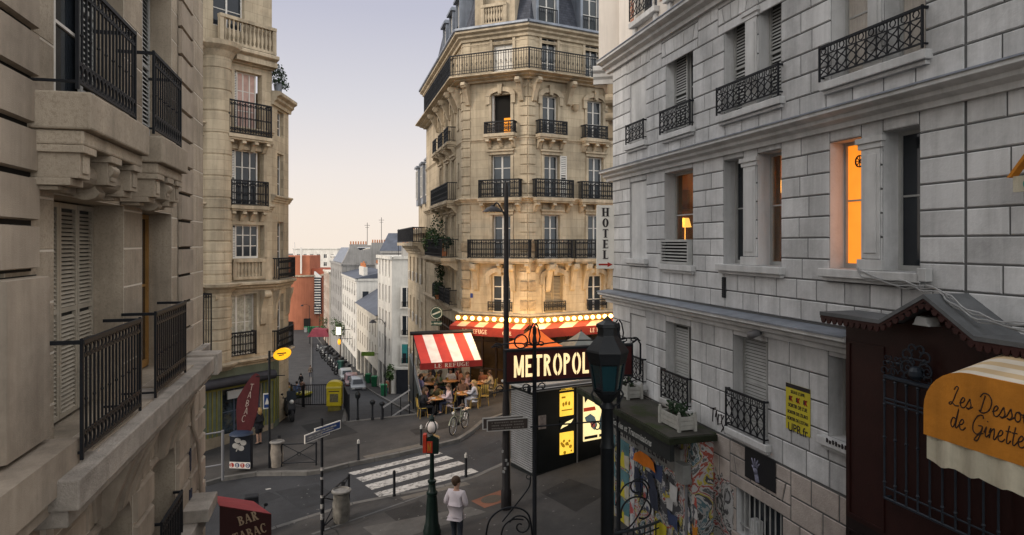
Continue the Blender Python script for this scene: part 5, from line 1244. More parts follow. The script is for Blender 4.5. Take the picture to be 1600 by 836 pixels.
# the shop
ym_ = mat('olive_shop_paint', (.16, .15, .035), .5, .15, 4); gm_ = mat('grey_green_panel', (.10, .115, .085), .5, .15, 4)
mb = KB.mb(); mb.box(-1.2, -.1, -.2, TE, -.002, zT(-.95), 2); mb.box(-1.2, -.08, zT(-.95), uT(346), -.002, zT(1.0), 1); mb.box(uT(409), -.08, zT(-.95), TE, -.002, zT(1.0), 1)
for x in [uT(322) + i * .2 for i in range(6)] + [uT(410) + i * .17 for i in range(4)]:
    if x < uT(345) or x > uT(409): mb.box(x, -.11, zT(-.95), x + .045, -.081, zT(.98), 0)
mb.box(-1.2, -.13, zT(.98), TE, -.002, zT(1.16), 0); mb.box(-1.2, -.1, zT(1.16), TE, -.002, zT(1.85), 1)
mb.build('shopfront', [ym_, gm_, mat('stone_plinth', (.22, .18, .13), .9, .2, 3, .3)], KB.e)
mb = KB.mb(); mb.tube([(-.8, -.34, zT(1.32)), (TE - .1, -.34, zT(1.32))], .2, 12); mb.box(-.8, -.2, zT(1.1), TE - .1, -.101, zT(1.5)); mb.build('awning_roll', mat('dark_grey_canvas', (.035, .035, .042), .7, .2, 3), KB.e, True)
window(KB, FT, uT(347), uT(408), zT(-1.2), zT(.95), .1, 3, 2, mat('blue_grey_paint', (.07, .085, .12), .5), mat('shop_window_display', (.03, .04, .05), .15, .8, 4, 0, rust=((.10, .09, .06), 3, .6)))
mb = KB.mb(); mb.box(uT(352), -.2, zT(.55), uT(385), -.12, zT(.9)); mb.build('fascia_panel', mat('pale_panel', (.3, .3, .3), .6), KB.e)
mb = KB.mb(FT2)
mb.box(0, -.08, zT(-1.3), .75, -.002, zT(1.85), 1)
for i in range(3): mb.box(.1 + i * .25, -.11, zT(-.9), .15 + i * .25, -.081, zT(1.1), 0)
mb.build('shopfront_panel', [ym_, gm_], KB.e)
G_ = thing('balcony_plant', 'bushy green plant overflowing the corner terrace high above the street', 'plant', tuple(KB.fac.M @ Vector((TE + .4, .1, zT(14.15)))))
mb = MB(); mb.lathe([(.16, 0), (.22, .35), (.2, .35), (.15, .3)], n=10); mb.build('pot', M_zinc, G_, True)
mb = MB(); rr = random.Random(2); leaves(mb, (0, -.05, .75), .42, 420, rr, .1, (.9, 1.0, 1.3)); leaves(mb, (.1, .3, .4), .3, 160, rr, .09); mb.build('foliage', M_leafdark, G_)

# ------------------------------------------------------------------ the café corner building
A0_, A1_, A2_ = (-2.45, 34.4), (.77, 33.0), (6.2, 35.97)
G0, G1, G2 = Fac((-6.0, 47.8), A0_), Fac(A0_, A1_), Fac(A1_, A2_)
CB = Bld('corner_cafe_building', 'tall cream stone corner building with iron balconies, slate mansard roof and glowing cafe below', G1)
WT = 17.75
def GW(fac, x0, x1, y0, y1):
    q = (x0 + x1) / 2; return (fac.u(x0), fac.u(x1), fac.uw(q, y1)[1], fac.uw(q, y0)[1])
cw = {G1: [GW(G1, 770, 801, 56, 119), GW(G1, 768, 798, 148, 208), GW(G1, 768, 798, 242, 309), GW(G1, 770, 798, 336, 404), GW(G1, 768, 798, 430, 490)],
      G2: [GW(G2, 846, 870, 58, 122), GW(G2, 847, 871, 150, 209), GW(G2, 850, 873, 243, 309), GW(G2, 850, 874, 336, 404), GW(G2, 851, 879, 430, 488), GW(G2, 914, 936, 70, 130), GW(G2, 917, 941, 158, 216), GW(G2, 919, 942, 246, 312), GW(G2, 918, 942, 336, 404), GW(G2, 918, 942, 430, 490)]}
fl = []
for i, u in enumerate((6.3, 8.6, 10.6)):
    for z, h in ((4.0, 2.1), (6.5, 2.2), (9.5, 2.2), (12.7, 2.0), (15.45, 1.95)): fl.append((u, u + .95, z, z + h))
for z, h in ((4.4, 1), (7.0, 1.2), (10.2, 1.2), (13.2, 1.0)): fl.append((12.3, 12.62, z, z + h))
cw[G0] = fl
mb = CB.mb()
for fac in (G0, G1, G2):
    mb.T = CB.inv @ fac.M
    wallgrid(mb, 0, fac.len, -8 if fac is G0 else -1, WT, [h for h in cw[fac]] + ([(.25, fac.len - .25, .25, 2.95, .5)] if fac is not G0 else [(5.5, 13.3, .0, 2.95, .5)]), 0, .26)
mb.T = CB.inv.copy()
def wv(p, z): return (p[0], p[1], z)
bk0, bk1 = (-6.0 + 8, 47.8 + 2), (8.5, 42)
for p, q in (((-6.0, 47.8), bk0), (bk0, bk1), (bk1, A2_)): mb.quad(wv(p, -8), wv(q, -8), wv(q, WT), wv(p, WT))
mb.add([wv(p, WT) for p in ((-6.0, 47.8), A0_, A1_, A2_, bk1, bk0)], [(0, 1, 2, 3, 4, 5)])
mb.build('wall', M_cream, CB.e)
# quoins and banded corner piers
mb = CB.mb()
for fac, (a, b) in ((G1, (0, .42)), (G1, (G1.len - .42, G1.len)), (G2, (0, .42)), (G0, (G0.len - .42, G0.len))):
    mb.T = CB.inv @ fac.M; z = .2; i = 0
    while z < 14.2:
        h = .47; slab(mb, a + .01, b - .01, z + .02, z + h - .02, -.001, .05 if (i % 2 or z > 7.6) else .085, .015, 1 if (i % 2 == 0 and z < 7.6) else 0); z += h; i += 1
    mb.box(a, -.07, 14.3, b, -.001, 14.75); mb.box(a - .02 if a > 0 else a, -.11, 14.75, b, -.001, 14.9)
    mb.box(a, -.04, 15.5, b, -.001, 17.3)
mb.build('corner_pier', [M_cream, mat('vermiculated_stone', (.30, .235, .16), .95, .3, 5, 1.0, 14)], CB.e)
mb = CB.mb()
for w, o, h in ((WT, .45, .5), (15.45, .78, .3), (9.45, .22, .28), (6.4, .16, .22), (12.35, .08, .14), (3.75, .25, .3), (17.1, .06, .12)): path_cornice(mb, CB.inv, [(-6.0, 47.8), A0_, A1_, A2_], CORN(w, o, h))
mb.build('cornice', M_creamtrim, CB.e)
# window surrounds: moulded arches on the fourth floor, lintels and consoles elsewhere
mb = CB.mb()
for fac in (G0, G1, G2):
    mb.T = CB.inv @ fac.M
    for a, b, c, d in cw[fac]:
        if b - a < .5: mb.box(a - .08, -.05, c - .12, b + .08, -.001, c - .003); continue
        m_ = (a + b) / 2; r_ = (b - a) / 2
        for s in (-1, 1): mb.box(m_ + s * (r_ + .01), -.06, c, m_ + s * (r_ + .15), -.001, d - .05)
        arch = 12.4 < c < 13.2 or c < 4.3
        if arch:
            n = 10; o_, i_ = [], []
            for j in range(n + 1):
                t_ = PI - PI * j / n; o_.append((m_ + (r_ + .3) * math.cos(t_), d - .05 + .42 * max(0, math.sin(t_)))); i_.append((m_ + (r_ + .02) * math.cos(t_), d - .05 + .2 * max(0, math.sin(t_))))
            for j in range(n): mb.prism([o_[j], o_[j + 1], i_[j + 1], i_[j]], -.14, -.001, 'y')
            mb.prism([(m_ - .13, d + .5), (m_ + .13, d + .5), (m_ + .08, d + .02), (m_ - .08, d + .02)], -.2, -.001, 'y')
            for s in (-1, 1): mb.box(m_ + s * (r_ + .06), -.12, d - .45, m_ + s * (r_ + .27), -.001, d - .051)
        elif c < 15:
            mb.box(a - .15, -.08, d + .02, b + .15, -.001, d + .17); mb.box(a - .22, -.16, d + .17, b + .22, -.001, d + .26); mb.box(a - .1, -.05, d + .3, b + .1, -.001, d + .5)
mb.build('window_surround', M_creamtrim, CB.e)
mb = CB.mb()
for fac, us in ((G0, (5.6, 7.9, 9.95, 12.0, 13.2)), (G1, (.3, G1.len - .3)), (G2, (.3, 2.3, 4.6))):
    mb.T = CB.inv @ fac.M
    for x in us: mb.prism([(-.001, 15.15), (-.66, 15.15), (-.7, 15.0), (-.5, 14.85), (-.3, 14.5), (-.16, 14.1), (-.001, 14.05)], x - .11, x + .11, 'x'); mb.tube([(x - .14, -.52, 15.0), (x + .14, -.52, 15.0)], .13, 10)
for fac, us in ((G1, (.75, 2.75)), (G2, (1.1, 2.55, 3.3, 4.75))):
    mb.T = CB.inv @ fac.M
    for x in us: mb.prism([(-.001, 6.17), (-.5, 6.17), (-.52, 6.0), (-.34, 5.85), (-.2, 5.4), (-.1, 4.9), (-.001, 4.8)], x - .13, x + .13, 'x'); mb.tube([(x - .16, -.38, 5.98), (x + .16, -.38, 5.98)], .14, 10)
mb.build('console', M_creamtrim, CB.e)
M_refl = mat('glass_painted_sky_reflection', (.62, .57, .5), .12, .2, .8, .0, emit=(1., .9, .75), estr=.0, spec=.9)  # pale base colour paints the sky's reflection into the glass
M_glass2 = mat('blue_grey_window_glass', (.035, .042, .05), .05, .4, .5, .02, 2, spec=.4)
for fac in (G0, G1, G2):
    for k, (a, b, c, d) in enumerate(cw[fac]):
        if b - a < .5:
            q = CB.mb(fac); q.box(a, .15, c, b, .2, d); q.build('pane', M_glass2, CB.e); continue
        if fac is G1 and k == 1:
            q = CB.mb(fac); q.box(a, .25, c, b, .3, d); q.build('open_window', M_dark, CB.e); q = CB.mb(fac); q.box(b - .42, .14, c, b - .02, .2, c + .75); q.build('lit_lampshade', mat('amber_glow', (.4, .15, .02), .8, .3, 3, 0, emit=(1., .33, .02), estr=.9), CB.e)
            q = CB.mb(fac); q.box(a + .02, .06, c, a + .08, .24, d); q.build('casement', M_frame, CB.e); continue
        closed = (c < 4.6 and fac is not G0 and k != 0)
        if closed and k == 4 and fac is G2:
            shutter(CB, fac, a + .01, (a + b) / 2 - .01, c, d, .1, mat('tan_shutter', (.3, .24, .16), .7, .1), .07); shutter(CB, fac, (a + b) / 2 + .01, b - .01, c, d, .1, MATS['tan_shutter'], .07)
        else: window(CB, fac, a, b, c, d, .15, 2, 3, M_frame, M_refl if (fac is G1 and k == 0) else M_glass2, .06, .06, M_curt if (fac is G0 and k % 4 == 1) else None)
        if fac is G2 and k == 2 and c < 10: shutter(CB, fac, b + .02, b + .4, c, d, -.12, M_frame, .09)
# railings
def rb(fac, x0, x1, yb, yt, out, st, n=2, bow=0.):
    q = (x0 + x1) / 2; a, b = fac.u(x0, out), fac.u(x1, out); w = fac.uw(q, yb, out)[1]; wt = fac.uw(q, yt, out)[1]
    slabcon(CB, fac, a - .05, b + .05, w, out + .08, M_creamtrim, n); railing(CB, fac, a, b, w, wt, out, st, M_iron, t=.021, bow=bow)
for x in ((757, 802, 208, 190), (748, 811, 309, 281), (731, 826, 404, 375)): rb(G1, *x, .4, 'scroll', 3)
for x in ((844, 886, 210, 189), (838, 896, 309, 281), (841, 894, 404, 375), (915, 953, 217, 197), (910, 962, 312, 285), (900, 948, 404, 375)): rb(G2, *x, .4, 'scroll', 3)
railing(CB, G1, G1.u(764), G1.u(801), 3.86, 4.3, .1, 'scroll', M_iron, t=.014)
for x0, x1 in ((849, 882), (916, 946)): railing(CB, G2, G2.u(x0), G2.u(x1), 3.86, 4.32, .1, 'scroll', M_iron, t=.014)
railing(CB, G0, 4.5, G0.len + .355, 15.47, 16.45, .74, 'long', M_iron, ret=False, t=.017); railing(CB, G1, -.345, G1.len + .35, 15.47, 16.45, .74, 'long', M_iron, ret=False, t=.017); railing(CB, G2, -.34, 6, 15.47, 16.45, .74, 'long', M_iron, ret=False, t=.017)
for u in (6.0, 8.3, 10.3): slabcon(CB, G0, u - .1, u + 1.45, 12.62, .5, M_creamtrim, 2); railing(CB, G0, u, u + 1.4, 12.64, 13.4, .42, 'scroll', M_iron, t=.016)
slabcon(CB, G0, 5.8, 12.2, 9.45, .6, M_creamtrim, 4); railing(CB, G0, 5.9, 12.1, 9.46, 10.4, .52, 'scroll', M_iron, t=.016)
slabcon(CB, G0, 5.6, 12.4, 6.42, .95, M_creamtrim, 4); railing(CB, G0, 5.7, 12.3, 6.43, 7.4, .85, 'long', M_iron, t=.016)
railing(CB, G0, 8.2, 10.1, 3.9, 4.7, .4, 'scroll', M_iron, t=.016); railing(CB, G0, 10.5, 12, 3.9, 4.7, .4, 'scroll', M_iron, t=.016); railing(CB, G0, 5.8, 7.4, 3.9, 4.7, .4, 'scroll', M_iron, t=.016)
# roof
mb = CB.mb(); mb.T = CB.inv.copy()
foot = [(-6.0, 47.8), A0_, A1_, A2_]; C_ = Vector((2.5, 41))
def back(p, d): v = (C_ - Vector(p)).normalized(); return (p[0] + v.x * d, p[1] + v.y * d)
lo = [back(p, .35) for p in foot]; hi = [back(p, 1.7) for p in foot]
for i in range(3): mb.quad(wv(lo[i], WT + .05), wv(lo[i + 1], WT + .05), wv(hi[i + 1], 21.6), wv(hi[i], 21.6))
mb.add([wv(p, 21.6) for p in hi] + [wv(back(bk1, 1.5), 21.6), wv(back(bk0, 1.5), 21.6)], [(0, 1, 2, 3, 4, 5)]); mb.quad(wv(hi[3], 21.6), wv(back(bk1, 1.5), 21.6), wv(bk1, WT), wv(lo[3], WT)); mb.quad(wv(hi[0], 21.6), wv(back(bk0, 1.5), 21.6), wv(bk0, WT), wv(lo[0], WT)); mb.quad(wv(back(bk0, 1.5), 21.6), wv(back(bk1, 1.5), 21.6), wv(bk1, WT), wv(bk0, WT))
mb.build('roof', M_slate, CB.e)
mb = CB.mb()
for fac in (G0, G1, G2): mb.T = CB.inv @ fac.M; mb.tube([(-.2 if fac is not G0 else 0, -.46, WT + .06), (fac.len + .2, -.46, WT + .06)], .09, 6); mb.quad((0, -.45, WT + .04), (fac.len, -.45, WT + .04), (fac.len, .4, WT + .12), (0, .4, WT + .12))
mb.build('gutter', M_zinc, CB.e)
def dormer(fac, u0, u1, w0, w1, m, stone=False):
    mb = CB.mb(fac); mb.box(u0 - .14, .18, w0, u0, 1.9, w1); mb.box(u1, .18, w0, u1 + .14, 1.9, w1); mb.box(u0 - .24, .05, w1, u1 + .24, 2., w1 + .14); mb.box(u0, .2, w0, u1, 1.8, w0 + .1); mb.box(u0 - .18, .12, w1 + .14, u1 + .18, 2., w1 + .22)
    o = mb.build('dormer', m, CB.e)
    w = window(CB, fac, u0, u1, w0 + .1, w1, .3, 2, 3, M_frame, M_glass2); railing(CB, fac, u0, u1, w0 + .1, w0 + .85, -.1, 'plain', M_iron, ret=False, t=.013)
for u in (6.3, 8.6, 10.8): dormer(G0, u, u + .95, WT + .15, 20.3, M_zinc)
dormer(G2, cw[G2][0][0] - .05, cw[G2][0][1] + .1, WT + .15, 20.4, M_zinc); dormer(G2, cw[G2][5][0], cw[G2][5][1] + .1, WT + .15, 20.4, M_zinc)
mb = CB.mb(); mb.box(.5, .15, WT + .1, 2.7, 1.6, WT + .3); mb.box(.5, .3, WT + .3, .95, 1.6, 21); mb.box(2.25, .3, WT + .3, 2.7, 1.6, 21); mb.box(.95, .6, WT + .3, 2.25, .7, 21); mb.build('stone_dormer', M_creamtrim, CB.e)
balus(CB, G1, .9, 2.3, WT + .3, WT + 1.35, -.25, M_creamtrim, 7)
mb = CB.mb(G0)
for u in (9.9, 7.7): mb.box(u, .9, 19, u + .5, 1.6, 21.2, 1); mb.lathe([(.1, 0), (.12, .4), (.09, .4)], (u + .25, 1.2, 21.2), 8)
mb.build('chimney', [M_potclay, M_creamtrim], CB.e)
# marquee with bulbs, striped awning, lettering
MO = 1.0
for fac, a, b, x0 in ((G1, .1, G1.len + .47, None), (G2, -.46, 5.4, None)):
    mb = CB.mb(fac); mb.box(a, -MO, 3.34, b, -.26, 3.46); mb.box(a, -MO - .05, 3.46, b, -MO + .12, 3.7); mb.build('marquee', mat('gilt_brown', (.16, .09, .03), .5, .2, 4), CB.e)
    n = round((b - a) / .375); 
    for i in range(n):
        x = a + (b - a) * (i + .5) / n; q = MB(CB.inv @ fac.M @ Matrix.Translation((x, -MO - .12, 3.58))); q.ball((0, 0, 0), .105, 10); q.build('light_bulb', mat('warm_bulb', (1, .8, .4), .4, 0, bump=0, emit=(1.0, .56, .13), estr=9.), CB.e, 'all')
    mb = CB.mb(fac); mb.add([(a, -MO + .1, 3.43), (b, -MO + .1, 3.43), (b, -MO - .62, 3.24), (a, -MO - .62, 3.24), (a, -MO + .1, 3.41), (b, -MO + .1, 3.41), (b, -MO - .62, 3.22), (a, -MO - .62, 3.22)], [(0, 1, 2, 3), (7, 6, 5, 4), (0, 3, 7, 4), (1, 5, 6, 2)])
    aw = mb.build('striped_awning', stripes('red_white_stripe', (.26, .02, .014), (.42, .34, .26), .95, 0), CB.e)
    mb = CB.mb(fac); mb.box(a, -MO - .635, 2.82, b, -MO - .615, 3.235); mb.build('valance', mat('red_valance', (.13, .014, .012), .8, .15, 3), aw)
    mb = CB.mb(fac)
    if fac is G1: letters(mb, 'LE REFUGE', .8, 2.92, .2, -MO - .637, .17, .07, .06, .95, .14, .004); letters(mb, 'CAFE', 2.9, 2.92, .18, -MO - .637, .17, .07, .06, .8, .12, .004)
    else: letters(mb, 'LE REFUGE', 2.5, 2.92, .2, -MO - .637, .17, .07, .06, .95, .14, .004)
    mb.build('lettering', mat('valance_lettering', (.5, .42, .36), .7, .1), aw)
# ground floor: dark timber café front
for fac, a, b in ((G1, .25, G1.len - .25), (G2, .25, G2.len - .25), (G0, 5.5, 13.3)):
    mb = CB.mb(fac); n = max(3, round((b - a) / .75)); wd = mat('dark_cafe_timber', (.035, .02, .012), .4, .2, 4)
    for i in range(n + 1): x = a + (b - a) * i / n; mb.box(x - .05, .1, .25, x + .05, .2, 2.9)
    for z in (.25, .9, 2.3, 2.85): mb.box(a, .09, z, b, .21, z + .08)
    mb.build('cafe_front', wd, CB.e)
    mb = CB.mb(fac); mb.box(a, .17, .25, b, .185, 2.9); mb.build('cafe_glazing', mat('cafe_glass', (.03, .02, .012), .08, .6, 1.2, 0, emit=(1., .42, .08), estr=.012), CB.e)
mb = CB.mb(G1); u, w = G1.uw(735, 462); mb.box(u - .14, -.02, w - .1, u + .14, -.002, w + .12); mb.build('street_plate', mat('street_plate_blue', (.03, .05, .2), .5), CB.e)
mb = CB.mb(G2)
for i, (px, py) in enumerate(((885, 200), (898, 175))): u, w = G2.uw(897, 172); 
mb.lathe([(.05, 0), (.16, .12), (.2, .3), (.22, .32), (.1, .34)], (u, -.2, w - .1), 10); mb.build('stone_urn', M_creamtrim, CB.e, True)
# round pub sign on the flank
PS = thing('pub_sign', 'round dark cafe sign with pale ring on a bracket near the terrace awning', 'sign', tuple(at(682, 489, 33.5)))
mb = MB(); mb.tube([(0, -.04, 0), (0, .04, 0)], .32, 20); mb.build('disc', mat('sign_dark_green', (.02, .045, .035), .5), PS)
mb = MB(); mb.ring((0, -.045, 0), .27, .022, 20); mb.bar((-.2, -.045, -.08), (.2, -.045, .08), .02, .07); mb.build('ring', mat('sign_pale', (.4, .42, .38), .5), PS)
mb = MB(); mb.box(-.26, -.03, -.62, .26, .03, -.4); mb.build('panel', MATS['sign_dark_green'], PS)
mb = MB(); put_text(mb, 'Le REFUGE', 0, -.55, .11, -.032, .003); mb.build('lettering', MATS['sign_pale'], PS)
mb = MB(); mb.tube([(.3, 0, .1), (.7, .5, .1)], .025, 6); mb.tube([(0, 0, -.4), (0, 0, -.32)], .02, 6); mb.build('bracket', M_iron, PS)
# plants along the bulging balcony
for k, (u, z, n, lab, sc) in enumerate(((6.4, 6.5, 420, 'large green shrub at the far end of the plant filled balcony', 1.0), (8.6, 6.5, 300, 'tall thin climber rising in the middle of the plant filled balcony', .9), (10.8, 6.5, 240, 'low dark shrub at the near end of the plant filled balcony', .6), (7.9, 3.95, 380, 'ivy trailing down the wall below the plant filled balcony', 1.0))):
    P = G0.M @ Vector((u, -.55 if k != 3 else -.3, z)); e = thing('balcony_plant', lab, 'plant', tuple(P)); rr = random.Random(30 + k); mb = MB()
    if k == 1: leaves(mb, (0, 0, 1.3), .45, n, rr, .11, (1, 1, 2.6))
    elif k == 3: leaves(mb, (0, 0, .5), .5, n, rr, .12, (.7, 1.6, 1.3)); leaves(mb, (.1, -.5, 1.6), .35, n // 2, rr, .12, (.8, 1, 1.4))
    else: leaves(mb, (0, 0, .75), .62, n, rr, .13, (1, 1.4, 1.0 * sc)); leaves(mb, (0, .3, 1.3 * sc), .4, n // 2, rr, .12)
    mb.build('foliage', M_leaf if k == 0 else M_leafdark, e); mb = MB(); mb.box(-.2, -.4, 0, .2, .4, .25); mb.tube([(0, 0, .25), (.02, 0, .8)], .03, 6); mb.build('trough', M_potclay, e)

# ------------------------------------------------------------------ buildings down the street
def house(name, label, p0, p1, base, top, depth, wm, cols, rows, ww, wh, z0, dz, fm, gm, margin=.8, sidewin=None, roofm=None, roofh=0., rowskip=(), rail=False, shop=None, group=None):
    fac = Fac(p0, p1, base); B = Bld(name, label, fac, 'building', group); L_ = fac.len; H = top - base; hs = []
    for r in range(rows):
        for c in range(cols):
            x = margin + (L_ - 2 * margin) * (c + .5) / cols; hs.append((x - ww / 2, x + ww / 2, z0 + r * dz, z0 + r * dz + wh))
    sh = []
    if shop: sh = [(shop[0] + i * (L_ - 2 * shop[0]) / shop[1] + .2, shop[0] + (i + 1) * (L_ - 2 * shop[0]) / shop[1] - .2, .15, shop[2], .3) for i in range(shop[1])]
    mb = B.mb(); wallgrid(mb, 0, L_, -4, H, hs + sh, 0, .22)
    s_f = Fac(p1, (p1[0] - fac.d.y * depth * 1.0, p1[1] + fac.d.x * depth), base)
    side = []
    if sidewin:
        n, rws, a_, ww2 = sidewin
        for r in range(rws):
            for c in range(n): x = a_ + c * 2.6; side.append((x, x + ww2, z0 + r * dz, z0 + r * dz + wh))
    mb.T = B.inv @ s_f.M; wallgrid(mb, 0, depth, -4, H, side, 0, .22); mb.T = B.mb().T
    mb.quad((0, 0, -4), (0, depth, -4), (0, depth, H), (0, 0, H)); mb.quad((0, depth, -4), (L_, depth, -4), (L_, depth, H), (0, depth, H)); mb.quad((0, 0, H), (L_, 0, H), (L_, depth, H), (0, depth, H))
    mb.build('wall', wm, B.e)
    mb = B.mb(); mb.box(-.1, -.22, H - .3, L_ + .15, -.002, H + .08)
    mb.T = B.inv @ s_f.M; mb.box(.16, -.16, H - .28, depth, -.002, H + .07); mb.build('cornice', wm, B.e)
    fr = MB(); fr.box(0, 0, 0, .07, .06, wh); fr.box(ww - .07, 0, 0, ww, .06, wh); fr.box(.07, 0, 0, ww - .07, .06, .08); fr.box(.07, 0, wh - .07, ww - .07, .06, wh); fr.box(ww / 2 - .05, 0, .08, ww / 2 + .05, .055, wh - .07); fr.box(.07, .01, wh * .62, ww / 2 - .05, .05, wh * .62 + .05); fr.box(ww / 2 + .05, .01, wh * .62, ww - .07, .05, wh * .62 + .05)
    if rail:
        for i in range(9): fr.box(ww * i / 9, -.25, 0, ww * i / 9 + .03, -.22, .7)
        fr.box(-.05, -.26, .7, ww + .05, -.21, .75)
    me1 = fr.mesh('window', [fm]); gl_ = MB(); gl_.box(0.01, .03, .01, ww - .01, .05, wh - .01); me2 = gl_.mesh('pane', [gm])
    for f_, lst in ((fac, hs), (s_f, side)):
        for a, b, c, d in lst:
            o = bpy.data.objects.new('window', me1); COL.objects.link(o); o.parent = B.e; o.matrix_local = B.inv @ f_.M @ Matrix.Translation((a, .13, c)); q = bpy.data.objects.new('pane', me2); COL.objects.link(q); q.parent = o
    for a, b, c, d, *_ in sh:
        mb = B.mb(); mb.box(a, .2, c, b, .24, d); mb.build('shop_window', M_glass, B.e)
    if roofh:
        mb = B.mb(); mb.add([(-.2, -.3, H + .09), (L_ + .2, -.3, H + .09), (L_ + .2, depth + .1, H + .09), (-.2, depth + .1, H + .09), (-.2, depth * .5, H + roofh), (L_ + .2, depth * .5, H + roofh)], [(0, 1, 5, 4), (2, 3, 4, 5), (0, 4, 3), (1, 2, 5), (0, 3, 2, 1)]); mb.build('roof', roofm, B.e)
    B.s_f = s_f; return B
def stacks(B, fac, spots, m, pots=True):
    for u, y, w, h, z in spots:
        mb = B.mb(fac); mb.box(u, y, z, u + w, y + .6, z + h); o = mb.build('chimney', m, B.e)
        mb = B.mb(fac); n = max(1, int(w / .42))
        for i in range(n): mb.lathe([(.13, 0), (.11, .5), (.14, .52), (.09, .55)], (u + w * (i + .5) / n, y + .3, z + h), 6)
        mb.build('chimney_pot', M_potclay, o)
wl2 = mat('pale_street_render', (.63, .60, .55), .85, .1, .4, .1, streak=.2, dirt=.12); wl3 = mat('cream_street_render', (.60, .55, .47), .85, .1, .4, .1, streak=.22, dirt=.15); wl4 = mat('grey_gable_render', (.32, .305, .29), .9, .12, .3, .2, 8, streak=.3, dirt=.2)
fx = lambda y: -13.2 - .36 * (y - 75)
# next to the café building, beyond its flank
NB = house('balcony_building', 'narrow cream building with long black balcony just beyond the cafe building', (-8.9, 58.5), (-6.1, 48.0), -7, 8.2, 6, M_cream, 4, 4, .8, 1.9, 1.6, 3.2, M_frame, M_glass2, .6, rail=True)
mb = NB.mb(); mb.box(-.3, -.9, 14.0, NB.fac.len, .0, 14.25); cornice(mb, 0, NB.fac.len, CORN(14.0, .5, .6)); mb.build('balcony_slab', M_creamtrim, NB.e); railing(NB, NB.fac, -.2, NB.fac.len, 14.26, 15.3, .85, 'plain', M_iron, t=.03)
mb = NB.mb(); mb.box(0, .9, 15.2, NB.fac.len, 5, 20.2, 0); mb.build('attic', M_creamtrim, NB.e)
for u in (1.2, 4.2, 7.2):
    mb = NB.mb(); mb.box(u, .55, 17.3, u + 1.3, .9, 20.4); mb.box(u - .15, .4, 20.4, u + 1.45, 1., 20.55); o = mb.build('dormer', M_zinc, NB.e); window(NB, NB.fac, u + .2, u + 1.1, 17.8, 20.2, .48, 2, 3, M_frame, M_glass2)
# white corner house
W1 = house('white_corner_house', 'plain white five storey house at the foot of the steps with a flat cornice', (fx(84.4), 84.4), (-13.2, 75), -10.2, 5.7, 9, wl2, 4, 4, .85, 2.0, 4.7, 2.95, M_frame, M_glass, .5, None, shop=(.3, 3, 3.2))
s_f = Fac((-13.2, 75), (-4.2, 75.3), -10.2); mb = W1.mb(s_f)
for i, (zb, wm_) in enumerate(((10.4, 0), (7.3, 1), (4.2, 2))):
    a = s_f.u(628); q = W1.mb(s_f); q.box(a - .2, -.09, zb - .15, a + 1.3, -.012, zb - .003); q.box(a - .14, -.05, zb, a - .002, -.013, zb + 2.15); q.box(a + 1.102, -.05, zb, a + 1.24, -.013, zb + 2.15); q.box(a - .14, -.05, zb + 2.12, a + 1.24, -.013, zb + 2.24); q.build('window_surround', wl2, W1.e)
    q = W1.mb(s_f); q.box(a, -.03, zb, a + 1.1, -.014, zb + 2.1); p_ = q.build('window', M_glass, W1.e); q = W1.mb(s_f); q.box(a + .5, -.05, zb, a + .6, -.031, zb + 2.1); q.box(a, -.05, zb, a + .06, -.031, zb + 2.1); q.box(a + 1.04, -.05, zb, a + 1.1, -.031, zb + 2.1)
    if i == 2: q.box(a + .06, -.045, zb + 1.1, a + .5, -.031, zb + 2.1); 
    q.build('frame', M_frame if i < 2 else mat('teal_paint', (.03, .2, .2)), p_); railing(W1, s_f, a, a + 1.1, zb, zb + .55, .12, 'plain', M_iron, t=.015)
q = W1.mb(s_f); q.box(.5, -.1, .1, 6, -.013, 3.5); q.build('shopfront', mat('dark_shop_timber', (.02, .022, .028), .5, .2, 3), W1.e); q = W1.mb(s_f); q.box(-.1, -.2, 3.55, 7, -.013, 3.8); q.build('fascia', wl2, W1.e)
stacks(W1, s_f, ((.6, 3.5, 5.6, 1.4, 15.9),), wl4); 
# low slate-roofed house, tall white house, grey mansard block
W2 = house('low_slate_house', 'low cream two storey house with slate roof between the taller white houses', (fx(104), 104), (fx(84.6), 84.6), -12.1, -1.9, 8, wl3, 8, 2, .8, 1.9, 4.6, 2.8, M_frame, M_glass, .5, None, mat('slate_plain', (.07, .078, .1), .6, .25, 1, .2), 2.6, shop=(.4, 5, 3.4))
stacks(W2, W2.fac, ((17.6, 3.0, 1.0, 2.0, 11.2),), wl2)
W3 = house('tall_white_house', 'tall white house with red chimney pots in the middle of the row', (fx(124), 124), (fx(104.3), 104.3), -13.8, 1.7, 9, wl2, 6, 4, .9, 1.9, 4.2, 2.9, M_frame, M_glass, .6, None, MATS['slate_plain'], 1.2, rail=True, shop=(.4, 5, 3.2))
stacks(W3, W3.fac, ((14.5, 1.2, 5.4, 1.5, 15.8), (11, 4.5, 2, 1.2, 16.2)), wl2)
mb = W3.mb(W3.s_f); mb.box(4.4, -.003, 15.5, 8.9, 3, 18.6); mb.box(5.4, -.9, 13.6, 7.0, -.004, 15.2); mb.build('rooftop_box', wl3, W3.e); mb = W3.mb(W3.s_f); mb.box(.9, -.04, 11.4, 1.8, -.01, 13.6); mb.build('window', M_glass, W3.e)
mb = W3.mb(W3.s_f); mb.prism([(5.2, 17.0), (6.6, 17.0), (6.6, 18.2)], -.9, -.004, 'y'); mb.build('awning', M_frame, W3.e)
W4 = house('grey_gable_block', 'grey rendered block with a big blank gable and rows of orange chimney pots', (fx(146), 146), (fx(124.4), 124.4), -15, 3.4, 8.6, wl4, 6, 5, .9, 1.8, 3.6, 2.9, M_frame, M_glass, .6)
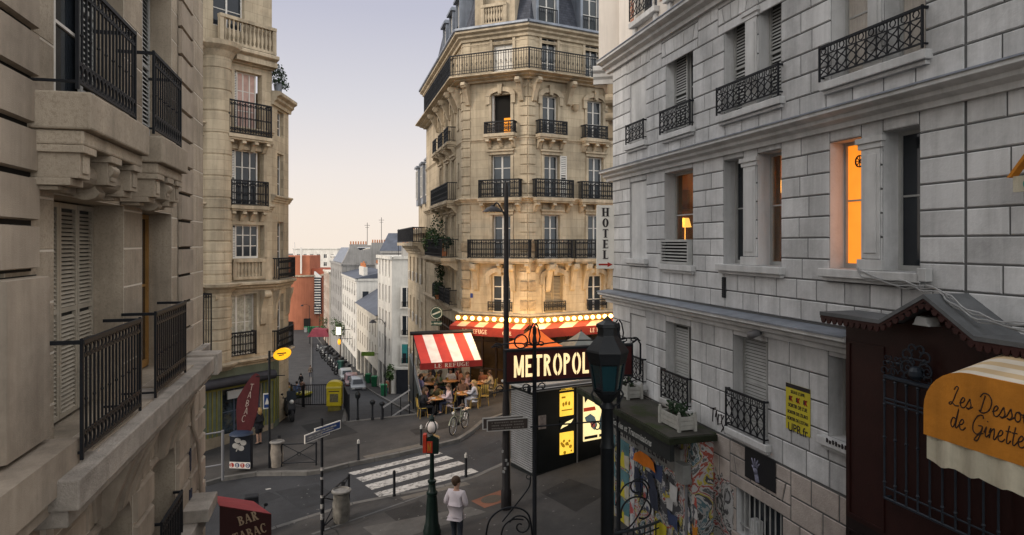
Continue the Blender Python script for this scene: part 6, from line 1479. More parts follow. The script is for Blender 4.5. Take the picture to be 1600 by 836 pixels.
sf = W4.s_f; mb = W4.mb(sf); mb.prism([(0, 18.5), (8.6, 18.5), (8.6, 21.9), (5.4, 21.9), (5.2, 21.2), (3.2, 20.9), (2.6, 21.6), (1.5, 21.6), (.6, 19.6)], .0, 1.2, 'y'); mb.build('gable', wl4, W4.e)
stacks(W4, sf, ((1.4, .1, 3.2, .5, 21.5), (5.4, .1, 3.0, .5, 21.8)), wl4); mb = W4.mb(); mb.add([(0, .4, 18.5), (19, .4, 18.5), (19, 2.2, 21.3), (0, 2.2, 21.3), (0, 8, 21.3), (19, 8, 21.3)], [(0, 1, 2, 3), (3, 2, 5, 4), (0, 3, 4)]); mb.build('roof', M_zinc, W4.e)
mb = W4.mb(sf)
for x, h in ((4.6, 4.5), (7.2, 5.5)): mb.tube([(x, .3, 21.5), (x, .3, 21.5 + h)], .05, 5); mb.bar((x - .5, .3, 21 + h), (x + .5, .3, 21 + h), .06); mb.bar((x - .35, .3, 20.6 + h), (x + .35, .3, 20.6 + h), .05)
mb.build('aerial', M_iron, W4.e)
W5 = house('dark_roofed_block', 'grey block with a dark mansard roof rising behind the white corner house', (-22.6, 118), (-14.5, 116.5), -13, 5.8, 8, wl4, 3, 4, .9, 1.8, 4, 2.9, M_frame, M_glass, .6, None, MATS['slate_plain'], 3.2)
stacks(W5, W5.fac, ((4.2, 1.5, 3.6, 2.6, 19.8),), wl4)
W6 = house('brick_striped_block', 'narrow block with orange brick strips at the far end of the row', (fx(160) - .3, 160), (fx(146.3) - .3, 146.3), -15.8, 1.0, 8, wl3, 4, 5, .9, 1.8, 3, 2.8, M_frame, M_glass, .6)
mb = W6.mb()
for x in (.1, 3.4, 6.8, 10.2, 13.2): mb.box(x, -.06, .5, x + .7, -.003, 16.4)
mb.build('brick_strip', M_brick, W6.e)
W7 = house('white_balcony_block', 'white block with stacked balconies just left of the grey gable', (-45.5, 172), (-41.8, 160.5), -16, 4.2, 9, wl2, 4, 6, 1.0, 1.7, 2, 2.9, M_frame, M_glass, .5)
# orange brick drum and its wing at the end of the street
BD = thing('brick_drum_building', 'orange brick drum shaped building with a glazed stair strip at the end of the street', 'building', (-57.6, 189, -16.5))
ob = mat('orange_brick', (.35, .125, .07), .85, .14, .3, .25, 6, streak=.2)
mb = MB(); mb.lathe([(5.2, 0), (5.2, 14.6), (0, 14.65)], n=40); mb.build('drum', ob, BD, True); mb = MB(); mb.lathe([(5.1, 14.66), (5.5, 14.66), (5.5, 15.1), (5.1, 15.1), (5.1, 14.7)], n=40); mb.build('coping', M_creamtrim, BD, True)
mb = MB(); mb.box(-9, 1.5, 0, 1.2, 12, 20.2); mb.build('tower', ob, BD); mb = MB(); mb.box(1.3, 3, 0, 11.5, 12, 16.6); mb.build('wing', mat('deep_red_brick', (.30, .085, .05), .85, .12, .3, .25, 6), BD)
mb = MB(); mb.box(4.0, -3.6, 4.5, 5.6, -2.2, 14.4)
o = mb.build('stair_glazing', M_glass2, BD); mb = MB()
for i in range(14): mb.box(3.95, -3.66, 4.6 + i * .7, 5.65, -3.605, 4.85 + i * .7)
mb.prism([(3.9, 14.4), (5.7, 14.4), (3.9, 16)], -3.66, -2.4, 'y'); mb.build('white_frame', M_frame, o)
mb = MB(); mb.box(-1.3, .9, 15.2, -.9, 1.3, 22.5); mb.lathe([(.12, 0), (.1, 4)], (-3.5, 3, 20), 6); mb.lathe([(.12, 0), (.1, 3.4)], (-6.5, 3, 20), 6); mb.build('mast', M_frame, BD)
mb = MB(); mb.box(1.6, -5.4, 0, 3.2, -4.6, 3.4); mb.box(-2.6, -5.28, 0, -1.4, -4.8, 2.6); mb.build('door', M_dark, BD)
FW = house('far_white_flats', 'white flats with grey window bands beyond the brick drum', (-84, 262), (-66, 258), -19, 5.2, 12, wl2, 6, 7, 1.3, 1.5, 2.5, 3.0, M_frame, M_glass2, .8)
FW2 = house('far_cream_flats', 'long pale flats with flat roof on the skyline left of the grey gable', (-86, 330), (-52, 322), -20, 4.0, 14, wl3, 9, 6, 1.6, 1.5, 3.5, 3.1, M_frame, M_glass2, 1.)
FW3 = house('far_white_block', 'lower white block stepping down in front of the skyline flats', (-66.4, 250), (-58, 247), -18, 1.8, 10, wl2, 4, 5, 1.2, 1.4, 3, 3, M_frame, M_glass2, .8)
rr = random.Random(77)
for i in range(16):
    x = -150 + i * 17 + rr.uniform(-4, 4); y = 420 + rr.uniform(0, 160); h = rr.uniform(-2, 5.4) - 0
    f_ = house('skyline_block', 'distant pale city block on the horizon', (x, y), (x + rr.uniform(12, 24), y - 3), -24, h, 14, rr.choice((wl2, wl3, wl4)), 5, 4, 1.5, 1.6, 12, 3.2, M_frame, M_glass2, 1, group='distant city blocks along the horizon')
# left side of the street
LB2 = house('pale_street_house', 'pale narrow house on the left side of the sloping street beyond the tobacco shop', (-16.35, 48.5), (-28.5, 86.5), -8.5, 3.4, 8, wl2, 8, 5, .9, 1.9, 3.5, 3.0, M_frame, M_glass, .8)
for B_, spots in ((W3, ((3, 3, 12, 4.), (9, 5, 14, 3.5), (13, 2.5, 15, 3))), (W2, ((5, 3, 11.5, 3), (13, 3.5, 11.5, 2.6))), (W1, ((3, 2, 15.9, 3.2), (7, 5, 15.9, 4.2))), (W6, ((4, 3, 16.8, 3),))):
    for u, y, z, h in spots:
        mb = B_.mb(); mb.tube([(u, y, z), (u, y, z + h)], .035, 5)
        for j in range(3): mb.bar((u - .5 + .1 * j, y, z + h - .15 - .25 * j), (u + .5 - .1 * j, y, z + h - .15 - .25 * j), .035)
        mb.build('aerial', M_iron, B_.e)
for B_, spots in ((W3, ((2, 3.2, 1.6, 2.2, 15), (6, 5, 1.2, 2, 15.5))), (W2, ((8, 3.2, .9, 2.2, 11), (3, 3.4, .9, 2, 11))), (W1, ((2, 5, 2, 1.6, 15.9), (6.5, 4, 1.4, 1.5, 15.9)))): stacks(B_, B_.fac, spots, wl4)
# ------------------------------------------------------------------ metro entrance
SG = Fac(tuple(at(790, 548, 15.0)[:2]), tuple(at(985, 548, 15.9)[:2]))
ME = Bld('metro_entrance_sign', 'backlit maroon metro sign with cream capitals held between wrought iron posts', SG, 'sign')
zt, zb = 4.84, 4.14; W_ = SG.len; p1, p2 = SG.u(832), SG.u(962)
mb = ME.mb(); mb.box(0, -.07, zb, W_, .07, zt); mb.build('panel', mat('maroon_enamel', (.055, .012, .012), .3, .2, 3, .05, coat=.3), ME.e, bev=.01)
mb = ME.mb(); 
for z in (zb, zt): mb.box(-.03, -.085, z - .025, W_ + .03, .085, z + .025)
mb.box(-.03, -.085, zb, .0, .085, zt); mb.box(W_, -.085, zb, W_ + .03, .085, zt); mb.build('sign_frame', M_iron, ME.e)
mb = ME.mb(); letters(mb, 'METROPOLITAIN', .17, zb + .11, .48, -.072, .19, .15, 0, .6, .14, .006, width=W_ - .36)
o = mb.build('lettering', mat('backlit_cream', (.9, .75, .45), .5, .12, 3, 0, emit=(1.0, .73, .36), estr=.95), ME.e)
for k, x in enumerate((p1, p2)):
    mb = ME.mb(); z0 = gz(SG.o.x + x) - .02; mb.lathe([(.09, 0), (.09, .25), (.05, .3), (.045, 5.0 - z0), (.06, 5.02 - z0), (.03, 5.2 - z0)], (x, -.14, z0), 10); mb.build('post', M_iron, ME.e, True)
mb = ME.mb()
for x in (p1, p2): # lyre-shaped finials
    for s in (-1, 1): mb.tube([(x + s * a, -.14, zt + .1 + b) for a, b in ((.0, .0), (.1, .05), (.13, .2), (.08, .42), (.02, .5))], .018, 6)
    mb.ball((x, -.14, zt + .42), .06, 10, 0, (.8, .8, 2.2)); mb.ring((x - .3, -.1, zt + .2), .15, .02, 14)
for a, b in ((-.35, p1), (p1, p2), (p2, W_ + .2)): 
    n = 6; q = [(a + (b - a) * i / n, -.1, zt + .1 + .07 * math.sin(PI * i / n)) for i in range(n + 1)]; mb.tube(q, .017, 5)
    for s, c in ((1, a), (-1, b)): mb.tube([(c + s * (.16 - x), -.1, zt + .12 + z * .6) for x, z in spiral(0, 0, .12, 0, 5.5, 14)], .014, 5); mb.tube([(c + s * (.2 - x), -.1, zb - .12 + z) for x, z in spiral(0, 0, .1, 0, 5.5, 14)], .014, 5)
    mb.tube([(a, -.1, zb - .2), ((a + b) / 2, -.1, zb - .14), (b, -.1, zb - .1)], .015, 5)
mb.tube([(p1 - .1, -.16, zb - .98), (p2 + .2, -.16, zb - .98)], .018, 6)
for x in (p2 - .55,): mb.tube([(x - a, -.16, zb - 1.1 + b) for a, b in spiral(0, 0, .13, 0, 6.5, 16)], .014, 5)
mb.ball((p1 - .12, -.12, zb - .16), .05, 8, 0, (1, 1, 2.2)); mb.tube([(W_, 0, zt), (W_ + .18, 0, zt + .12), (W_ + .26, 0, zt), (W_ + .26, 0, zb)], .025, 6)
mb.build('ironwork', M_iron, ME.e, True)
# stair balustrade with big scrolls
BA = thing('stair_balustrade', 'curved iron balustrade with scrolls round the metro stairs at the foot of the poster stall', 'balustrade', tuple(at(965, 836, 14.6)))
inv = Matrix.Translation(-BA.location)
P_ = [at(925, 840, 14.0), at(965, 833, 14.3), at(1010, 822, 14.6), at(1040, 810, 14.9), at(1058, 802, 15.2), at(1061, 812, 15.0), at(1058, 836, 14.6)]
mb = MB(inv); mb.tube([tuple(p) for p in catmull([tuple(v) for v in P_], 5)], .03, 8); mb.tube([tuple(Vector(p) - Vector((0, 0, .14))) for p in catmull([tuple(v) for v in P_[:5]], 5)], .018, 6); mb.build('handrail', mat('steel_blue_iron', (.03, .036, .042), .35, .2, 5), BA, True)
mb = MB(inv)
for i in range(16):
    a = P_[0].lerp(P_[4], i / 15); mb.tube([a, (a.x, a.y, gz(a.x))], .014, 5)
mb.build('baluster', M_iron, BA)
mb = MB(inv); a = at(1000, 796, 14.5)
mb.tube([(a.x + x, a.y, a.z + z) for x, z in spiral(.0, -.05, .42, PI * 1.1, -5.2, 26, .3)], .02, 6); mb.tube([(a.x + .05 + x, a.y, a.z + .55 + z) for x, z in spiral(-.1, -.1, .25, 0, 5.2, 20, .3)], .018, 6)
mb.tube(catmull([tuple(at(x, y, 14.4)) for x, y in ((968, 830), (985, 822), (1000, 800), (1012, 770), (1000, 752), (975, 760), (962, 790))], 5), .018, 6)
mb.build('scroll', M_iron, BA, True)
SCR = thing('iron_scroll_stand', 'open iron spiral scroll bracing the left post of the metro sign', 'ironwork', tuple(at(800, 836, 15.0)))
inv = Matrix.Translation(-SCR.location); mb = MB(inv)
mb.tube(catmull([tuple(at(x, y, 15.0)) for x, y in ((758, 850), (764, 815), (782, 797), (806, 793), (826, 805), (832, 840))], 6), .02, 6)
c = at(814, 822, 15.0); mb.tube([(c.x + x, c.y, c.z + z) for x, z in spiral(0, 0, .26, PI * .9, -8, 34, .12)], .018, 6); mb.tube(catmull([tuple(at(x, y, 15.0)) for x, y in ((782, 850), (786, 825), (800, 812), (818, 812))], 5), .018, 6)
mb.tube(catmull([tuple(at(x, y, 15.1)) for x, y in ((829, 745), (826, 762), (805, 790), (785, 815))], 5), .016, 6); mb.ring(tuple(at(826, 745, 15.1)), .05, .012, 10); mb.build('scroll', M_iron, SCR, True)

# ------------------------------------------------------------------ lamps and poles
LT = thing('street_lantern', 'big dark hexagonal street lantern with teal glass in front of the metro sign', 'lantern', (at(949, 600, 8.6).x, 8.6, 1.5))
b = LT.location; zz = lambda py: CZ - (py - HY) / F * 8.6 - b.z
mb = MB(); mb.lathe([(.085, 0), (.085, zz(700)), (.095, zz(698)), (.08, zz(690)), (.075, zz(640)), (.1, zz(636)), (.06, zz(628)), (.13, zz(618)), (.165, zz(612))], n=12); mb.build('post', mat('lantern_black', (.006, .008, .010), .5, .2, 6, .1, spec=.3), LT, True)
mb = MB(); mb.lathe([(.165, zz(612)), (.175, zz(608)), (.0, zz(607))], n=6, mi=0)
for i in range(6):
    a = 2 * PI * i / 6; r0, r1 = .168, .222; mb.bar((r0 * math.cos(a), r0 * math.sin(a), zz(609)), (r1 * math.cos(a), r1 * math.sin(a), zz(566)), .022)
mb.lathe([(.222, zz(568)), (.235, zz(566)), (.262, zz(553)), (.272, zz(549)), (.262, zz(546)), (.25, zz(544)), (.13, zz(525)), (.125, zz(523)), (.125, zz(512)), (.145, zz(511)), (.14, zz(506)), (.06, zz(501)), (.03, zz(496)), (.0, zz(493))], n=6); mb.build('lantern_frame', MATS['lantern_black'], LT)
mb = MB(); mb.lathe([(.158, zz(609)), (.212, zz(567)), (.0, zz(566.8))], n=6); mb.build('lantern_glass', mat('teal_glass', (.003, .027, .035), .12, .4, 2, .0, spec=.6), LT)
mb = MB(); 
for s in (-1, 1): mb.tube([(s * a, 0, zz(622) + c) for a, c in ((.05, -.12), (.15, -.06), (.2, .05), (.16, .12), (.1, .08))], .014, 6)
mb.build('scroll', MATS['lantern_black'], LT, True)
# tall mast
p = ground(791, 795); MA = thing('street_lamp', 'tall black lamp mast with one drooping shade standing beside the news kiosk', 'street lamp', tuple(p)); d = p.y; zz = lambda py: CZ - (py - HY) / F * d - p.z
mb = MB(); mb.lathe([(.14, 0), (.14, .5), (.11, .55), (.10, 2.8), (.085, 3.0), (.06, zz(330)), (.055, zz(292)), (.02, zz(285))], n=12); mb.build('pole', mat('mast_black', (.016, .014, .015), .45, .25, 4, .2), MA, True)
mb = MB(); mb.tube(catmull([(0, 0, zz(342)), (-.1, 0, zz(330)), (-.22, 0, zz(318)), (-.3, 0, zz(318)), (-.33, 0, zz(323))], 4), .02, 6); mb.build('arm', MATS['mast_black'], MA, True)
mb = MB(); mb.lathe([(.04, .1), (.06, .06), (.16, .02), (.27, -.08), (.28, -.1), (.0, -.09)], (-.36, 0, zz(326)), 16); mb.build('lamp_shade', MATS['mast_black'], MA, True)
mb = MB(); rr = random.Random(4)
for i in range(7):
    a = rr.uniform(3.6, 5.6); z = rr.uniform(.8, 2.6); mb.box(.108 * math.cos(a) - .03, .108 * math.sin(a) - .012, z, .108 * math.cos(a) + .03, .108 * math.sin(a), z + .07)
mb.build('sticker', mat('sticker_grey', (.3, .3, .3), .7, .4, 9), MA)
DS = thing('direction_sign', 'dark brown double direction sign with pale rims fixed across the tall mast', 'sign', tuple(at(793, 664, d - .16)))
mb = MB(); 
for dx, dz, dy in ((-.3, .04, .03), (0, 0, -.03)):
    dx += .0; mb.prism([(-.55 + dx * .4, -.17 + dz), (.56 + dx * .4, -.1 + dz), (.56 + dx * .4, .22 + dz), (-.55 + dx * .4, .14 + dz)], dy, dy - .02, 'y', 0); mb.prism([(-.52 + dx * .4, -.14 + dz), (.53 + dx * .4, -.07 + dz), (.53 + dx * .4, .19 + dz), (-.52 + dx * .4, .11 + dz)], dy - .021, dy - .025, 'y', 1)
mb.build('panel', [mat('pale_rim', (.3, .3, .3), .5), mat('sign_brown', (.035, .028, .026), .5, .15, 4)], DS)
mb = MB(); rr = random.Random(1)
for r in range(3):
    x = -.42
    while x < .4:
        w = rr.uniform(.02, .05); z = .055 - .075 * r + (x + .5) * .068; mb.box(x, -.059, z - .015, x + w, -.0565, z + .018); x += w + (.012 if rr.random() < .8 else .05)
mb.build('small_print', mat('print_grey', (.12, .11, .105), .7), DS)
# green metro candelabrum
p = ground(675, 835); CA = thing('metro_lamp', 'dark green cast iron metro lamp with white globe and red sign box', 'lamp', tuple(p)); d = p.y; zz = lambda py: CZ - (py - HY) / F * d - p.z
mb = MB(); mb.lathe([(.22, 0), (.23, .1), (.2, .16), (.2, .22), (.17, .28), (.14, .8), (.12, 1.0), (.14, 1.02), (.14, 1.08), (.1, 1.12), (.085, 1.3), (.11, 1.32), (.11, 1.37), (.06, 1.4), (.052, zz(705)), (.06, zz(700)), (.045, zz(690)), (.05, zz(684)), (.09, zz(682)), (.05, zz(679))], n=14); mb.build('post', M_green, CA, True)
mb = MB(); mb.ball((0, 0, zz(667)), .16, 18, 0, (1, 1, 1.02)); mb.build('globe', mat('opal_glass', (.62, .56, .53), .25, .06, 3, 0), CA, 'all')
mb = MB()
for i in range(4):
    a = PI / 4 + PI / 2 * i; mb.tube([(.163 * math.sin(t) * math.cos(a), .163 * math.sin(t) * math.sin(a), zz(667) + .167 * math.cos(t)) for t in [PI * j / 10 for j in range(11)]], .016, 5)
mb.lathe([(.07, .15), (.085, .17), (.06, .2), (.09, .22), (.05, .27), (.03, .3), (.0, .32)], (0, 0, zz(667)), 12); mb.build('globe_cage', M_green, CA, True)
mb = MB(); mb.box(-.13, -.09, zz(708), .17, .09, zz(683) - .02); mb.prism([(-.16, zz(683) - .02), (.2, zz(683) - .02), (.02, zz(683) + .08)], -.1, .1, 'y'); mb.build('sign_box', M_green, CA, bev=.01)
mb = MB(); mb.box(-.22, -.1, zz(706), -.135, .1, zz(678)); mb.box(-.12, -.098, zz(706), .02, -.0915, zz(688)); mb.build('red_panel', mat('metro_red', (.35, .03, .015), .5, .2, 6), CA)
mb = MB(); letters(mb, 'M', -.1, zz(704), .22, -.099, .16, .1, 0, .5, .1, .003); mb.build('lettering', mat('ochre_ink', (.3, .13, .02), .6), CA)
# blue finger post, bollards, barriers
p = ground(503, 838); SP = thing('street_sign_post', 'slim stickered sign post carrying two blue and white finger boards', 'sign post', tuple(p)); d = p.y; zz = lambda py: CZ - (py - HY) / F * d - p.z
mb = MB(); mb.tube([(0, 0, 0), (0, 0, zz(653))], .038, 10); mb.build('post', M_iron, SP, True)
mb = MB(); rr = random.Random(8)
for i in range(5): z = .5 + i * .3 + rr.uniform(-.1, .1); mb.tube([(0, 0, z), (0, 0, z + rr.uniform(.04, .16))], .0395, 10)
mb.build('sticker', mat('sticker_pale', (.3, .29, .28), .7, .7, 18), SP)
for k, (ang, dx, z, m_) in enumerate(((math.radians(66), -.16, zz(676), M_frame), (math.radians(62), .24, zz(672), mat('sign_blue', (.02, .05, .16), .5)))):
    mb = MB(Matrix.Translation((0, -.06, z)) @ Matrix.Rotation(ang, 4, 'Z')); mb.box(-.48 + dx, -.015, -.11, .48 + dx, .015, .11, 0); mb.box(-.45 + dx, -.019, -.085, .45 + dx, -.0155, .085, 1); mb.box(-.4 + dx, -.021, .0, .3 + dx, -.0195, .04, 2); mb.box(-.4 + dx, -.021, -.05, .2 + dx, -.0195, -.02, 2); mb.build('finger_board', [M_frame, m_ if k else mat('sign_grey', (.12, .12, .14), .5), MATS['sticker_pale']], SP)
bm_ = MB(); bm_.lathe([(.05, 0), (.052, .04), (.042, .06), (.04, .6), (.042, .66), (.03, .66)], n=12); bme = bm_.mesh('post', [M_iron], True)
bc = MB(); bc.lathe([(.046, .6), (.047, .6), (.047, .7), (.03, .71), (.03, .74), (0, .75)], n=12); bcm = bc.mesh('cap', [mat('bollard_cap_white', (.4, .39, .37), .6, .4, 14)], True)
bcb = MB(); bcb.lathe([(.036, .655), (.047, .66), (.047, .72), (.03, .76), (0, .77)], n=12); bcm2 = bcb.mesh('cap', [M_iron], True)
for px, py, lab, w in ((560, 719, 'dark bollard on the far pavement at the left end of the crossing', 1), (616, 775, 'black capped bollard on the near pavement left of the metro lamp', 0), (728, 745, 'pale capped bollard at the right end of the zebra crossing', 1), (658, 695, 'pale capped bollard standing behind the globe of the metro lamp', 1)):
    e = thing('bollard', lab, 'bollard', tuple(ground(px, py)), 0, 'bollards round the zebra crossing')
    for m_ in (bme, bcm if w else bcm2): o = bpy.data.objects.new(m_.name.split('.')[0], m_); COL.objects.link(o); o.parent = e
def barrier(a, b, h, label, m=M_iron, mid=True):
    A, B_ = Vector(a), Vector(b); e = thing('pedestrian_barrier', label, 'barrier', a); L_ = (B_ - A); Ln = math.hypot(L_.x, L_.y); e.rotation_euler = (0, 0, math.atan2(L_.y, L_.x)); dz = L_.z
    mb = MB(); 
    for x, z in ((0, 0), (Ln, dz)): mb.tube([(x, 0, z), (x, 0, z + h)], .032, 8)
    mb.build('post', m, e, True); mb = MB(); mb.tube([(0, 0, h - .05), (Ln, 0, dz + h - .05)], .025, 8); mb.tube([(0, 0, .12), (Ln, 0, dz + .12)], .022, 8); mb.build('rail', m, e, True)
    mb = MB(); mb.tube([(0, 0, .12), (Ln, 0, dz + h - .05)], .016, 6); mb.tube([(0, .035, h - .05), (Ln, .035, dz + .12)], .016, 6); mb.ring((Ln / 2, .015, h / 2 + dz / 2), .07, .014, 12); mb.build('cross_brace', m, e, True); return e
barrier(tuple(ground(440, 729)), tuple(ground(494, 727)), .85, 'low black crossed barrier on the far pavement beside the stone bin')
barrier(tuple(ground(505, 830)), tuple(ground(545, 792)), .95, 'low black crossed barrier on the near pavement behind the sign post')
def sackbin(p, r, h, m, label):
    e = thing('litter_bin', label, 'bin', tuple(p)); mb = MB(); rr = random.Random(int(p[0] * 100)); n = 16; pr = [(r * .86, 0), (r * .95, h * .2), (r * 1.0, h * .5), (r * .9, h * .8), (r * 1.02, h * .92)]
    mb.lathe(pr, n=n)
    for i, v in enumerate(mb.v): s = 1 + rr.uniform(-.09, .09); mb.v[i] = Vector((v.x * s, v.y * s, v.z))
    mb.build('sack', m, e, True); mb = MB(); mb.lathe([(r * 1.02, h * .9), (r * 1.2, h * .93), (r * 1.2, h * .97), (r * .95, h), (r * .9, h * .95)], n=18); mb.build('rim', mat('bin_rim', (.17, .16, .15), .6, .3, 8), e, True)
    mb = MB(); mb.box(-.05, r * .95, 0, .05, r * 1.05, h + .12); mb.build('stand', M_iron, e)
sackbin(ground(533, 815), .23, .9, mat('grey_sack', (.15, .14, .125), .35, .4, 6, .5, 8), 'grey sack litter bin leaning by the near barrier')
sackbin(ground(433, 729), .22, .95, mat('stone_bin_grey', (.22, .19, .16), .8, .3, 5, .4, 12), 'grey litter bin standing at the kerb near the tobacco banner')
# crossing sign pole, oval lamp, banner and totem of the tobacco shop
p = ground(421, 731); XP = thing('crossing_sign_post', 'black post with a small blue pedestrian crossing sign by the tobacco shop', 'sign post', tuple(p)); d = p.y; zz = lambda py: CZ - (py - HY) / F * d - p.z
mb = MB(); mb.tube([(0, 0, 0), (0, 0, zz(548))], .045, 10); mb.build('post', M_iron, XP, True)
mb = MB(Matrix.Translation((-.1, -.06, zz(626))) @ Matrix.Rotation(.5, 4, 'Z')); mb.box(-.1, -.01, -.28, .16, .01, .28, 0); mb.box(-.07, -.016, -.24, .13, -.0105, .24, 1); mb.prism([(-.05, -.12), (.11, -.12), (.03, .12)], -.019, -.0165, 'y', 0); mb.build('plate', [M_frame, MATS['sign_blue']], XP)
mb = MB(); mb.tube([(-.5, 0, zz(588)), (.5, .2, zz(588))], .018, 6); mb.build('arm', M_iron, XP)
OV = thing('oval_shop_lamp', 'glowing yellow oval shop lamp jutting out above the pavement', 'shop sign', tuple(at(441, 553, 29.4)))
mb = MB(); mb.tube([(0, -.09, 0), (0, .09, 0)], 1, 24)
for i, v in enumerate(mb.v): mb.v[i] = Vector((v.x * .36, v.y, v.z * .25 + v.x * .06))
mb.build('body', mat('amber_sign_glow', (.6, .3, .01), .4, .15, 2, 0, emit=(1., .46, .012), estr=1.0), OV, True)
mb = MB(); mb.bar((-.18, -.095, .02), (.2, -.095, .06), .012, .05); mb.bar((-.12, -.095, -.06), (.1, -.095, -.02), .012, .04); mb.build('lettering', MATS['sign_black'], OV)
mb = MB(); mb.tube([(-.3, 0, -.1), (-.75, .3, -.3)], .025, 6); mb.build('bracket', M_iron, OV)
BN = thing('feather_banner', 'dark red feather banner reading TABAC in front of the striped shop', 'banner', tuple(ground(384, 735))); d = ground(384, 735).y; zg = BN.location.z
bp = lambda px, py: ((px - CX) / F * d - BN.location.x, CZ - (py - HY) / F * d - zg)
mb = MB(); q = [bp(*v) for v in ((371, 680), (369, 640), (371, 622), (383, 602), (394, 587), (400, 583), (406, 586), (405, 610), (403, 640), (396, 665), (388, 682))]; mb.prism(q, -.012, .012, 'y'); mb.build('cloth', mat('banner_red', (.06, .010, .012), .75, .25, 2.5, .3, 5), BN)
mb = MB(); 
for ch, (px, py) in zip('TABAC', ((390.5, 610), (387, 622), (384.5, 635), (381.5, 647), (378, 659))): x, z = bp(px, py); letters(mb, ch, x - .02, z, .24, -.013, .1, .08, 0, .8, .1, .003, lean=.22)
mb.build('lettering', mat('banner_print', (.33, .27, .24), .7), BN)
mb = MB(); x, z = bp(384, 690); mb.tube([(x, .03, 0), (x, .03, z + .2)], .02, 6); mb.build('pole', M_iron, BN)
p = ground(377, 737); LO = thing('lottery_totem', 'black lottery totem with a pale clover and a lettered strip at its foot', 'sign', tuple(p), -.1); d = p.y; s_ = 1 / (F / d)
mb = MB(); mb.box(-.4, -.1, .12, .4, .1, 1.36); mb.build('board', mat('totem_black', (.014, .016, .022), .35, .1, 3), LO, bev=.02)
mb = MB(); mb.lathe([(.0, .12), (.25, .11), (.4, .04), (.42, 0), (0, 0)], (0, 0, 1.37), 16); mb.build('hood', mat('totem_blue', (.02, .03, .055), .5), LO, True)
mb = MB()
for a in (.4, PI / 2 + .4, PI + .4, -PI / 2 + .4): mb.prism([(-.02 + .0 + .16 * math.cos(a) + .12 * math.cos(t), 1.02 + .15 * math.sin(a) + .1 * math.sin(t)) for t in [2 * PI * j / 12 for j in range(12)]], -.1015, -.104 - .0004 * a, 'y')
mb.bar((-.02, -.103, 1.02), (-.14, -.103, .76), .01, .04); mb.build('clover', mat('clover_grey', (.3, .29, .28), .7), LO)
mb = MB(); mb.box(-.39, -.108, .15, .39, -.1015, .38); o = mb.build('strip', M_frame, LO); mb = MB()
for i, ch in enumerate('LOTO'): x = -.3 + i * .2; mb.tube([(x, -.109, .265), (x, -.112, .265)], .085, 14, i % 2); letters(mb, ch, x - .04, .205, .12, -.1125, .2, .16, 0, .8, .1, .002, mi=2)
mb.build('lettering', [mat('loto_red', (.3, .03, .02), .6), mat('loto_navy', (.03, .04, .12), .6), mat('sign_white', (.62, .6, .56))], LO)
GR = thing('guard_rail', 'grey tubular guard rail on the pavement at the left edge of the tobacco shop', 'railing', tuple(ground(348, 750))); d = ground(348, 750).y; zg = GR.location.z
mb = MB(); mb.tube([(0, 0, 0), (0, 0, 1.75)], .05, 8); mb.build('post', mat('grey_metal', (.16, .16, .17)), GR, True); mb = MB()
for z in (1.7, .55): mb.tube([(0, 0, z), (-1.4, -.3, z - .17)], .03, 8)
mb.build('rail', MATS['grey_metal'], GR, True)

# ------------------------------------------------------------------ news kiosk
Kc, Kr, Kl = ground(834, 745), ground(952, 706), ground(797, 730)
FK = Fac(tuple(Kc[:2]), tuple(Kr[:2]), Kc.z - .05); KI = Bld('news_kiosk', 'black news kiosk with lit yellow posters and a grey roller shutter end', FK, 'kiosk')
KL = FK.len; KD = (Kl - Kc).length; KH = 2.72
mb = KI.mb(); mb.box(.02, .02, .1, KL, KD, KH - .08); mb.box(0, 0, 0, KL + .02, KD + .02, .1); mb.build('body', mat('kiosk_black', (.010, .012, .013), .3, .2, 3, .05), KI.e)
mb = KI.mb(); mb.box(-.22, -.25, KH - .08, KL + .2, KD + .25, KH); mb.box(-.1, -.12, KH, KL + .1, KD + .1, KH + .08); mb.build('roof', mat('kiosk_roof', (.2, .2, .2), .5, .2, 2), KI.e, bev=.02)
mb = KI.mb(); n = 34
for i in range(n): z = .12 + (KH - .35) * i / n; h = (KH - .35) / n; mb.add([(-.0, .06, z), (-.0, KD - .06, z), (-.03, KD - .06, z + h * .5), (-.03, .06, z + h * .5), (-.0, .06, z + h * .95), (-.0, KD - .06, z + h * .95)], [(0, 1, 2, 3), (3, 2, 5, 4)])
mb.build('roller_shutter', mat('shutter_steel', (.16, .165, .175), .45, .2, 2, .05, metal=.4), KI.e)
ku = lambda px, py: FK.uw(px, py)
def lit(px0, px1, y0, y1, m, name='lit_poster', dy=0):
    a, wt = ku(px0, y0); b = ku(px1, y0)[0]; wb = ku(px0, y1)[1]; mb = KI.mb(); mb.box(a, -.012 - dy, wb, b, .018, wt); return mb.build(name, m, KI.e), a, b, wb, wt
ye = mat('poster_backlight', (.8, .55, .1), .4, .16, 1.8, 0, emit=(1., .60, .06), estr=1.1); cr = mat('poster_cream_backlight', (.85, .75, .45), .4, .12, 2, 0, emit=(1., .80, .38), estr=1.0)
o, a, b, wb, wt = lit(874, 896, 603, 611, mat('kiosk_black', (.010, .012, .013)), 'header'); mb = KI.mb(); put_text(mb, 'Presse', (a + b) / 2, wb + .035, .15, -.013, .003, 1, shear=.3); mb.box(a, -.014, wb, b, -.0125, wb + .012); mb.box(a, -.014, wt - .012, b, -.0125, wt); mb.build('lettering', ye, o)
o, a, b, wb, wt = lit(875, 896, 615, 651, ye)
mb = KI.mb(); mb.box(a + .05, -.015, wt - .16, a + .2, -.0125, wt - .1); mb.box(a + .05, -.015, wb + .16, b - .05, -.0125, wb + .2)
for x, h in ((.12, .2), (.22, .28), (.34, .24)): mb.ball((a + x, -.012, wb + .3 + h * .3), .045, 8, 0, (1, .1, 1.6))
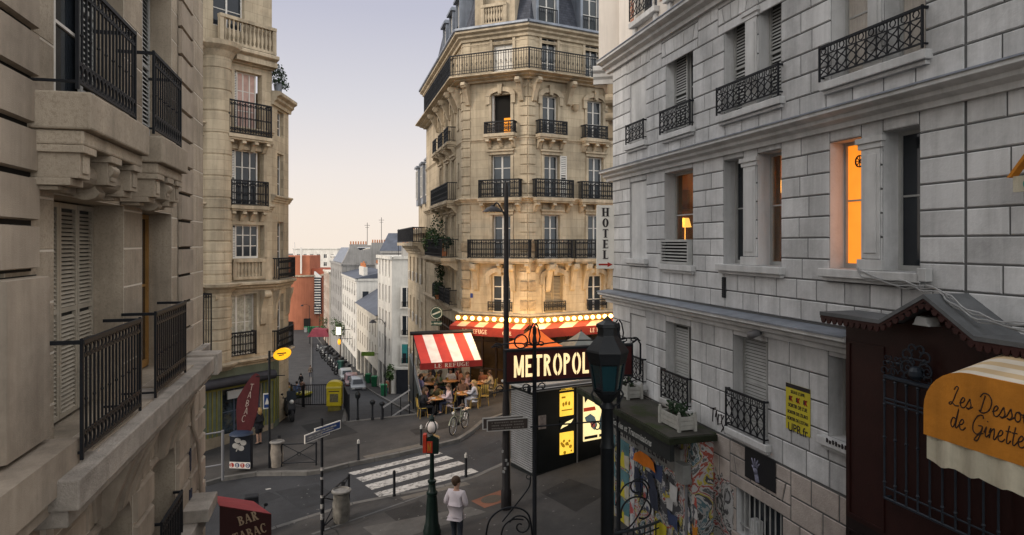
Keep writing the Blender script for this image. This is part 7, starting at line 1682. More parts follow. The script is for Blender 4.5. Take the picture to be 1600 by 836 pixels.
mb.build('print', mat('poster_olive_print', (.2, .12, .01), .6, .2, 5, 0, emit=(.8, .42, .02), estr=.35), o)
o, a, b, wb, wt = lit(875, 896, 657, 672, mat('kiosk_black', (.010, .012, .013)), 'leaf_emblem'); mb = KI.mb(); mb.prism([(a + (b - a) * x, wb + (wt - wb) * z) for x, z in ((.02, .1), (.15, .45), (.45, .75), (.98, .98), (.8, .6), (.5, .35), (.2, .22))], -.016, -.013, 'y'); mb.build('leaf', cr, o)
o, a, b, wb, wt = lit(875, 896, 677, 711, ye); mb = KI.mb(); rr = random.Random(3)
for i in range(14): x = a + .04 + rr.random() * (b - a - .08); z = wb + .04 + rr.random() * .38; mb.ball((x, -.012, z), rr.uniform(.03, .06), 8, 0, (1, .1, 1))
mb.build('print', MATS['poster_olive_print'], o)
o, a, b, wb, wt = lit(911.5, 946, 615, 690, cr)
mb = KI.mb(); w, h = b - a, wt - wb; X = lambda x: a + x * w; Zz = lambda z: wb + z * h
for q, mi in (([(.0, .62), (.55, .62), (.5, .7), (0, .7)], 0), ([(.05, .5), (.3, .56), (.5, .48), (.62, .3), (.5, .2), (.38, .25), (.3, .36), (.1, .42)], 1), ([(.3, .36), (.55, .4), (.5, .26), (.34, .27)], 0), ([(.04, .04), (.62, .04), (.62, .1), (.04, .1)], 2), ([(.7, .04), (.97, .04), (.97, .1), (.7, .1)], 2), ([(.02, .99), (.35, .99), (.06, .8)], 2), ([(.8, .55), (.95, .3), (.9, .15), (.7, .2), (.72, .4)], 1)): mb.prism([(X(x), Zz(z)) for x, z in q], -.016, -.0125, 'y', mi)
mb.build('print', [mat('print_red', (.3, .03, .02), .6, .2, 5, 0, emit=(.8, .08, .03), estr=.35), mat('print_teal', (.05, .08, .09), .6, .3, 5, 0, emit=(.15, .22, .24), estr=.35), MATS['sign_black']], o)
mb = KI.mb(); x = ku(901, 650)[0]; mb.box(x, -.03, .15, x + .03, .01, KH - .1); mb.build('door_edge', mat('grey_metal', (.16, .16, .17)), KI.e)
o, a, b, wb, wt = lit(842, 853, 650, 671, mat('notice_paper', (.22, .19, .18), .8, .4, 6), 'notice')
# ------------------------------------------------------------------ parasols
def parasol(px, py, d, w, label, m, h):
    p = at(px, py, d); g_ = gz(p.x); e = thing('parasol', label, 'parasol', (p.x, p.y, g_), .35); H = p.z - g_; mb = MB(); r = w / 2
    c = [(-r, -r, H - h), (r, -r, H - h), (r, r, H - h), (-r, r, H - h)]; 
    for i in range(4):
        a, b = Vector(c[i]), Vector(c[(i + 1) % 4]); top = Vector((0, 0, H)); n = 6
        for j in range(n):
            for k in range(n): 
                def P(s, t): q = a.lerp(b, s).lerp(top, t); q.z -= .09 * math.sin(PI * s) * (1 - t) + .1 * math.sin(PI * t); return q
                mb.quad(P(j / n, k / n), P((j + 1) / n, k / n), P((j + 1) / n, (k + 1) / n), P(j / n, (k + 1) / n))
        for j in range(n): s, t = j / n, (j + 1) / n; mb.quad(P(s, 0), P(t, 0), P(t, 0) - Vector((0, 0, .2)), P(s, 0) - Vector((0, 0, .2)))
    mb.build('canopy', m, e, True); mb = MB(); mb.tube([(0, 0, .08), (0, 0, H + .06)], .03, 8); mb.build('pole', M_iron, e, True); mb = MB(); mb.lathe([(.3, 0), (.3, .06), (.05, .1)], n=14); mb.build('base', M_iron, e, True)
parasol(836, 509, 28.6, 2.05, 'orange red square parasol open under the cafe bulbs', mat('orange_parasol', (.72, .14, .025), .75, .12, 2, .1), .85)
parasol(908, 517, 29.2, 2.0, 'grey square parasol open right of the orange one', mat('grey_parasol', (.11, .115, .11), .8, .15, 2, .1), .75)

# ------------------------------------------------------------------ terrace awning
a0, a1 = at(646, 523, 31.2), at(735, 519, 32.2); v0, v1 = at(657, 568.5, 29.5), at(753, 563, 30.5)
rz = math.atan2((v1 - v0).y, (v1 - v0).x); TA = thing('terrace_awning', 'red and white striped awning with a lettered valance over the crowded terrace', 'awning', (v0.x, v0.y, gz(v0.x)), rz)
inv = (Matrix.Translation(TA.location) @ Matrix.Rotation(rz, 4, 'Z')).inverted()
mb = MB(inv); patch(mb, [v0, v1, a1, a0]); mb.build('canopy', stripes('awning_red_white', (.42, .028, .022), (.68, .6, .57), .985, 0), TA)
V0, V1 = inv @ v0, inv @ v1; wd = V1.x; zv = V0.z
mb = MB(); mb.box(-.02, -.012, zv - .27, wd + .02, .012, zv + .01); vl = mb.build('valance', mat('red_valance2', (.24, .022, .018), .8, .15, 3), TA)
mb = MB(); letters(mb, 'LE REFUGE', wd * .22, zv - .215, .17, -.013, .17, .07, .06, .95, .14, .004, width=wd * .56); mb.build('lettering', MATS['valance_lettering'], vl)
A0, A1 = inv @ a0, inv @ a1; mb = MB(); mb.tube([A0 + Vector((-.15, 0, .06)), A1 + Vector((.1, 0, .06))], .09, 10); mb.build('roller_case', M_iron, TA, True)
mb = MB()
for p_, q_ in ((V0, A0), (V1, A1)): mb.tube([p_, q_ - Vector((0, 0, .05))], .025, 6); mb.tube([q_, (q_.x, q_.y, 0)], .03, 6)
mb.build('support', M_iron, TA)
TS = thing('terrace_screen', 'dark glazed wind screen with sloping rails closing the left end of the terrace', 'screen', tuple(ground(648, 652))); 
inv2 = Matrix.Translation(-TS.location); p0, p3 = ground(658, 652), ground(642, 622)
mb = MB(inv2); mb.prism([(0, 0), (0, 0)], 0, 0) if False else None
dk = mat('dark_green_screen', (.014, .02, .019), .3, .2, 3)
mb.add([tuple(p0), tuple(p3), tuple(p3 + Vector((0, 0, 2.2))), tuple(p0 + Vector((0, 0, .95)))] + [tuple(q + Vector((-.08, .02, 0))) for q in (p0, p3, p3 + Vector((0, 0, 2.2)), p0 + Vector((0, 0, .95)))], [(0, 1, 2, 3), (7, 6, 5, 4), (0, 3, 7, 4), (3, 2, 6, 7), (2, 1, 5, 6)]); mb.build('panel', dk, TS)
mb = MB(inv2); 
for t in (0, .25): mb.tube([p0 + Vector((.03, -.03, .98 - t)), p3 + Vector((.03, -.03, 2.22 - t))], .03, 6)
mb.build('rail', mat('grey_metal', (.16, .16, .17)), TS)
# steps down to the street with pale handrails
ST = thing('stone_steps', 'grey stone steps going down from the terrace to the sloping street', 'steps', (-4.85, 30.66, 0)); mb = MB()
for i in range(7): mb.box(-.75, i * .32, gz(-4.9) - .15 * (i + 1) - 1.5, .6, (i + 1) * .32, gz(-4.9) - .15 * (i + 1))
mb.build('flight', mat('stone_step', (.2, .19, .18), .85, .25, 2, .4, 40), ST)
HR = thing('handrail', 'pale steel handrails slanting beside the steps left of the terrace', 'handrail', tuple(at(598, 640, 30.9))); inv2 = Matrix.Translation(-HR.location); mb = MB(inv2)
hm = mat('pale_steel', (.33, .33, .34), .45, .15, 4, metal=.3)
for q0, q1 in (((598, 637), (641, 609)), ((606, 655), (640, 632))): mb.bar(at(*q0, 30.9), at(*q1, 30.9), .07, .06)
mb.build('rail', hm, HR); mb = MB(inv2)
for x, y in ((599, 637), (612, 628), (626, 619), (640, 610)): q = at(x, y, 30.9); mb.tube([q, (q.x, q.y, sz(30.9))], .022, 6)
mb.build('post', M_iron, HR)
for px, py, top_, lab in ((559, 657, 611, 'first dark lantern topped post from the left at the edge above the sloping street'), (582, 656, 624, 'middle dark post at the edge above the sloping street'), (597, 655, 627, 'dark post nearest the pale handrails at the edge above the sloping street')):
    p = ground(px, py); e = thing('edge_post', lab, 'post', tuple(p)); d = p.y; H = (py - top_) / F * d; mb = MB(); mb.lathe([(.07, 0), (.07, .1), (.045, .14), (.04, H * .72), (.06, H * .74)], n=10); mb.build('post', M_iron, e, True); mb = MB(); mb.lathe([(.06, H * .74), (.11, H * .78), (.12, H * .88), (.13, H * .89), (.05, H * .98), (0, H)], n=6); mb.build('head', mat('lantern_black', (.010, .013, .016)), e)
# railing at the top of the street, letter box, street bins
def fence(x0, x1, y0, y1, h, label):
    a, b = ground(x0, y0), ground(x1, y1); e = thing('street_railing', label, 'railing', tuple(a), math.atan2(b.y - a.y, b.x - a.x)); L_ = math.hypot(b.x - a.x, b.y - a.y); dz = b.z - a.z
    mb = MB()
    for z in (.12, h): mb.tube([(0, 0, z), (L_, 0, z + dz)], .025, 6)
    mb.build('rail', M_iron, e); mb = MB()
    for x in (0, L_): mb.tube([(x, 0, -.05 + dz * x / L_), (x, 0, h + .06 + dz * x / L_)], .04, 8)
    mb.build('post', M_iron, e); mb = MB(); n = int(L_ / .14)
    for i in range(1, n): mb.tube([(L_ * i / n, 0, .12 + dz * i / n), (L_ * i / n, 0, h + dz * i / n)], .012, 5)
    mb.build('bar', M_iron, e)
    mb = MB(); mb.box(-.1, -.12, -.3, L_ + .1, .12, -.0 + min(0, dz)); mb.build('plinth', M_kerb, e)
fence(475, 516, 636, 636, 1.12, 'black barred railing at the top of the sloping street left of the yellow letter box'); fence(538, 545, 638, 657, 1.12, 'short black railing running forward beside the yellow letter box'); fence(455, 473, 633, 636, 1.05, 'black barred railing behind the parked scooter')
p = ground(523, 641); LBX = thing('letter_box', 'yellow letter box with rounded top beside the black railing', 'letter box', tuple(p), .1); lm = mat('post_yellow', (.42, .33, .015), .45, .18, 3, .05, dirt=.3)
mb = MB(); q = [(-.36, .25), (.36, .25), (.36, 1.25)] + [(.36 * math.cos(t), 1.25 + .2 * math.sin(t)) for t in [PI * j / 10 for j in range(1, 10)]] + [(-.36, 1.25)]; mb.prism(q, -.25, .25, 'y'); mb.build('body', lm, LBX, bev=.03)
mb = MB(); mb.box(-.3, -.2, 0, .3, .2, .25); mb.build('foot', mat('foot_olive', (.12, .1, .02), .6, .3, 4), LBX); mb = MB(); mb.box(-.37, -.285, 1.12, .37, -.252, 1.2); mb.box(-.25, -.262, .95, .25, -.252, .99, 1); mb.box(-.2, -.26, .45, .2, -.252, .85, 2); mb.build('slot', [mat('post_yellow_rim', (.47, .4, .1), .5), MATS['sign_black'], mat('label_dark', (.1, .09, .05), .6, .5, 12)], LBX)
def bin_(x, y, s, label, m=None, lid=None):
    e = thing('wheelie_bin', label, 'bin', (x, y, sz(y) + .13), R_.uniform(-.4, .4)); mb = MB(); mb.prism([(-.24 * s, 0), (.24 * s, 0), (.3 * s, .95 * s), (-.3 * s, .95 * s)], -.3 * s, .3 * s, 'y'); mb.build('body', m or mat('bin_green', (.015, .11, .05), .5, .15, 3), e, bev=.02); mb = MB(); mb.prism([(-.33 * s, .96 * s), (.33 * s, .96 * s), (.3 * s, 1.06 * s), (-.25 * s, 1.08 * s)], -.34 * s, .34 * s, 'y'); mb.build('lid', lid or mat('bin_green_lid', (.02, .16, .07), .5), e, bev=.02)
    mb = MB()
    for sx in (-1, 1): mb.tube([(sx * .2 * s, .33 * s, .1), (sx * .26 * s, .33 * s, .1)], .1, 10)
    mb.build('wheel', M_iron, e, True)
R_ = random.Random(21)
bin_(kerb_l(42) - .3, 41.5, 1.15, 'tall dark green bin with a yellow lid at the foot of the street railing', mat('bin_dark_green', (.01, .03, .015), .5), mat('bin_yellow', (.35, .32, .03), .5)); bin_(kerb_l(48) - 1.9, 48, 1.2, 'dark green bin against the left wall of the sloping street', MATS['bin_dark_green'], MATS['bin_dark_green'])
bin_(kerb_r(84) + 1.2, 84, 1.2, 'bright green bin on the right pavement beside the silver car'); bin_(kerb_r(88.5) + 1.1, 88.5, 1.1, 'bright green bin behind the one beside the silver car'); bin_(kerb_r(104) - .8, 104, 1.3, 'dark teal bin in the parking row beyond the cars', mat('bin_teal', (.02, .07, .06), .5), MATS['bin_teal']); bin_(kerb_r(71) + .6, 70.5, 1.1, 'green bin near the corner of the white house')
for i in range(7):
    x = -53.5 + i * .95 + (i > 3) * .5; bin_(x, 177 + .2 * i, 1.35, ('pale grey', 'bright green', 'green', 'dark green', 'bright green', 'grey', 'dark green')[i] + ' bin, number %s from the left in the row before the brick drum' % ('one two three four five six seven'.split()[i]), (mat('bin_grey', (.3, .3, .29), .5), MATS['bin_green'], MATS['bin_green'], MATS['bin_dark_green'], MATS['bin_green'], MATS['bin_grey'], MATS['bin_dark_green'])[i])

# ------------------------------------------------------------------ vehicles
tyre = mat('rubber', (.015, .015, .016), .8, .2, 6); rim_m = mat('alloy', (.3, .3, .31), .35, .1, metal=.7); lampm = mat('headlamp_glass', (.5, .5, .48), .15, .1)
def car(x, y, rz, label, col, name):
    e = thing('parked_car', label, 'car', (x, y, sz(y) + .02), rz, 'cars parked down the street'); e.rotation_euler = (math.atan((sz(y + 1) - sz(y - 1)) / 2) * 1, 0, rz)
    m = mat(name, col, .3, .05, coat=.6, bump=0); W2 = .86
    side = [(-1.95, .35), (-2.0, .6), (-1.9, .82), (-1.15, .95), (-.55, 1.38), (.75, 1.42), (1.5, 1.0), (1.95, .9), (2.02, .6), (1.98, .35)]
    mb = MB(); k = len(side)
    secs = [(-W2, .94), (-W2 * .93, 1), (W2 * .93, 1), (W2, .94)]
    vs = []
    for xx, f in secs:
        for yy, zz in side:
            inx = .82 if zz > 1.05 else 1; vs.append((xx * inx, -yy * (1 if abs(xx) < W2 * .95 else .97), .35 + (zz - .35) * (f if zz > 1.0 else 1)))
    fs = [(i * k + j, i * k + (j + 1) % k, (i + 1) * k + (j + 1) % k, (i + 1) * k + j) for i in range(3) for j in range(k)] + [tuple(range(k)), tuple(range(3 * k, 4 * k))[::-1]]
    mb.add(vs, fs); mb.build('body', m, e, True, bev=.03)
    g = MB(); g.quad((-.62, 1.13, .99), (.62, 1.13, .99), (.52, .62, 1.34), (-.52, .62, 1.34)); g.quad((-.6, -1.45, 1.05), (.6, -1.45, 1.05), (.52, -.85, 1.38), (-.52, -.85, 1.38))
    for v in range(4): g.v[v].y += .03; g.v[v].z += .015
    for v in range(4, 8): g.v[v].y -= .03; g.v[v].z += .015
    for s in (-1, 1): g.quad((s * .74, 1.0, 1.0), (s * .74, -1.3, 1.02), (s * .715, -.75, 1.34), (s * .715, .55, 1.31))
    g.build('windscreen', M_glass, e)
    for s in (-1, 1):
        for yy in (1.28, -1.25):
            w = MB(); w.tube([(s * .7, yy, .31), (s * .875, yy, .31)], .31, 16); o = w.build('wheel', tyre, e, True); w = MB(); w.tube([(s * .87, yy, .31), (s * .885, yy, .31)], .19, 12); w.build('rim', rim_m, o)
        w = MB(); w.box(s * .45, 1.9, .62, s * .78, 2.0, .76); w.build('headlight', lampm, e, bev=.02); w = MB(); w.box(s * .6, -2.01, .65, s * .8, -1.9, .85); w.build('tail_light', mat('tail_red', (.3, .01, .01), .3), e); w = MB(); w.box(s * .8, .72, .95, s * .98, .84, 1.07); w.build('mirror', m, e, bev=.02)
    b_ = MB(); b_.box(-.82, 1.93, .3, .82, 2.04, .5); b_.box(-.4, 2.0, .55, .4, 2.025, .68); b_.build('bumper', mat('bumper_dark', (.04, .04, .045), .5), e, bev=.02); b_ = MB(); b_.box(-.26, 2.042, .36, .26, 2.05, .46); b_.build('number_plate', M_frame, e)
    return e
ra = math.atan(.3); 
car(kerb_r(82) - 1.15, 82, PI + ra, 'silver grey small car parked nearest on the right of the street', (.17, .18, .2), 'silver_paint'); car(kerb_r(87.5) - 1.15, 87.5, PI + ra, 'dark red car parked between the silver and the white car', (.14, .03, .035), 'dark_red_paint'); car(kerb_r(93.5) - 1.15, 93.5, PI + ra + .05, 'pale grey car parked behind the dark red one', (.2, .21, .22), 'pale_grey_paint')
def moto(loc, rz, label, col, name, s=1., group=None):
    e = thing('motor_scooter', label, 'scooter', loc, rz, group); e.scale = (s, s, s); m = mat(name, col, .35, .1, coat=.4)
    for y in (.62, -.62):
        w = MB(); w.ring((0, y, .27), .2, .075, 16, 'x', 0, 8); o = w.build('wheel', tyre, e, True); w = MB(); w.tube([(-.04, y, .27), (.04, y, .27)], .13, 10); w.build('rim', rim_m, o)
    b_ = MB(); b_.prism([(-.85, .5), (-.8, .75), (-.1, .78), (.05, .4), (.3, .35), (.42, .95), (.5, 1.0), (.62, .55), (.5, .3), (-.5, .3)], -.17, .17, 'x'); b_.build('body', m, e, bev=.05)
    b_ = MB(); b_.prism([(-.82, .77), (-.7, .9), (-.1, .84), (-.05, .77)], -.15, .15, 'x'); b_.build('seat', tyre, e, bev=.04)
    b_ = MB(); b_.tube([(-.36, .3, 1.06), (-.1, .42, 1.02), (.1, .42, 1.02), (.36, .3, 1.06)], .022, 6); b_.build('handlebar', M_iron, e); b_ = MB(); b_.prism([(.48, .95), (.42, 1.35), (.45, 1.36), (.54, .98)], -.2, .2, 'x'); b_.build('windshield', M_glass, e); b_ = MB(); b_.ball((0, .56, .9), .1, 10); b_.build('headlight', lampm, e, 'all'); b_ = MB(); b_.box(-.2, -1.05, .82, .2, -.72, 1.12); b_.build('top_box', M_iron, e, bev=.04)
    b_ = MB()
    for sx in (-1, 1): b_.tube([(sx * .3, .36, 1.05), (sx * .36, .38, 1.2)], .012, 5); b_.ball((sx * .38, .38, 1.24), .06, 8, 0, (1, .3, .8))
    b_.build('mirror', M_iron, e); return e
p = ground(452, 655); S0 = moto(tuple(p), PI + .5, 'dark scooter with top box parked against the railing above the sloping street', (.015, .016, .02), 'scooter_black', 1.05)
for i in range(9):
    y = 99 + i * 4.4 + (i * 37 % 11) * .13; x = kerb_r(y) - 1.2 + .05 * (i * 7 % 5); moto((x, y, sz(y) + .02), PI / 2 + ra + .1 + .17 * (i * 5 % 4), ('black', 'dark grey', 'black', 'dark', 'grey', 'black', 'dark', 'black', 'white')[i] + ' scooter, %s from the cars in the row parked down the right kerb' % 'first second third fourth fifth sixth seventh eighth last'.split()[i], ((.02, .02, .022), (.05, .05, .055), (.02, .02, .022), (.03, .028, .03), (.1, .1, .1), (.02, .02, .022), (.03, .028, .03), (.02, .02, .022), (.3, .3, .3))[i], 'scooter_%d' % i, 1.25, 'scooters parked down the right kerb')
# scooter seen over the bar awning: only its mirrors and bars show
moto((-6.95, 18.2, gz(-6.95) - .13), PI + .36, 'dark scooter standing in the road half hidden behind the maroon bar awning', (.015, .016, .02), 'scooter_black', .95)
# bicycle
f_, r_ = ground(707.5, 681.5), ground(727, 668); fw = Vector((f_.x - r_.x, f_.y - r_.y, 0)).normalized(); mid = (f_ + r_) / 2
BI = thing('bicycle', 'pale green city bicycle standing on the kerb in front of the terrace', 'bicycle', (mid.x, mid.y, gz(mid.x)), math.atan2(fw.y, fw.x) - PI / 2); bm1 = mat('bicycle_green', (.19, .2, .15), .35, .1, 4, 0, metal=.2)
for y in (.53, -.53):
    w = MB(); w.ring((0, y, .345), .325, .02, 26, 'x', 0, 6); o = w.build('wheel', tyre, BI, True); w = MB(); w.ring((0, y, .345), .3, .012, 24, 'x', 0, 5)
    for i in range(14): a = 2 * PI * i / 14; w.tube([(0, y, .345), (0, y + .3 * math.cos(a), .345 + .3 * math.sin(a))], .0028, 3)
    w.tube([(-.05, y, .345), (.05, y, .345)], .02, 8); w.build('rim', rim_m, o)
w = MB()
for a, b, r in (((0, .4, .92), (0, -.05, .32), .018), ((0, -.05, .32), (0, -.2, .9), .016), ((0, .38, .8), (0, -.1, .5), .014), ((.04, -.53, .345), (0, -.05, .32), .01), ((-.04, -.53, .345), (0, -.05, .32), .01), ((.04, -.53, .345), (0, -.16, .72), .009), ((-.04, -.53, .345), (0, -.16, .72), .009), ((.05, .53, .345), (.04, .42, .72), .011), ((-.05, .53, .345), (-.04, .42, .72), .011), ((0, .42, .7), (0, .38, 1.0), .018)): w.tube([a, b], r, 7)
w.build('frame', bm1, BI, True)
w = MB(); w.tube(catmull([(-.3, .2, 1.04), (-.24, .36, 1.06), (-.08, .4, 1.02), (.08, .4, 1.02), (.24, .36, 1.06), (.3, .2, 1.04)], 4), .013, 6); w.build('handlebar', rim_m, BI, True); w = MB(); w.tube([(0, -.34, .95), (0, -.22, .97), (0, -.05, .95)], [.085, .075, .03], 8); w.build('saddle', mat('brown_leather', (.06, .03, .02), .6), BI, True)
for y, a0, a1 in ((.53, .3, 2.4), (-.53, .5, 3.0)): w = MB(); w.tube([(0, y + .365 * math.cos(t), .345 + .365 * math.sin(t)) for t in [a0 + (a1 - a0) * j / 10 for j in range(11)]], .022, 5); w.build('mudguard', bm1, BI, True)
w = MB(); w.box(-.07, -.85, .74, .07, -.35, .76); w.tube([(.05, -.53, .345), (.06, -.7, .74)], .007, 5); w.tube([(-.05, -.53, .345), (-.06, -.7, .74)], .007, 5); w.build('rack', rim_m, BI); w = MB(); w.tube([(.04, -.05, .32), (.055, -.05, .32)], .09, 14); w.bar((.07, -.05, .32), (.07, .08, .22), .02); w.bar((-.07, -.05, .32), (-.07, -.18, .42), .02); w.box(.07, .03, .2, .16, .13, .22); w.box(-.16, -.23, .41, -.07, -.13, .43); w.build('pedal', M_iron, BI); w = MB(); w.tube([(0, .5, .86), (0, .56, .86)], .05, 10); w.build('headlamp', lampm, BI)

# ------------------------------------------------------------------ terrace furniture and people
tm = mat('lacquered_table', (.36, .17, .06), .3, .25, 5); rat = stripes('rattan_weave', (.42, .28, .04), (.03, .025, .02), .09, 0)
def table(x, y, label):
    e = thing('cafe_table', label, 'table', (x, y, gz(x)), 0, 'round tables on the terrace'); mb = MB(); mb.lathe([(.0, .7), (.36, .7), (.38, .715), (.38, .73), (.36, .74), (0, .74)], n=24); mb.build('tabletop', tm, e, True); mb = MB(); mb.lathe([(.035, .03), (.03, .69)], n=8); mb.build('pedestal', M_iron, e, True); mb = MB()
    for i in range(4): a = PI / 4 + PI / 2 * i; mb.bar((0, 0, .04), (.26 * math.cos(a), .26 * math.sin(a), .02), .04, .03)
    mb.build('base', M_iron, e); return e
glm = mat('drink_glass', (.3, .2, .08), .1, .4, 10); pem = mat('plate_white', (.55, .52, .48), .4)
def tableware(x, y, dx, dy, lab, kind):
    g_ = gz(x) + .742; mb = MB()
    if kind: mb.lathe([(.03, 0), (.04, .1), (.038, .1)], n=10)
    else: mb.lathe([(.0, 0), (.07, .002), (.11, .018), (.11, .022), (.0, .01)], n=14)
    o = mb.build('drinking_glass' if kind else 'plate', glm if kind else pem, None, True); o.location = (x + dx, y + dy, g_); tag(o, lab, 'glass' if kind else 'plate', 'glasses on the terrace tables' if kind else 'plates on the terrace tables')
def chair(x, y, rz, label, m=None):
    e = thing('bistro_chair', label, 'chair', (x, y, gz(x)), rz, 'bistro chairs on the terrace'); m = m or rat
    mb = MB(); mb.lathe([(.0, .43), (.21, .43), (.22, .445), (.21, .46), (0, .46)], n=16); mb.build('seat', m, e, True)
    for sx, sy in ((-1, 1), (1, 1), (-1, -1), (1, -1)): mb = MB(); mb.tube([(sx * .15, sy * .14, .44), (sx * .19, sy * .18, 0)], .014, 6); mb.build('leg', mat('bamboo', (.3, .19, .05), .5, .2, 6), e, True)
    mb = MB(); n = 8; a = [(.21 * math.sin(t), -.19 * math.cos(t) - .02 - .04) for t in [-1 + 2 * j / n for j in range(n + 1)]]
    for (x0, y0), (x1, y1) in zip(a, a[1:]): mb.add([(x0, y0, .5), (x1, y1, .5), (x1, y1 - .05, .88), (x0, y0 - .05, .88), (x0, y0 - .02, .5), (x1, y1 - .02, .5), (x1, y1 - .07, .88), (x0, y0 - .07, .88)], [(0, 1, 2, 3), (7, 6, 5, 4), (3, 2, 6, 7)])
    mb.build('backrest', m, e); return e
skin1 = mat('skin_light', (.42, .25, .18), .6, .06, bump=0); skin2 = mat('skin_tan', (.3, .17, .11), .6, .06, bump=0)
cl = lambda n, c: mat('cloth_' + n, c, .9, .12, 6, .2, 60)
hb, hbr, hbl = mat('hair_black', (.02, .016, .013), .6), mat('hair_brown', (.06, .035, .02), .6), mat('hair_blonde', (.3, .19, .08), .6)
T6, T7 = ground(662, 607), ground(730, 607)
T1, T2_, T3, T4_, T5 = ground(682, 648), ground(720, 640), ground(747, 622), ground(672, 622), ground(703, 618)
labs = ('nearest left table on the terrace with glasses and plates', 'round table in the middle front of the terrace', 'round table at the right end by the yellow chairs', 'rear left table near the wind screen', 'rear middle table deep under the awning', 'farthest left table against the cafe front', 'farthest right table against the cafe front')
tb = [T1, T2_, T3, T4_, T5, T6, T7]
for p, l_ in zip(tb, labs): table(p.x, p.y, l_)
k = 0
for ti, p in enumerate(tb[:3]):
    for (dx, dy, kd) in ((-.15, .1, 1), (.1, -.12, 1), (.16, .12, 0), (-.12, -.14, 0)): tableware(p.x, p.y, dx, dy, ('drinking glass' if kd else 'pale plate') + ' on the ' + labs[ti].split(' on the')[0].split(' with')[0].split(' in the')[0].split(' at the')[0] + ('', ' in the middle front', ' at the right end')[ti], kd)
def face(p, q): return math.atan2(q.y - p.y, q.x - p.x) - PI / 2
PEOPLE = [
 (T1, (-.55, -.25), 'woman-like', 'person in a black sleeveless top with dark hair at the nearest left table', 0, skin1, cl('black', (.015, .015, .018)), cl('black', (.015, .015, .018)), hbr, True, False),
 (T1, (.55, .1), '', 'person in a pale pink shirt leaning on the nearest left table', 0, skin1, cl('pale_pink', (.45, .36, .38)), cl('navy', (.03, .035, .06)), hbr, False, True),
 (T1, (-.1, .75), '', 'person in an olive top behind the nearest left table', 1, skin2, cl('olive', (.07, .07, .04)), cl('black', (.015, .015, .018)), hb, False, True),
 (T2_, (-.6, .0), '', 'person in dark blue seated left of the middle front table', 1, skin2, cl('navy', (.03, .035, .06)), cl('black', (.015, .015, .018)), hb, False, True),
 (T2_, (.62, -.05), '', 'person in a pale grey dress seated right of the middle front table', 0, skin1, cl('pale_grey', (.36, .36, .4)), cl('pale_grey', (.36, .36, .4)), hbl, True, True),
 (T2_, (.05, .7), '', 'person in a brown top behind the middle front table', 2, skin1, cl('brown', (.12, .07, .05)), cl('navy', (.03, .035, .06)), hbr, False, True),
 (T3, (-.55, .2), '', 'person in a mauve top seated left of the right end table', 0, skin1, cl('mauve', (.26, .19, .22)), cl('black', (.015, .015, .018)), hbr, False, True),
 (T3, (.25, .65), '', 'person in a rust top behind the right end table', 2, skin2, cl('rust', (.2, .08, .045)), cl('navy', (.03, .035, .06)), hb, False, True),
 (T4_, (-.45, -.3), '', 'person in a lilac blue shirt at the rear left table', 2, skin1, cl('lilac', (.17, .18, .36)), cl('navy', (.03, .035, .06)), hbr, False, True),
 (T4_, (.55, .15), '', 'person in a green top at the rear left table', 0, skin2, cl('green', (.05, .09, .06)), cl('black', (.015, .015, .018)), hb, True, True),
 (T4_, (-.1, .7), '', 'person in a beige top at the back of the rear left table', 1, skin1, cl('beige', (.3, .25, .2)), cl('black', (.015, .015, .018)), hbr, False, True),
 (T5, (-.6, .1), '', 'person in a grey brown jacket left of the rear middle table', 0, skin2, cl('taupe', (.14, .11, .09)), cl('navy', (.03, .035, .06)), hb, False, True),
 (T5, (.6, .2), '', 'person in a terracotta shirt right of the rear middle table', 1, skin1, cl('terracotta', (.3, .13, .08)), cl('black', (.015, .015, .018)), hbr, True, True),
 (T5, (.0, .75), '', 'person in a white shirt at the back of the rear middle table', 0, skin1, cl('white', (.5, .48, .47)), cl('black', (.015, .015, .018)), hb, False, True),
 (T6, (.5, -.1), '', 'person in a charcoal top at the farthest left table', 1, skin1, cl('charcoal', (.05, .05, .055)), cl('navy', (.03, .035, .06)), hbl, True, True),
 (T6, (-.2, .55), '', 'person in a cream jumper behind the farthest left table', 0, skin1, cl('cream', (.42, .38, .3)), cl('black', (.015, .015, .018)), hbr, False, True),
 (T7, (-.5, -.1), '', 'person in a wine red top left of the farthest right table', 0, skin1, cl('wine', (.16, .03, .04)), cl('black', (.015, .015, .018)), hb, True, True),
 (T7, (.5, .05), '', 'person in a slate blue shirt right of the farthest right table', 1, skin2, cl('slate', (.1, .12, .17)), cl('navy', (.03, .035, .06)), hb, False, True),
 (T3, (.6, -.1), '', 'person in a sand coloured shirt right of the right end table', 0, skin1, cl('sand', (.36, .29, .2)), cl('navy', (.03, .035, .06)), hbr, False, True),
 (T1, (-.62, .42), '', 'person in a violet top left of the nearest left table', 2, skin1, cl('violet', (.14, .1, .22)), cl('black', (.015, .015, .018)), hb, True, True)]
rr = random.Random(12)
for i, (tp, (dx, dy), _, lab, arm, sk_, to, bo, ha, lh, sl) in enumerate(PEOPLE):
    p = Vector((tp.x + dx, tp.y + dy, 0)); a = face(p, tp); person(lab, (p.x, p.y, gz(p.x) - .03), a, sit(arm, rr.uniform(.02, .12), rr.uniform(-.12, .12)), sk_, to, bo, ha, lh, sl, group='people seated on the cafe terrace', s=rr.uniform(.94, 1.02), head_turn=rr.uniform(-.5, .5))
    chair(p.x - .02 * math.sin(-a), p.y, a, 'rattan bistro chair under the ' + lab.split(' at the ')[0].split(' seated')[0].split(' leaning')[0].split(' behind')[0].split(' left of')[0].split(' right of')[0])
for px, py, rz, lab in ((742, 637, 2.9, 'empty yellow and black rattan chair, left one of the pair at the right end'), (757, 634, 3.2, 'empty yellow and black rattan chair, right one of the pair at the right end')): p = ground(px, py); chair(p.x, p.y, rz, lab)
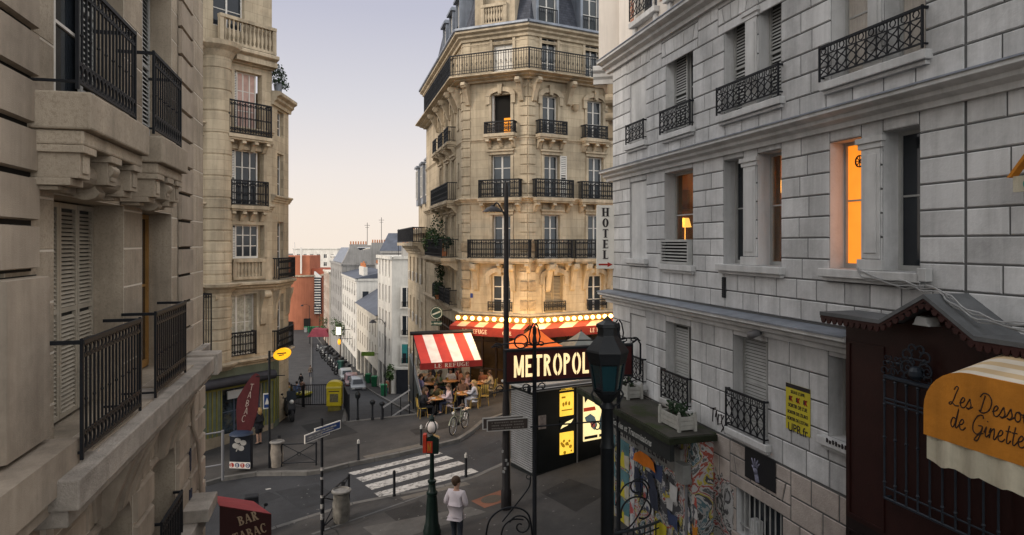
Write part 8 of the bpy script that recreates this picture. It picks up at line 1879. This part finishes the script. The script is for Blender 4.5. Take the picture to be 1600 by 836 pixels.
w_ = person('person standing at the back of the terrace in a black apron with raised arms', tuple(ground(705, 608)), PI, dict(stand(), elbowl=(-.36, .06, 1.44), elbowr=(.36, .06, 1.44), wristl=(-.16, .1, 1.62), wristr=(.16, .1, 1.62)), skin1, cl('black', (.015, .015, .018)), cl('black', (.015, .015, .018)), hbr)
# the walker in white, seen from behind
p = at(713, 864, 16.0); person('person in a loose white shirt and dark trousers walking away past the metro lamp', (p.x, p.y, gz(p.x)), -.35, stand('front', .07), skin1, cl('white_shirt', (.56, .5, .53)), cl('dark_denim', (.03, .034, .045)), hbr, False, True, shoes=(.05, .05, .05), s=1.02, head_turn=-.6)
p = ground(405, 694); person('person in a short black dress with long fair hair standing by the striped tobacco shop', tuple(p), 1.2, stand('phone'), skin1, cl('black', (.015, .015, .018)), cl('black', (.015, .015, .018)), hbl, True, True, True, s=.86)
for i, (y, off, lab, to, bo, ha) in enumerate(((56, -1.2, 'blue shirted person walking down the left pavement of the sloping street', cl('blue', (.12, .17, .3)), cl('navy', (.03, .035, .06)), hb), (52, -1.7, 'person in ochre walking behind the blue shirt on the left pavement', cl('ochre', (.3, .2, .06)), cl('black', (.015, .015, .018)), hbr), (66, -.9, 'person in brown further down the left pavement', cl('brown', (.12, .07, .05)), cl('black', (.015, .015, .018)), hb), (82, -1.3, 'dark clad person far down the left pavement', cl('black', (.015, .015, .018)), cl('navy', (.03, .035, .06)), hb), (94, -.2, 'person stepping off the left kerb near the bottom of the street', cl('taupe', (.14, .11, .09)), cl('navy', (.03, .035, .06)), hbr), (74, 0, '', None, None, None))):
    if lab: person(lab, (kerb_l(y) + off, y, sz(y) + .13), .3 + .3 * (i % 2), stand('down', .08), skin1, to, bo, ha)
p = (kerb_r(72.5) + .9, 72.5); person('person in a rust coat and jeans on the right pavement near the white corner house', (p[0], p[1], sz(p[1]) + .13), .4, stand('down', .06), skin1, cl('rust', (.2, .08, .045)), cl('navy', (.03, .035, .06)), hb)
# plaque on the far corner, plants, lit signs and lamps down the street
PL = thing('street_plaque', 'small dark green arched plaque on the corner of the white building', 'sign', tuple(at(972, 548, 17.2))); mb = MB(Matrix.Rotation(-.25, 4, 'Z')); mb.prism([(-.11, -.2), (.11, -.2), (.11, .1), (.07, .16), (.05, .24), (-.05, .24), (-.07, .16), (-.11, .1)], -.02, .02, 'y'); mb.build('plate', mat('plaque_green', (.015, .04, .05), .4), PL); mb = MB(Matrix.Rotation(-.25, 4, 'Z'))
for z in (-.12, -.04, .04): mb.box(-.07, -.024, z, .07, -.0205, z + .035)
mb.build('print', mat('print_pale', (.3, .33, .34), .7, .6, 30), PL); mb = MB(); mb.tube([(.05, .02, 0), (.3, .2, 0)], .02, 6); mb.build('bracket', M_iron, PL)
def lampdown(x, y, h, label, arm=1.2):
    e = thing('street_lamp', label, 'street lamp', (x, y, sz(y))); mb = MB(); mb.lathe([(.09, 0), (.07, 1), (.05, h)], n=8); mb.build('pole', M_iron, e, True); mb = MB(); mb.tube(catmull([(0, 0, h - .3), (-arm * .3, 0, h + .2), (-arm * .8, 0, h + .25), (-arm, 0, h + .05)], 4), .03, 5); mb.build('arm', M_iron, e, True); mb = MB(); mb.lathe([(.08, .2), (.2, .1), (.4, -.1), (0, -.1)], (-arm, 0, h), 12); mb.build('lamp_shade', mat('mast_black', (.016, .014, .015)), e, True)
lampdown(kerb_r(68) + .4, 68, 7.6, 'lamp post with shaded arm in front of the white corner house'); lampdown(kerb_l(150) - .6, 150, 8.5, 'slim lamp post before the brick drum at the bottom of the street', 1.6); lampdown(kerb_r(158) + .2, 158, 8, 'slim lamp post at the bottom of the street on the right', 1.)
e = thing('lit_box_sign', 'glowing white box sign on the white house fronts far down the street', 'sign', tuple(at(529, 517, 112))); mb = MB(); mb.box(-.38, -.12, -.6, .38, .12, .6); mb.build('light_box', mat('white_glow', (.9, .88, .7), .5, 0, bump=0, emit=(1., .95, .66), estr=1.3), e); mb = MB(); mb.box(.38, -.04, .2, 2.2, .04, .28); mb.build('bracket', M_iron, e)
e = thing('lit_hanging_sign', 'glowing orange hanging sign under the white box sign down the street', 'sign', tuple(at(530, 534, 108))); mb = MB(); mb.lathe([(.05, -.5), (.22, -.3), (.25, .15), (.1, .45)], n=10); mb.build('light_body', mat('orange_glow', (.7, .3, .02), .5, .3, 2, 0, emit=(1., .45, .03), estr=1.0), e, True); mb = MB(); mb.box(0, -.04, .45, 2.0, .04, .52); mb.build('bracket', M_iron, e)
e = thing('green_shop_sign', 'small green shop sign on a bracket before the low slate roofed house', 'sign', tuple(at(575, 553, 84))); mb = MB(); mb.box(-.8, -.08, -.25, .8, .08, .25); mb.build('panel', mat('sign_lime', (.12, .2, .03), .5, .3, 3), e); mb = MB(); mb.box(.8, -.03, -.03, 1.8, .03, .03); mb.build('bracket', M_iron, e)
def tree(x, y, h, r, n, label, seed):
    e = thing('street_tree', label, 'tree', (x, y, sz(y) + .1)); rr = random.Random(seed); mb = MB(); mb.tube([(0, 0, 0), (.05, 0, h * .4), (.0, .05, h * .75)], [.12, .09, .04], 8)
    for k in range(5): a = k * 1.3; mb.tube([(.03, 0, h * (.4 + .06 * k)), (r * .6 * math.cos(a), r * .6 * math.sin(a), h * (.62 + .06 * k))], [.05, .02], 5)
    mb.build('trunk', mat('bark', (.06, .045, .03), .9, .3, 6), e, True); mb = MB()
    for k in range(9): c = (rr.uniform(-.6, .6) * r, rr.uniform(-.6, .6) * r, h * rr.uniform(.55, .95)); leaves(mb, c, r * rr.uniform(.35, .55), n // 9, rr, .22)
    mb.build('crown', M_leaf, e)
tree(kerb_r(120) + .9, 120, 7.2, 1.5, 700, 'slender green street tree beside the white box sign', 1); tree(kerb_r(86.5) + 1.35, 92, 5.2, .9, 400, 'small potted tree before the low slate roofed house', 2); tree(kerb_r(150) + 1, 150, 6, 1.6, 500, 'green tree near the bottom of the street', 3); tree(-50.5, 192, 11, 3.2, 900, 'dark green tree beside the brick drum', 4); tree(kerb_r(73.5) + 1.2, 74.2, 3.4, .7, 380, 'small shrub tree in a pot at the corner of the white house', 5)
e = thing('cafe_canopy', 'faded red shop canopy far down the street on the right', 'awning', tuple(at(500, 521, 148))); mb = MB(); mb.prism([(-2.4, -.6), (2.4, -.6), (1.6, .9), (-1.2, 1.2)], -1.2, 1.2, 'y'); mb.build('canvas', mat('faded_red_canvas', (.24, .05, .07), .8, .2, 1), e); mb = MB()
for x in (-2, 2): mb.tube([(x, 0, -.6), (x, 0, -3.5)], .05, 6)
mb.build('post', M_iron, e)
# metro stairs in front of the camera, below the picture
MS = thing('metro_stairs', 'stone stairs climbing from the square towards the viewer', 'stairs', (.6, 12, 0)); mb = MB()
for i in range(34): mb.box(-1.9, -.36 * (i + 1), -.6, 2.3, -.36 * i, .155 * (i + 1))
mb.build('flight', mat('stone_step', (.2, .19, .18)), MS)
# ------------------------------------------------------------------ lamps the photograph shows lit
def lamp(px, py, d, en, col, r=.12):
    l = bpy.data.lights.new('cafe_lamp', 'POINT'); l.energy = en; l.color = col; l.shadow_soft_size = r; o = bpy.data.objects.new('cafe_lamp', l); COL.objects.link(o); o.location = at(px, py, d)
for px, py, d, en in ((735, 508, 31.5, 24), (775, 508, 31.2, 24), (815, 508, 30.9, 24), (855, 507, 31.4, 22), (895, 505, 31.9, 22), (935, 503, 32.3, 22)): lamp(px, py - 11, d, en * 4.6, (1., .62, .25), .2)
for px, py, d, en in ((690, 575, 30.6, 14), (735, 575, 31.0, 14), (700, 585, 29.8, 6)): lamp(px, py, d, en, (1., .6, .28))
for u_, en in ((.8, 30), (2.6, 30)):
    l = bpy.data.lights.new('cafe_lamp', 'POINT'); l.energy = en * .35; l.color = (1., .58, .22); l.shadow_soft_size = .15; o = bpy.data.objects.new('cafe_lamp', l); COL.objects.link(o); o.location = G1.M @ Vector((u_, -.9, 2.7))
# ------------------------------------------------------------------ light, sky, camera
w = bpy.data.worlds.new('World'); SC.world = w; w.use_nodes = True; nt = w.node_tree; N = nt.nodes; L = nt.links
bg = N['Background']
SUN_DIR = Vector((-.78, -.44, .50)).normalized()      # low evening glow from the left, slightly behind the camera
elev = math.asin(SUN_DIR.z); azim = math.atan2(SUN_DIR.x, SUN_DIR.y)
sky = N.new('ShaderNodeTexSky'); sky.sky_type = 'NISHITA'; sky.sun_disc = False; sky.sun_elevation = elev; sky.sun_rotation = azim; sky.air_density = 1.0; sky.dust_density = 2.0; sky.ozone_density = 2.5
# evening colours: lavender above, peach towards the horizon
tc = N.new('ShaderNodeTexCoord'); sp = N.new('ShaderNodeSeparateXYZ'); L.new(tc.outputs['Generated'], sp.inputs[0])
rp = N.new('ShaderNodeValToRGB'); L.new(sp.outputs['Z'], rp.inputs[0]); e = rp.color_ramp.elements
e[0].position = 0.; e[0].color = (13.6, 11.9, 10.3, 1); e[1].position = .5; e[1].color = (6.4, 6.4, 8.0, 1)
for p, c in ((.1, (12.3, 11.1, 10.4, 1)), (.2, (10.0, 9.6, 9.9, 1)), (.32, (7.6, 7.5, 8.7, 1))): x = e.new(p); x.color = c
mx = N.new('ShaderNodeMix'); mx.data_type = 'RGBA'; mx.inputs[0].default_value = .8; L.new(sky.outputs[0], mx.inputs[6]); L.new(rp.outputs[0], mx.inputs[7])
# extra brightness added to the unseen sky overhead and behind the viewer, lighting facades
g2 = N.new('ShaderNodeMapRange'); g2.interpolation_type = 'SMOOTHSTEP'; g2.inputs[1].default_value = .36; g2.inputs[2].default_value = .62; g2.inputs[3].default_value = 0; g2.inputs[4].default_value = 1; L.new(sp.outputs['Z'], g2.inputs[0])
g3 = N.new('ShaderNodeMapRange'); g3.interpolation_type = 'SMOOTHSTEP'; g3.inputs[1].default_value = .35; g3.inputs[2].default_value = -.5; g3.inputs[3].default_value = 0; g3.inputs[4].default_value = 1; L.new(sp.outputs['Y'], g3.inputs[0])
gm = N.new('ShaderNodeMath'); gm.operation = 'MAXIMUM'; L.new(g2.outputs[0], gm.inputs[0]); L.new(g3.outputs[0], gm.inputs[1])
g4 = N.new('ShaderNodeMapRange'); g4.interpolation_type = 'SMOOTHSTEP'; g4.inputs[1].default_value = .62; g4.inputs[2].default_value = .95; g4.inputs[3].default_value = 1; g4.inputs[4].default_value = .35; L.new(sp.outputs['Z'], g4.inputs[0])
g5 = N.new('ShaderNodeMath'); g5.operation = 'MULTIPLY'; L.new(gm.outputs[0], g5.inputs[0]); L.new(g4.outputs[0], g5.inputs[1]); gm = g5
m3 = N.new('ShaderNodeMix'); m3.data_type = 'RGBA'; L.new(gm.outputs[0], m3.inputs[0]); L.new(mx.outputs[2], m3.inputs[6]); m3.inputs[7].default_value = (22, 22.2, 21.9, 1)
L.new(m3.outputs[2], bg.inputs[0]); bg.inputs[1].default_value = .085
sd = bpy.data.lights.new('sun', 'SUN'); sd.energy = 2.3; sd.angle = math.radians(16); sd.color = (1.0, .86, .70)
so = bpy.data.objects.new('sun', sd); COL.objects.link(so); so.rotation_euler = (-SUN_DIR).to_track_quat('-Z', 'Y').to_euler()
cd = bpy.data.cameras.new('camera'); cd.sensor_width = 36; cd.lens = F / 1600 * 36; cd.shift_y = -(418 - HY) / 1600; cd.clip_start = .05; cd.clip_end = 6000
co = bpy.data.objects.new('camera', cd); COL.objects.link(co); co.location = (0, 0, CZ); co.rotation_euler = (PI / 2, 0, 0); SC.camera = co
SC.view_settings.view_transform = 'Standard'; SC.view_settings.look = 'None'; SC.view_settings.exposure = 0.0; SC.view_settings.gamma = 1; SC.view_settings.use_curve_mapping = False
SC.render.engine = 'CYCLES'; SC.cycles.use_denoising = True; SC.cycles.max_bounces = 6; SC.cycles.diffuse_bounces = 3; SC.cycles.sample_clamp_indirect = 6; SC.cycles.caustics_reflective = False; SC.cycles.caustics_refractive = False
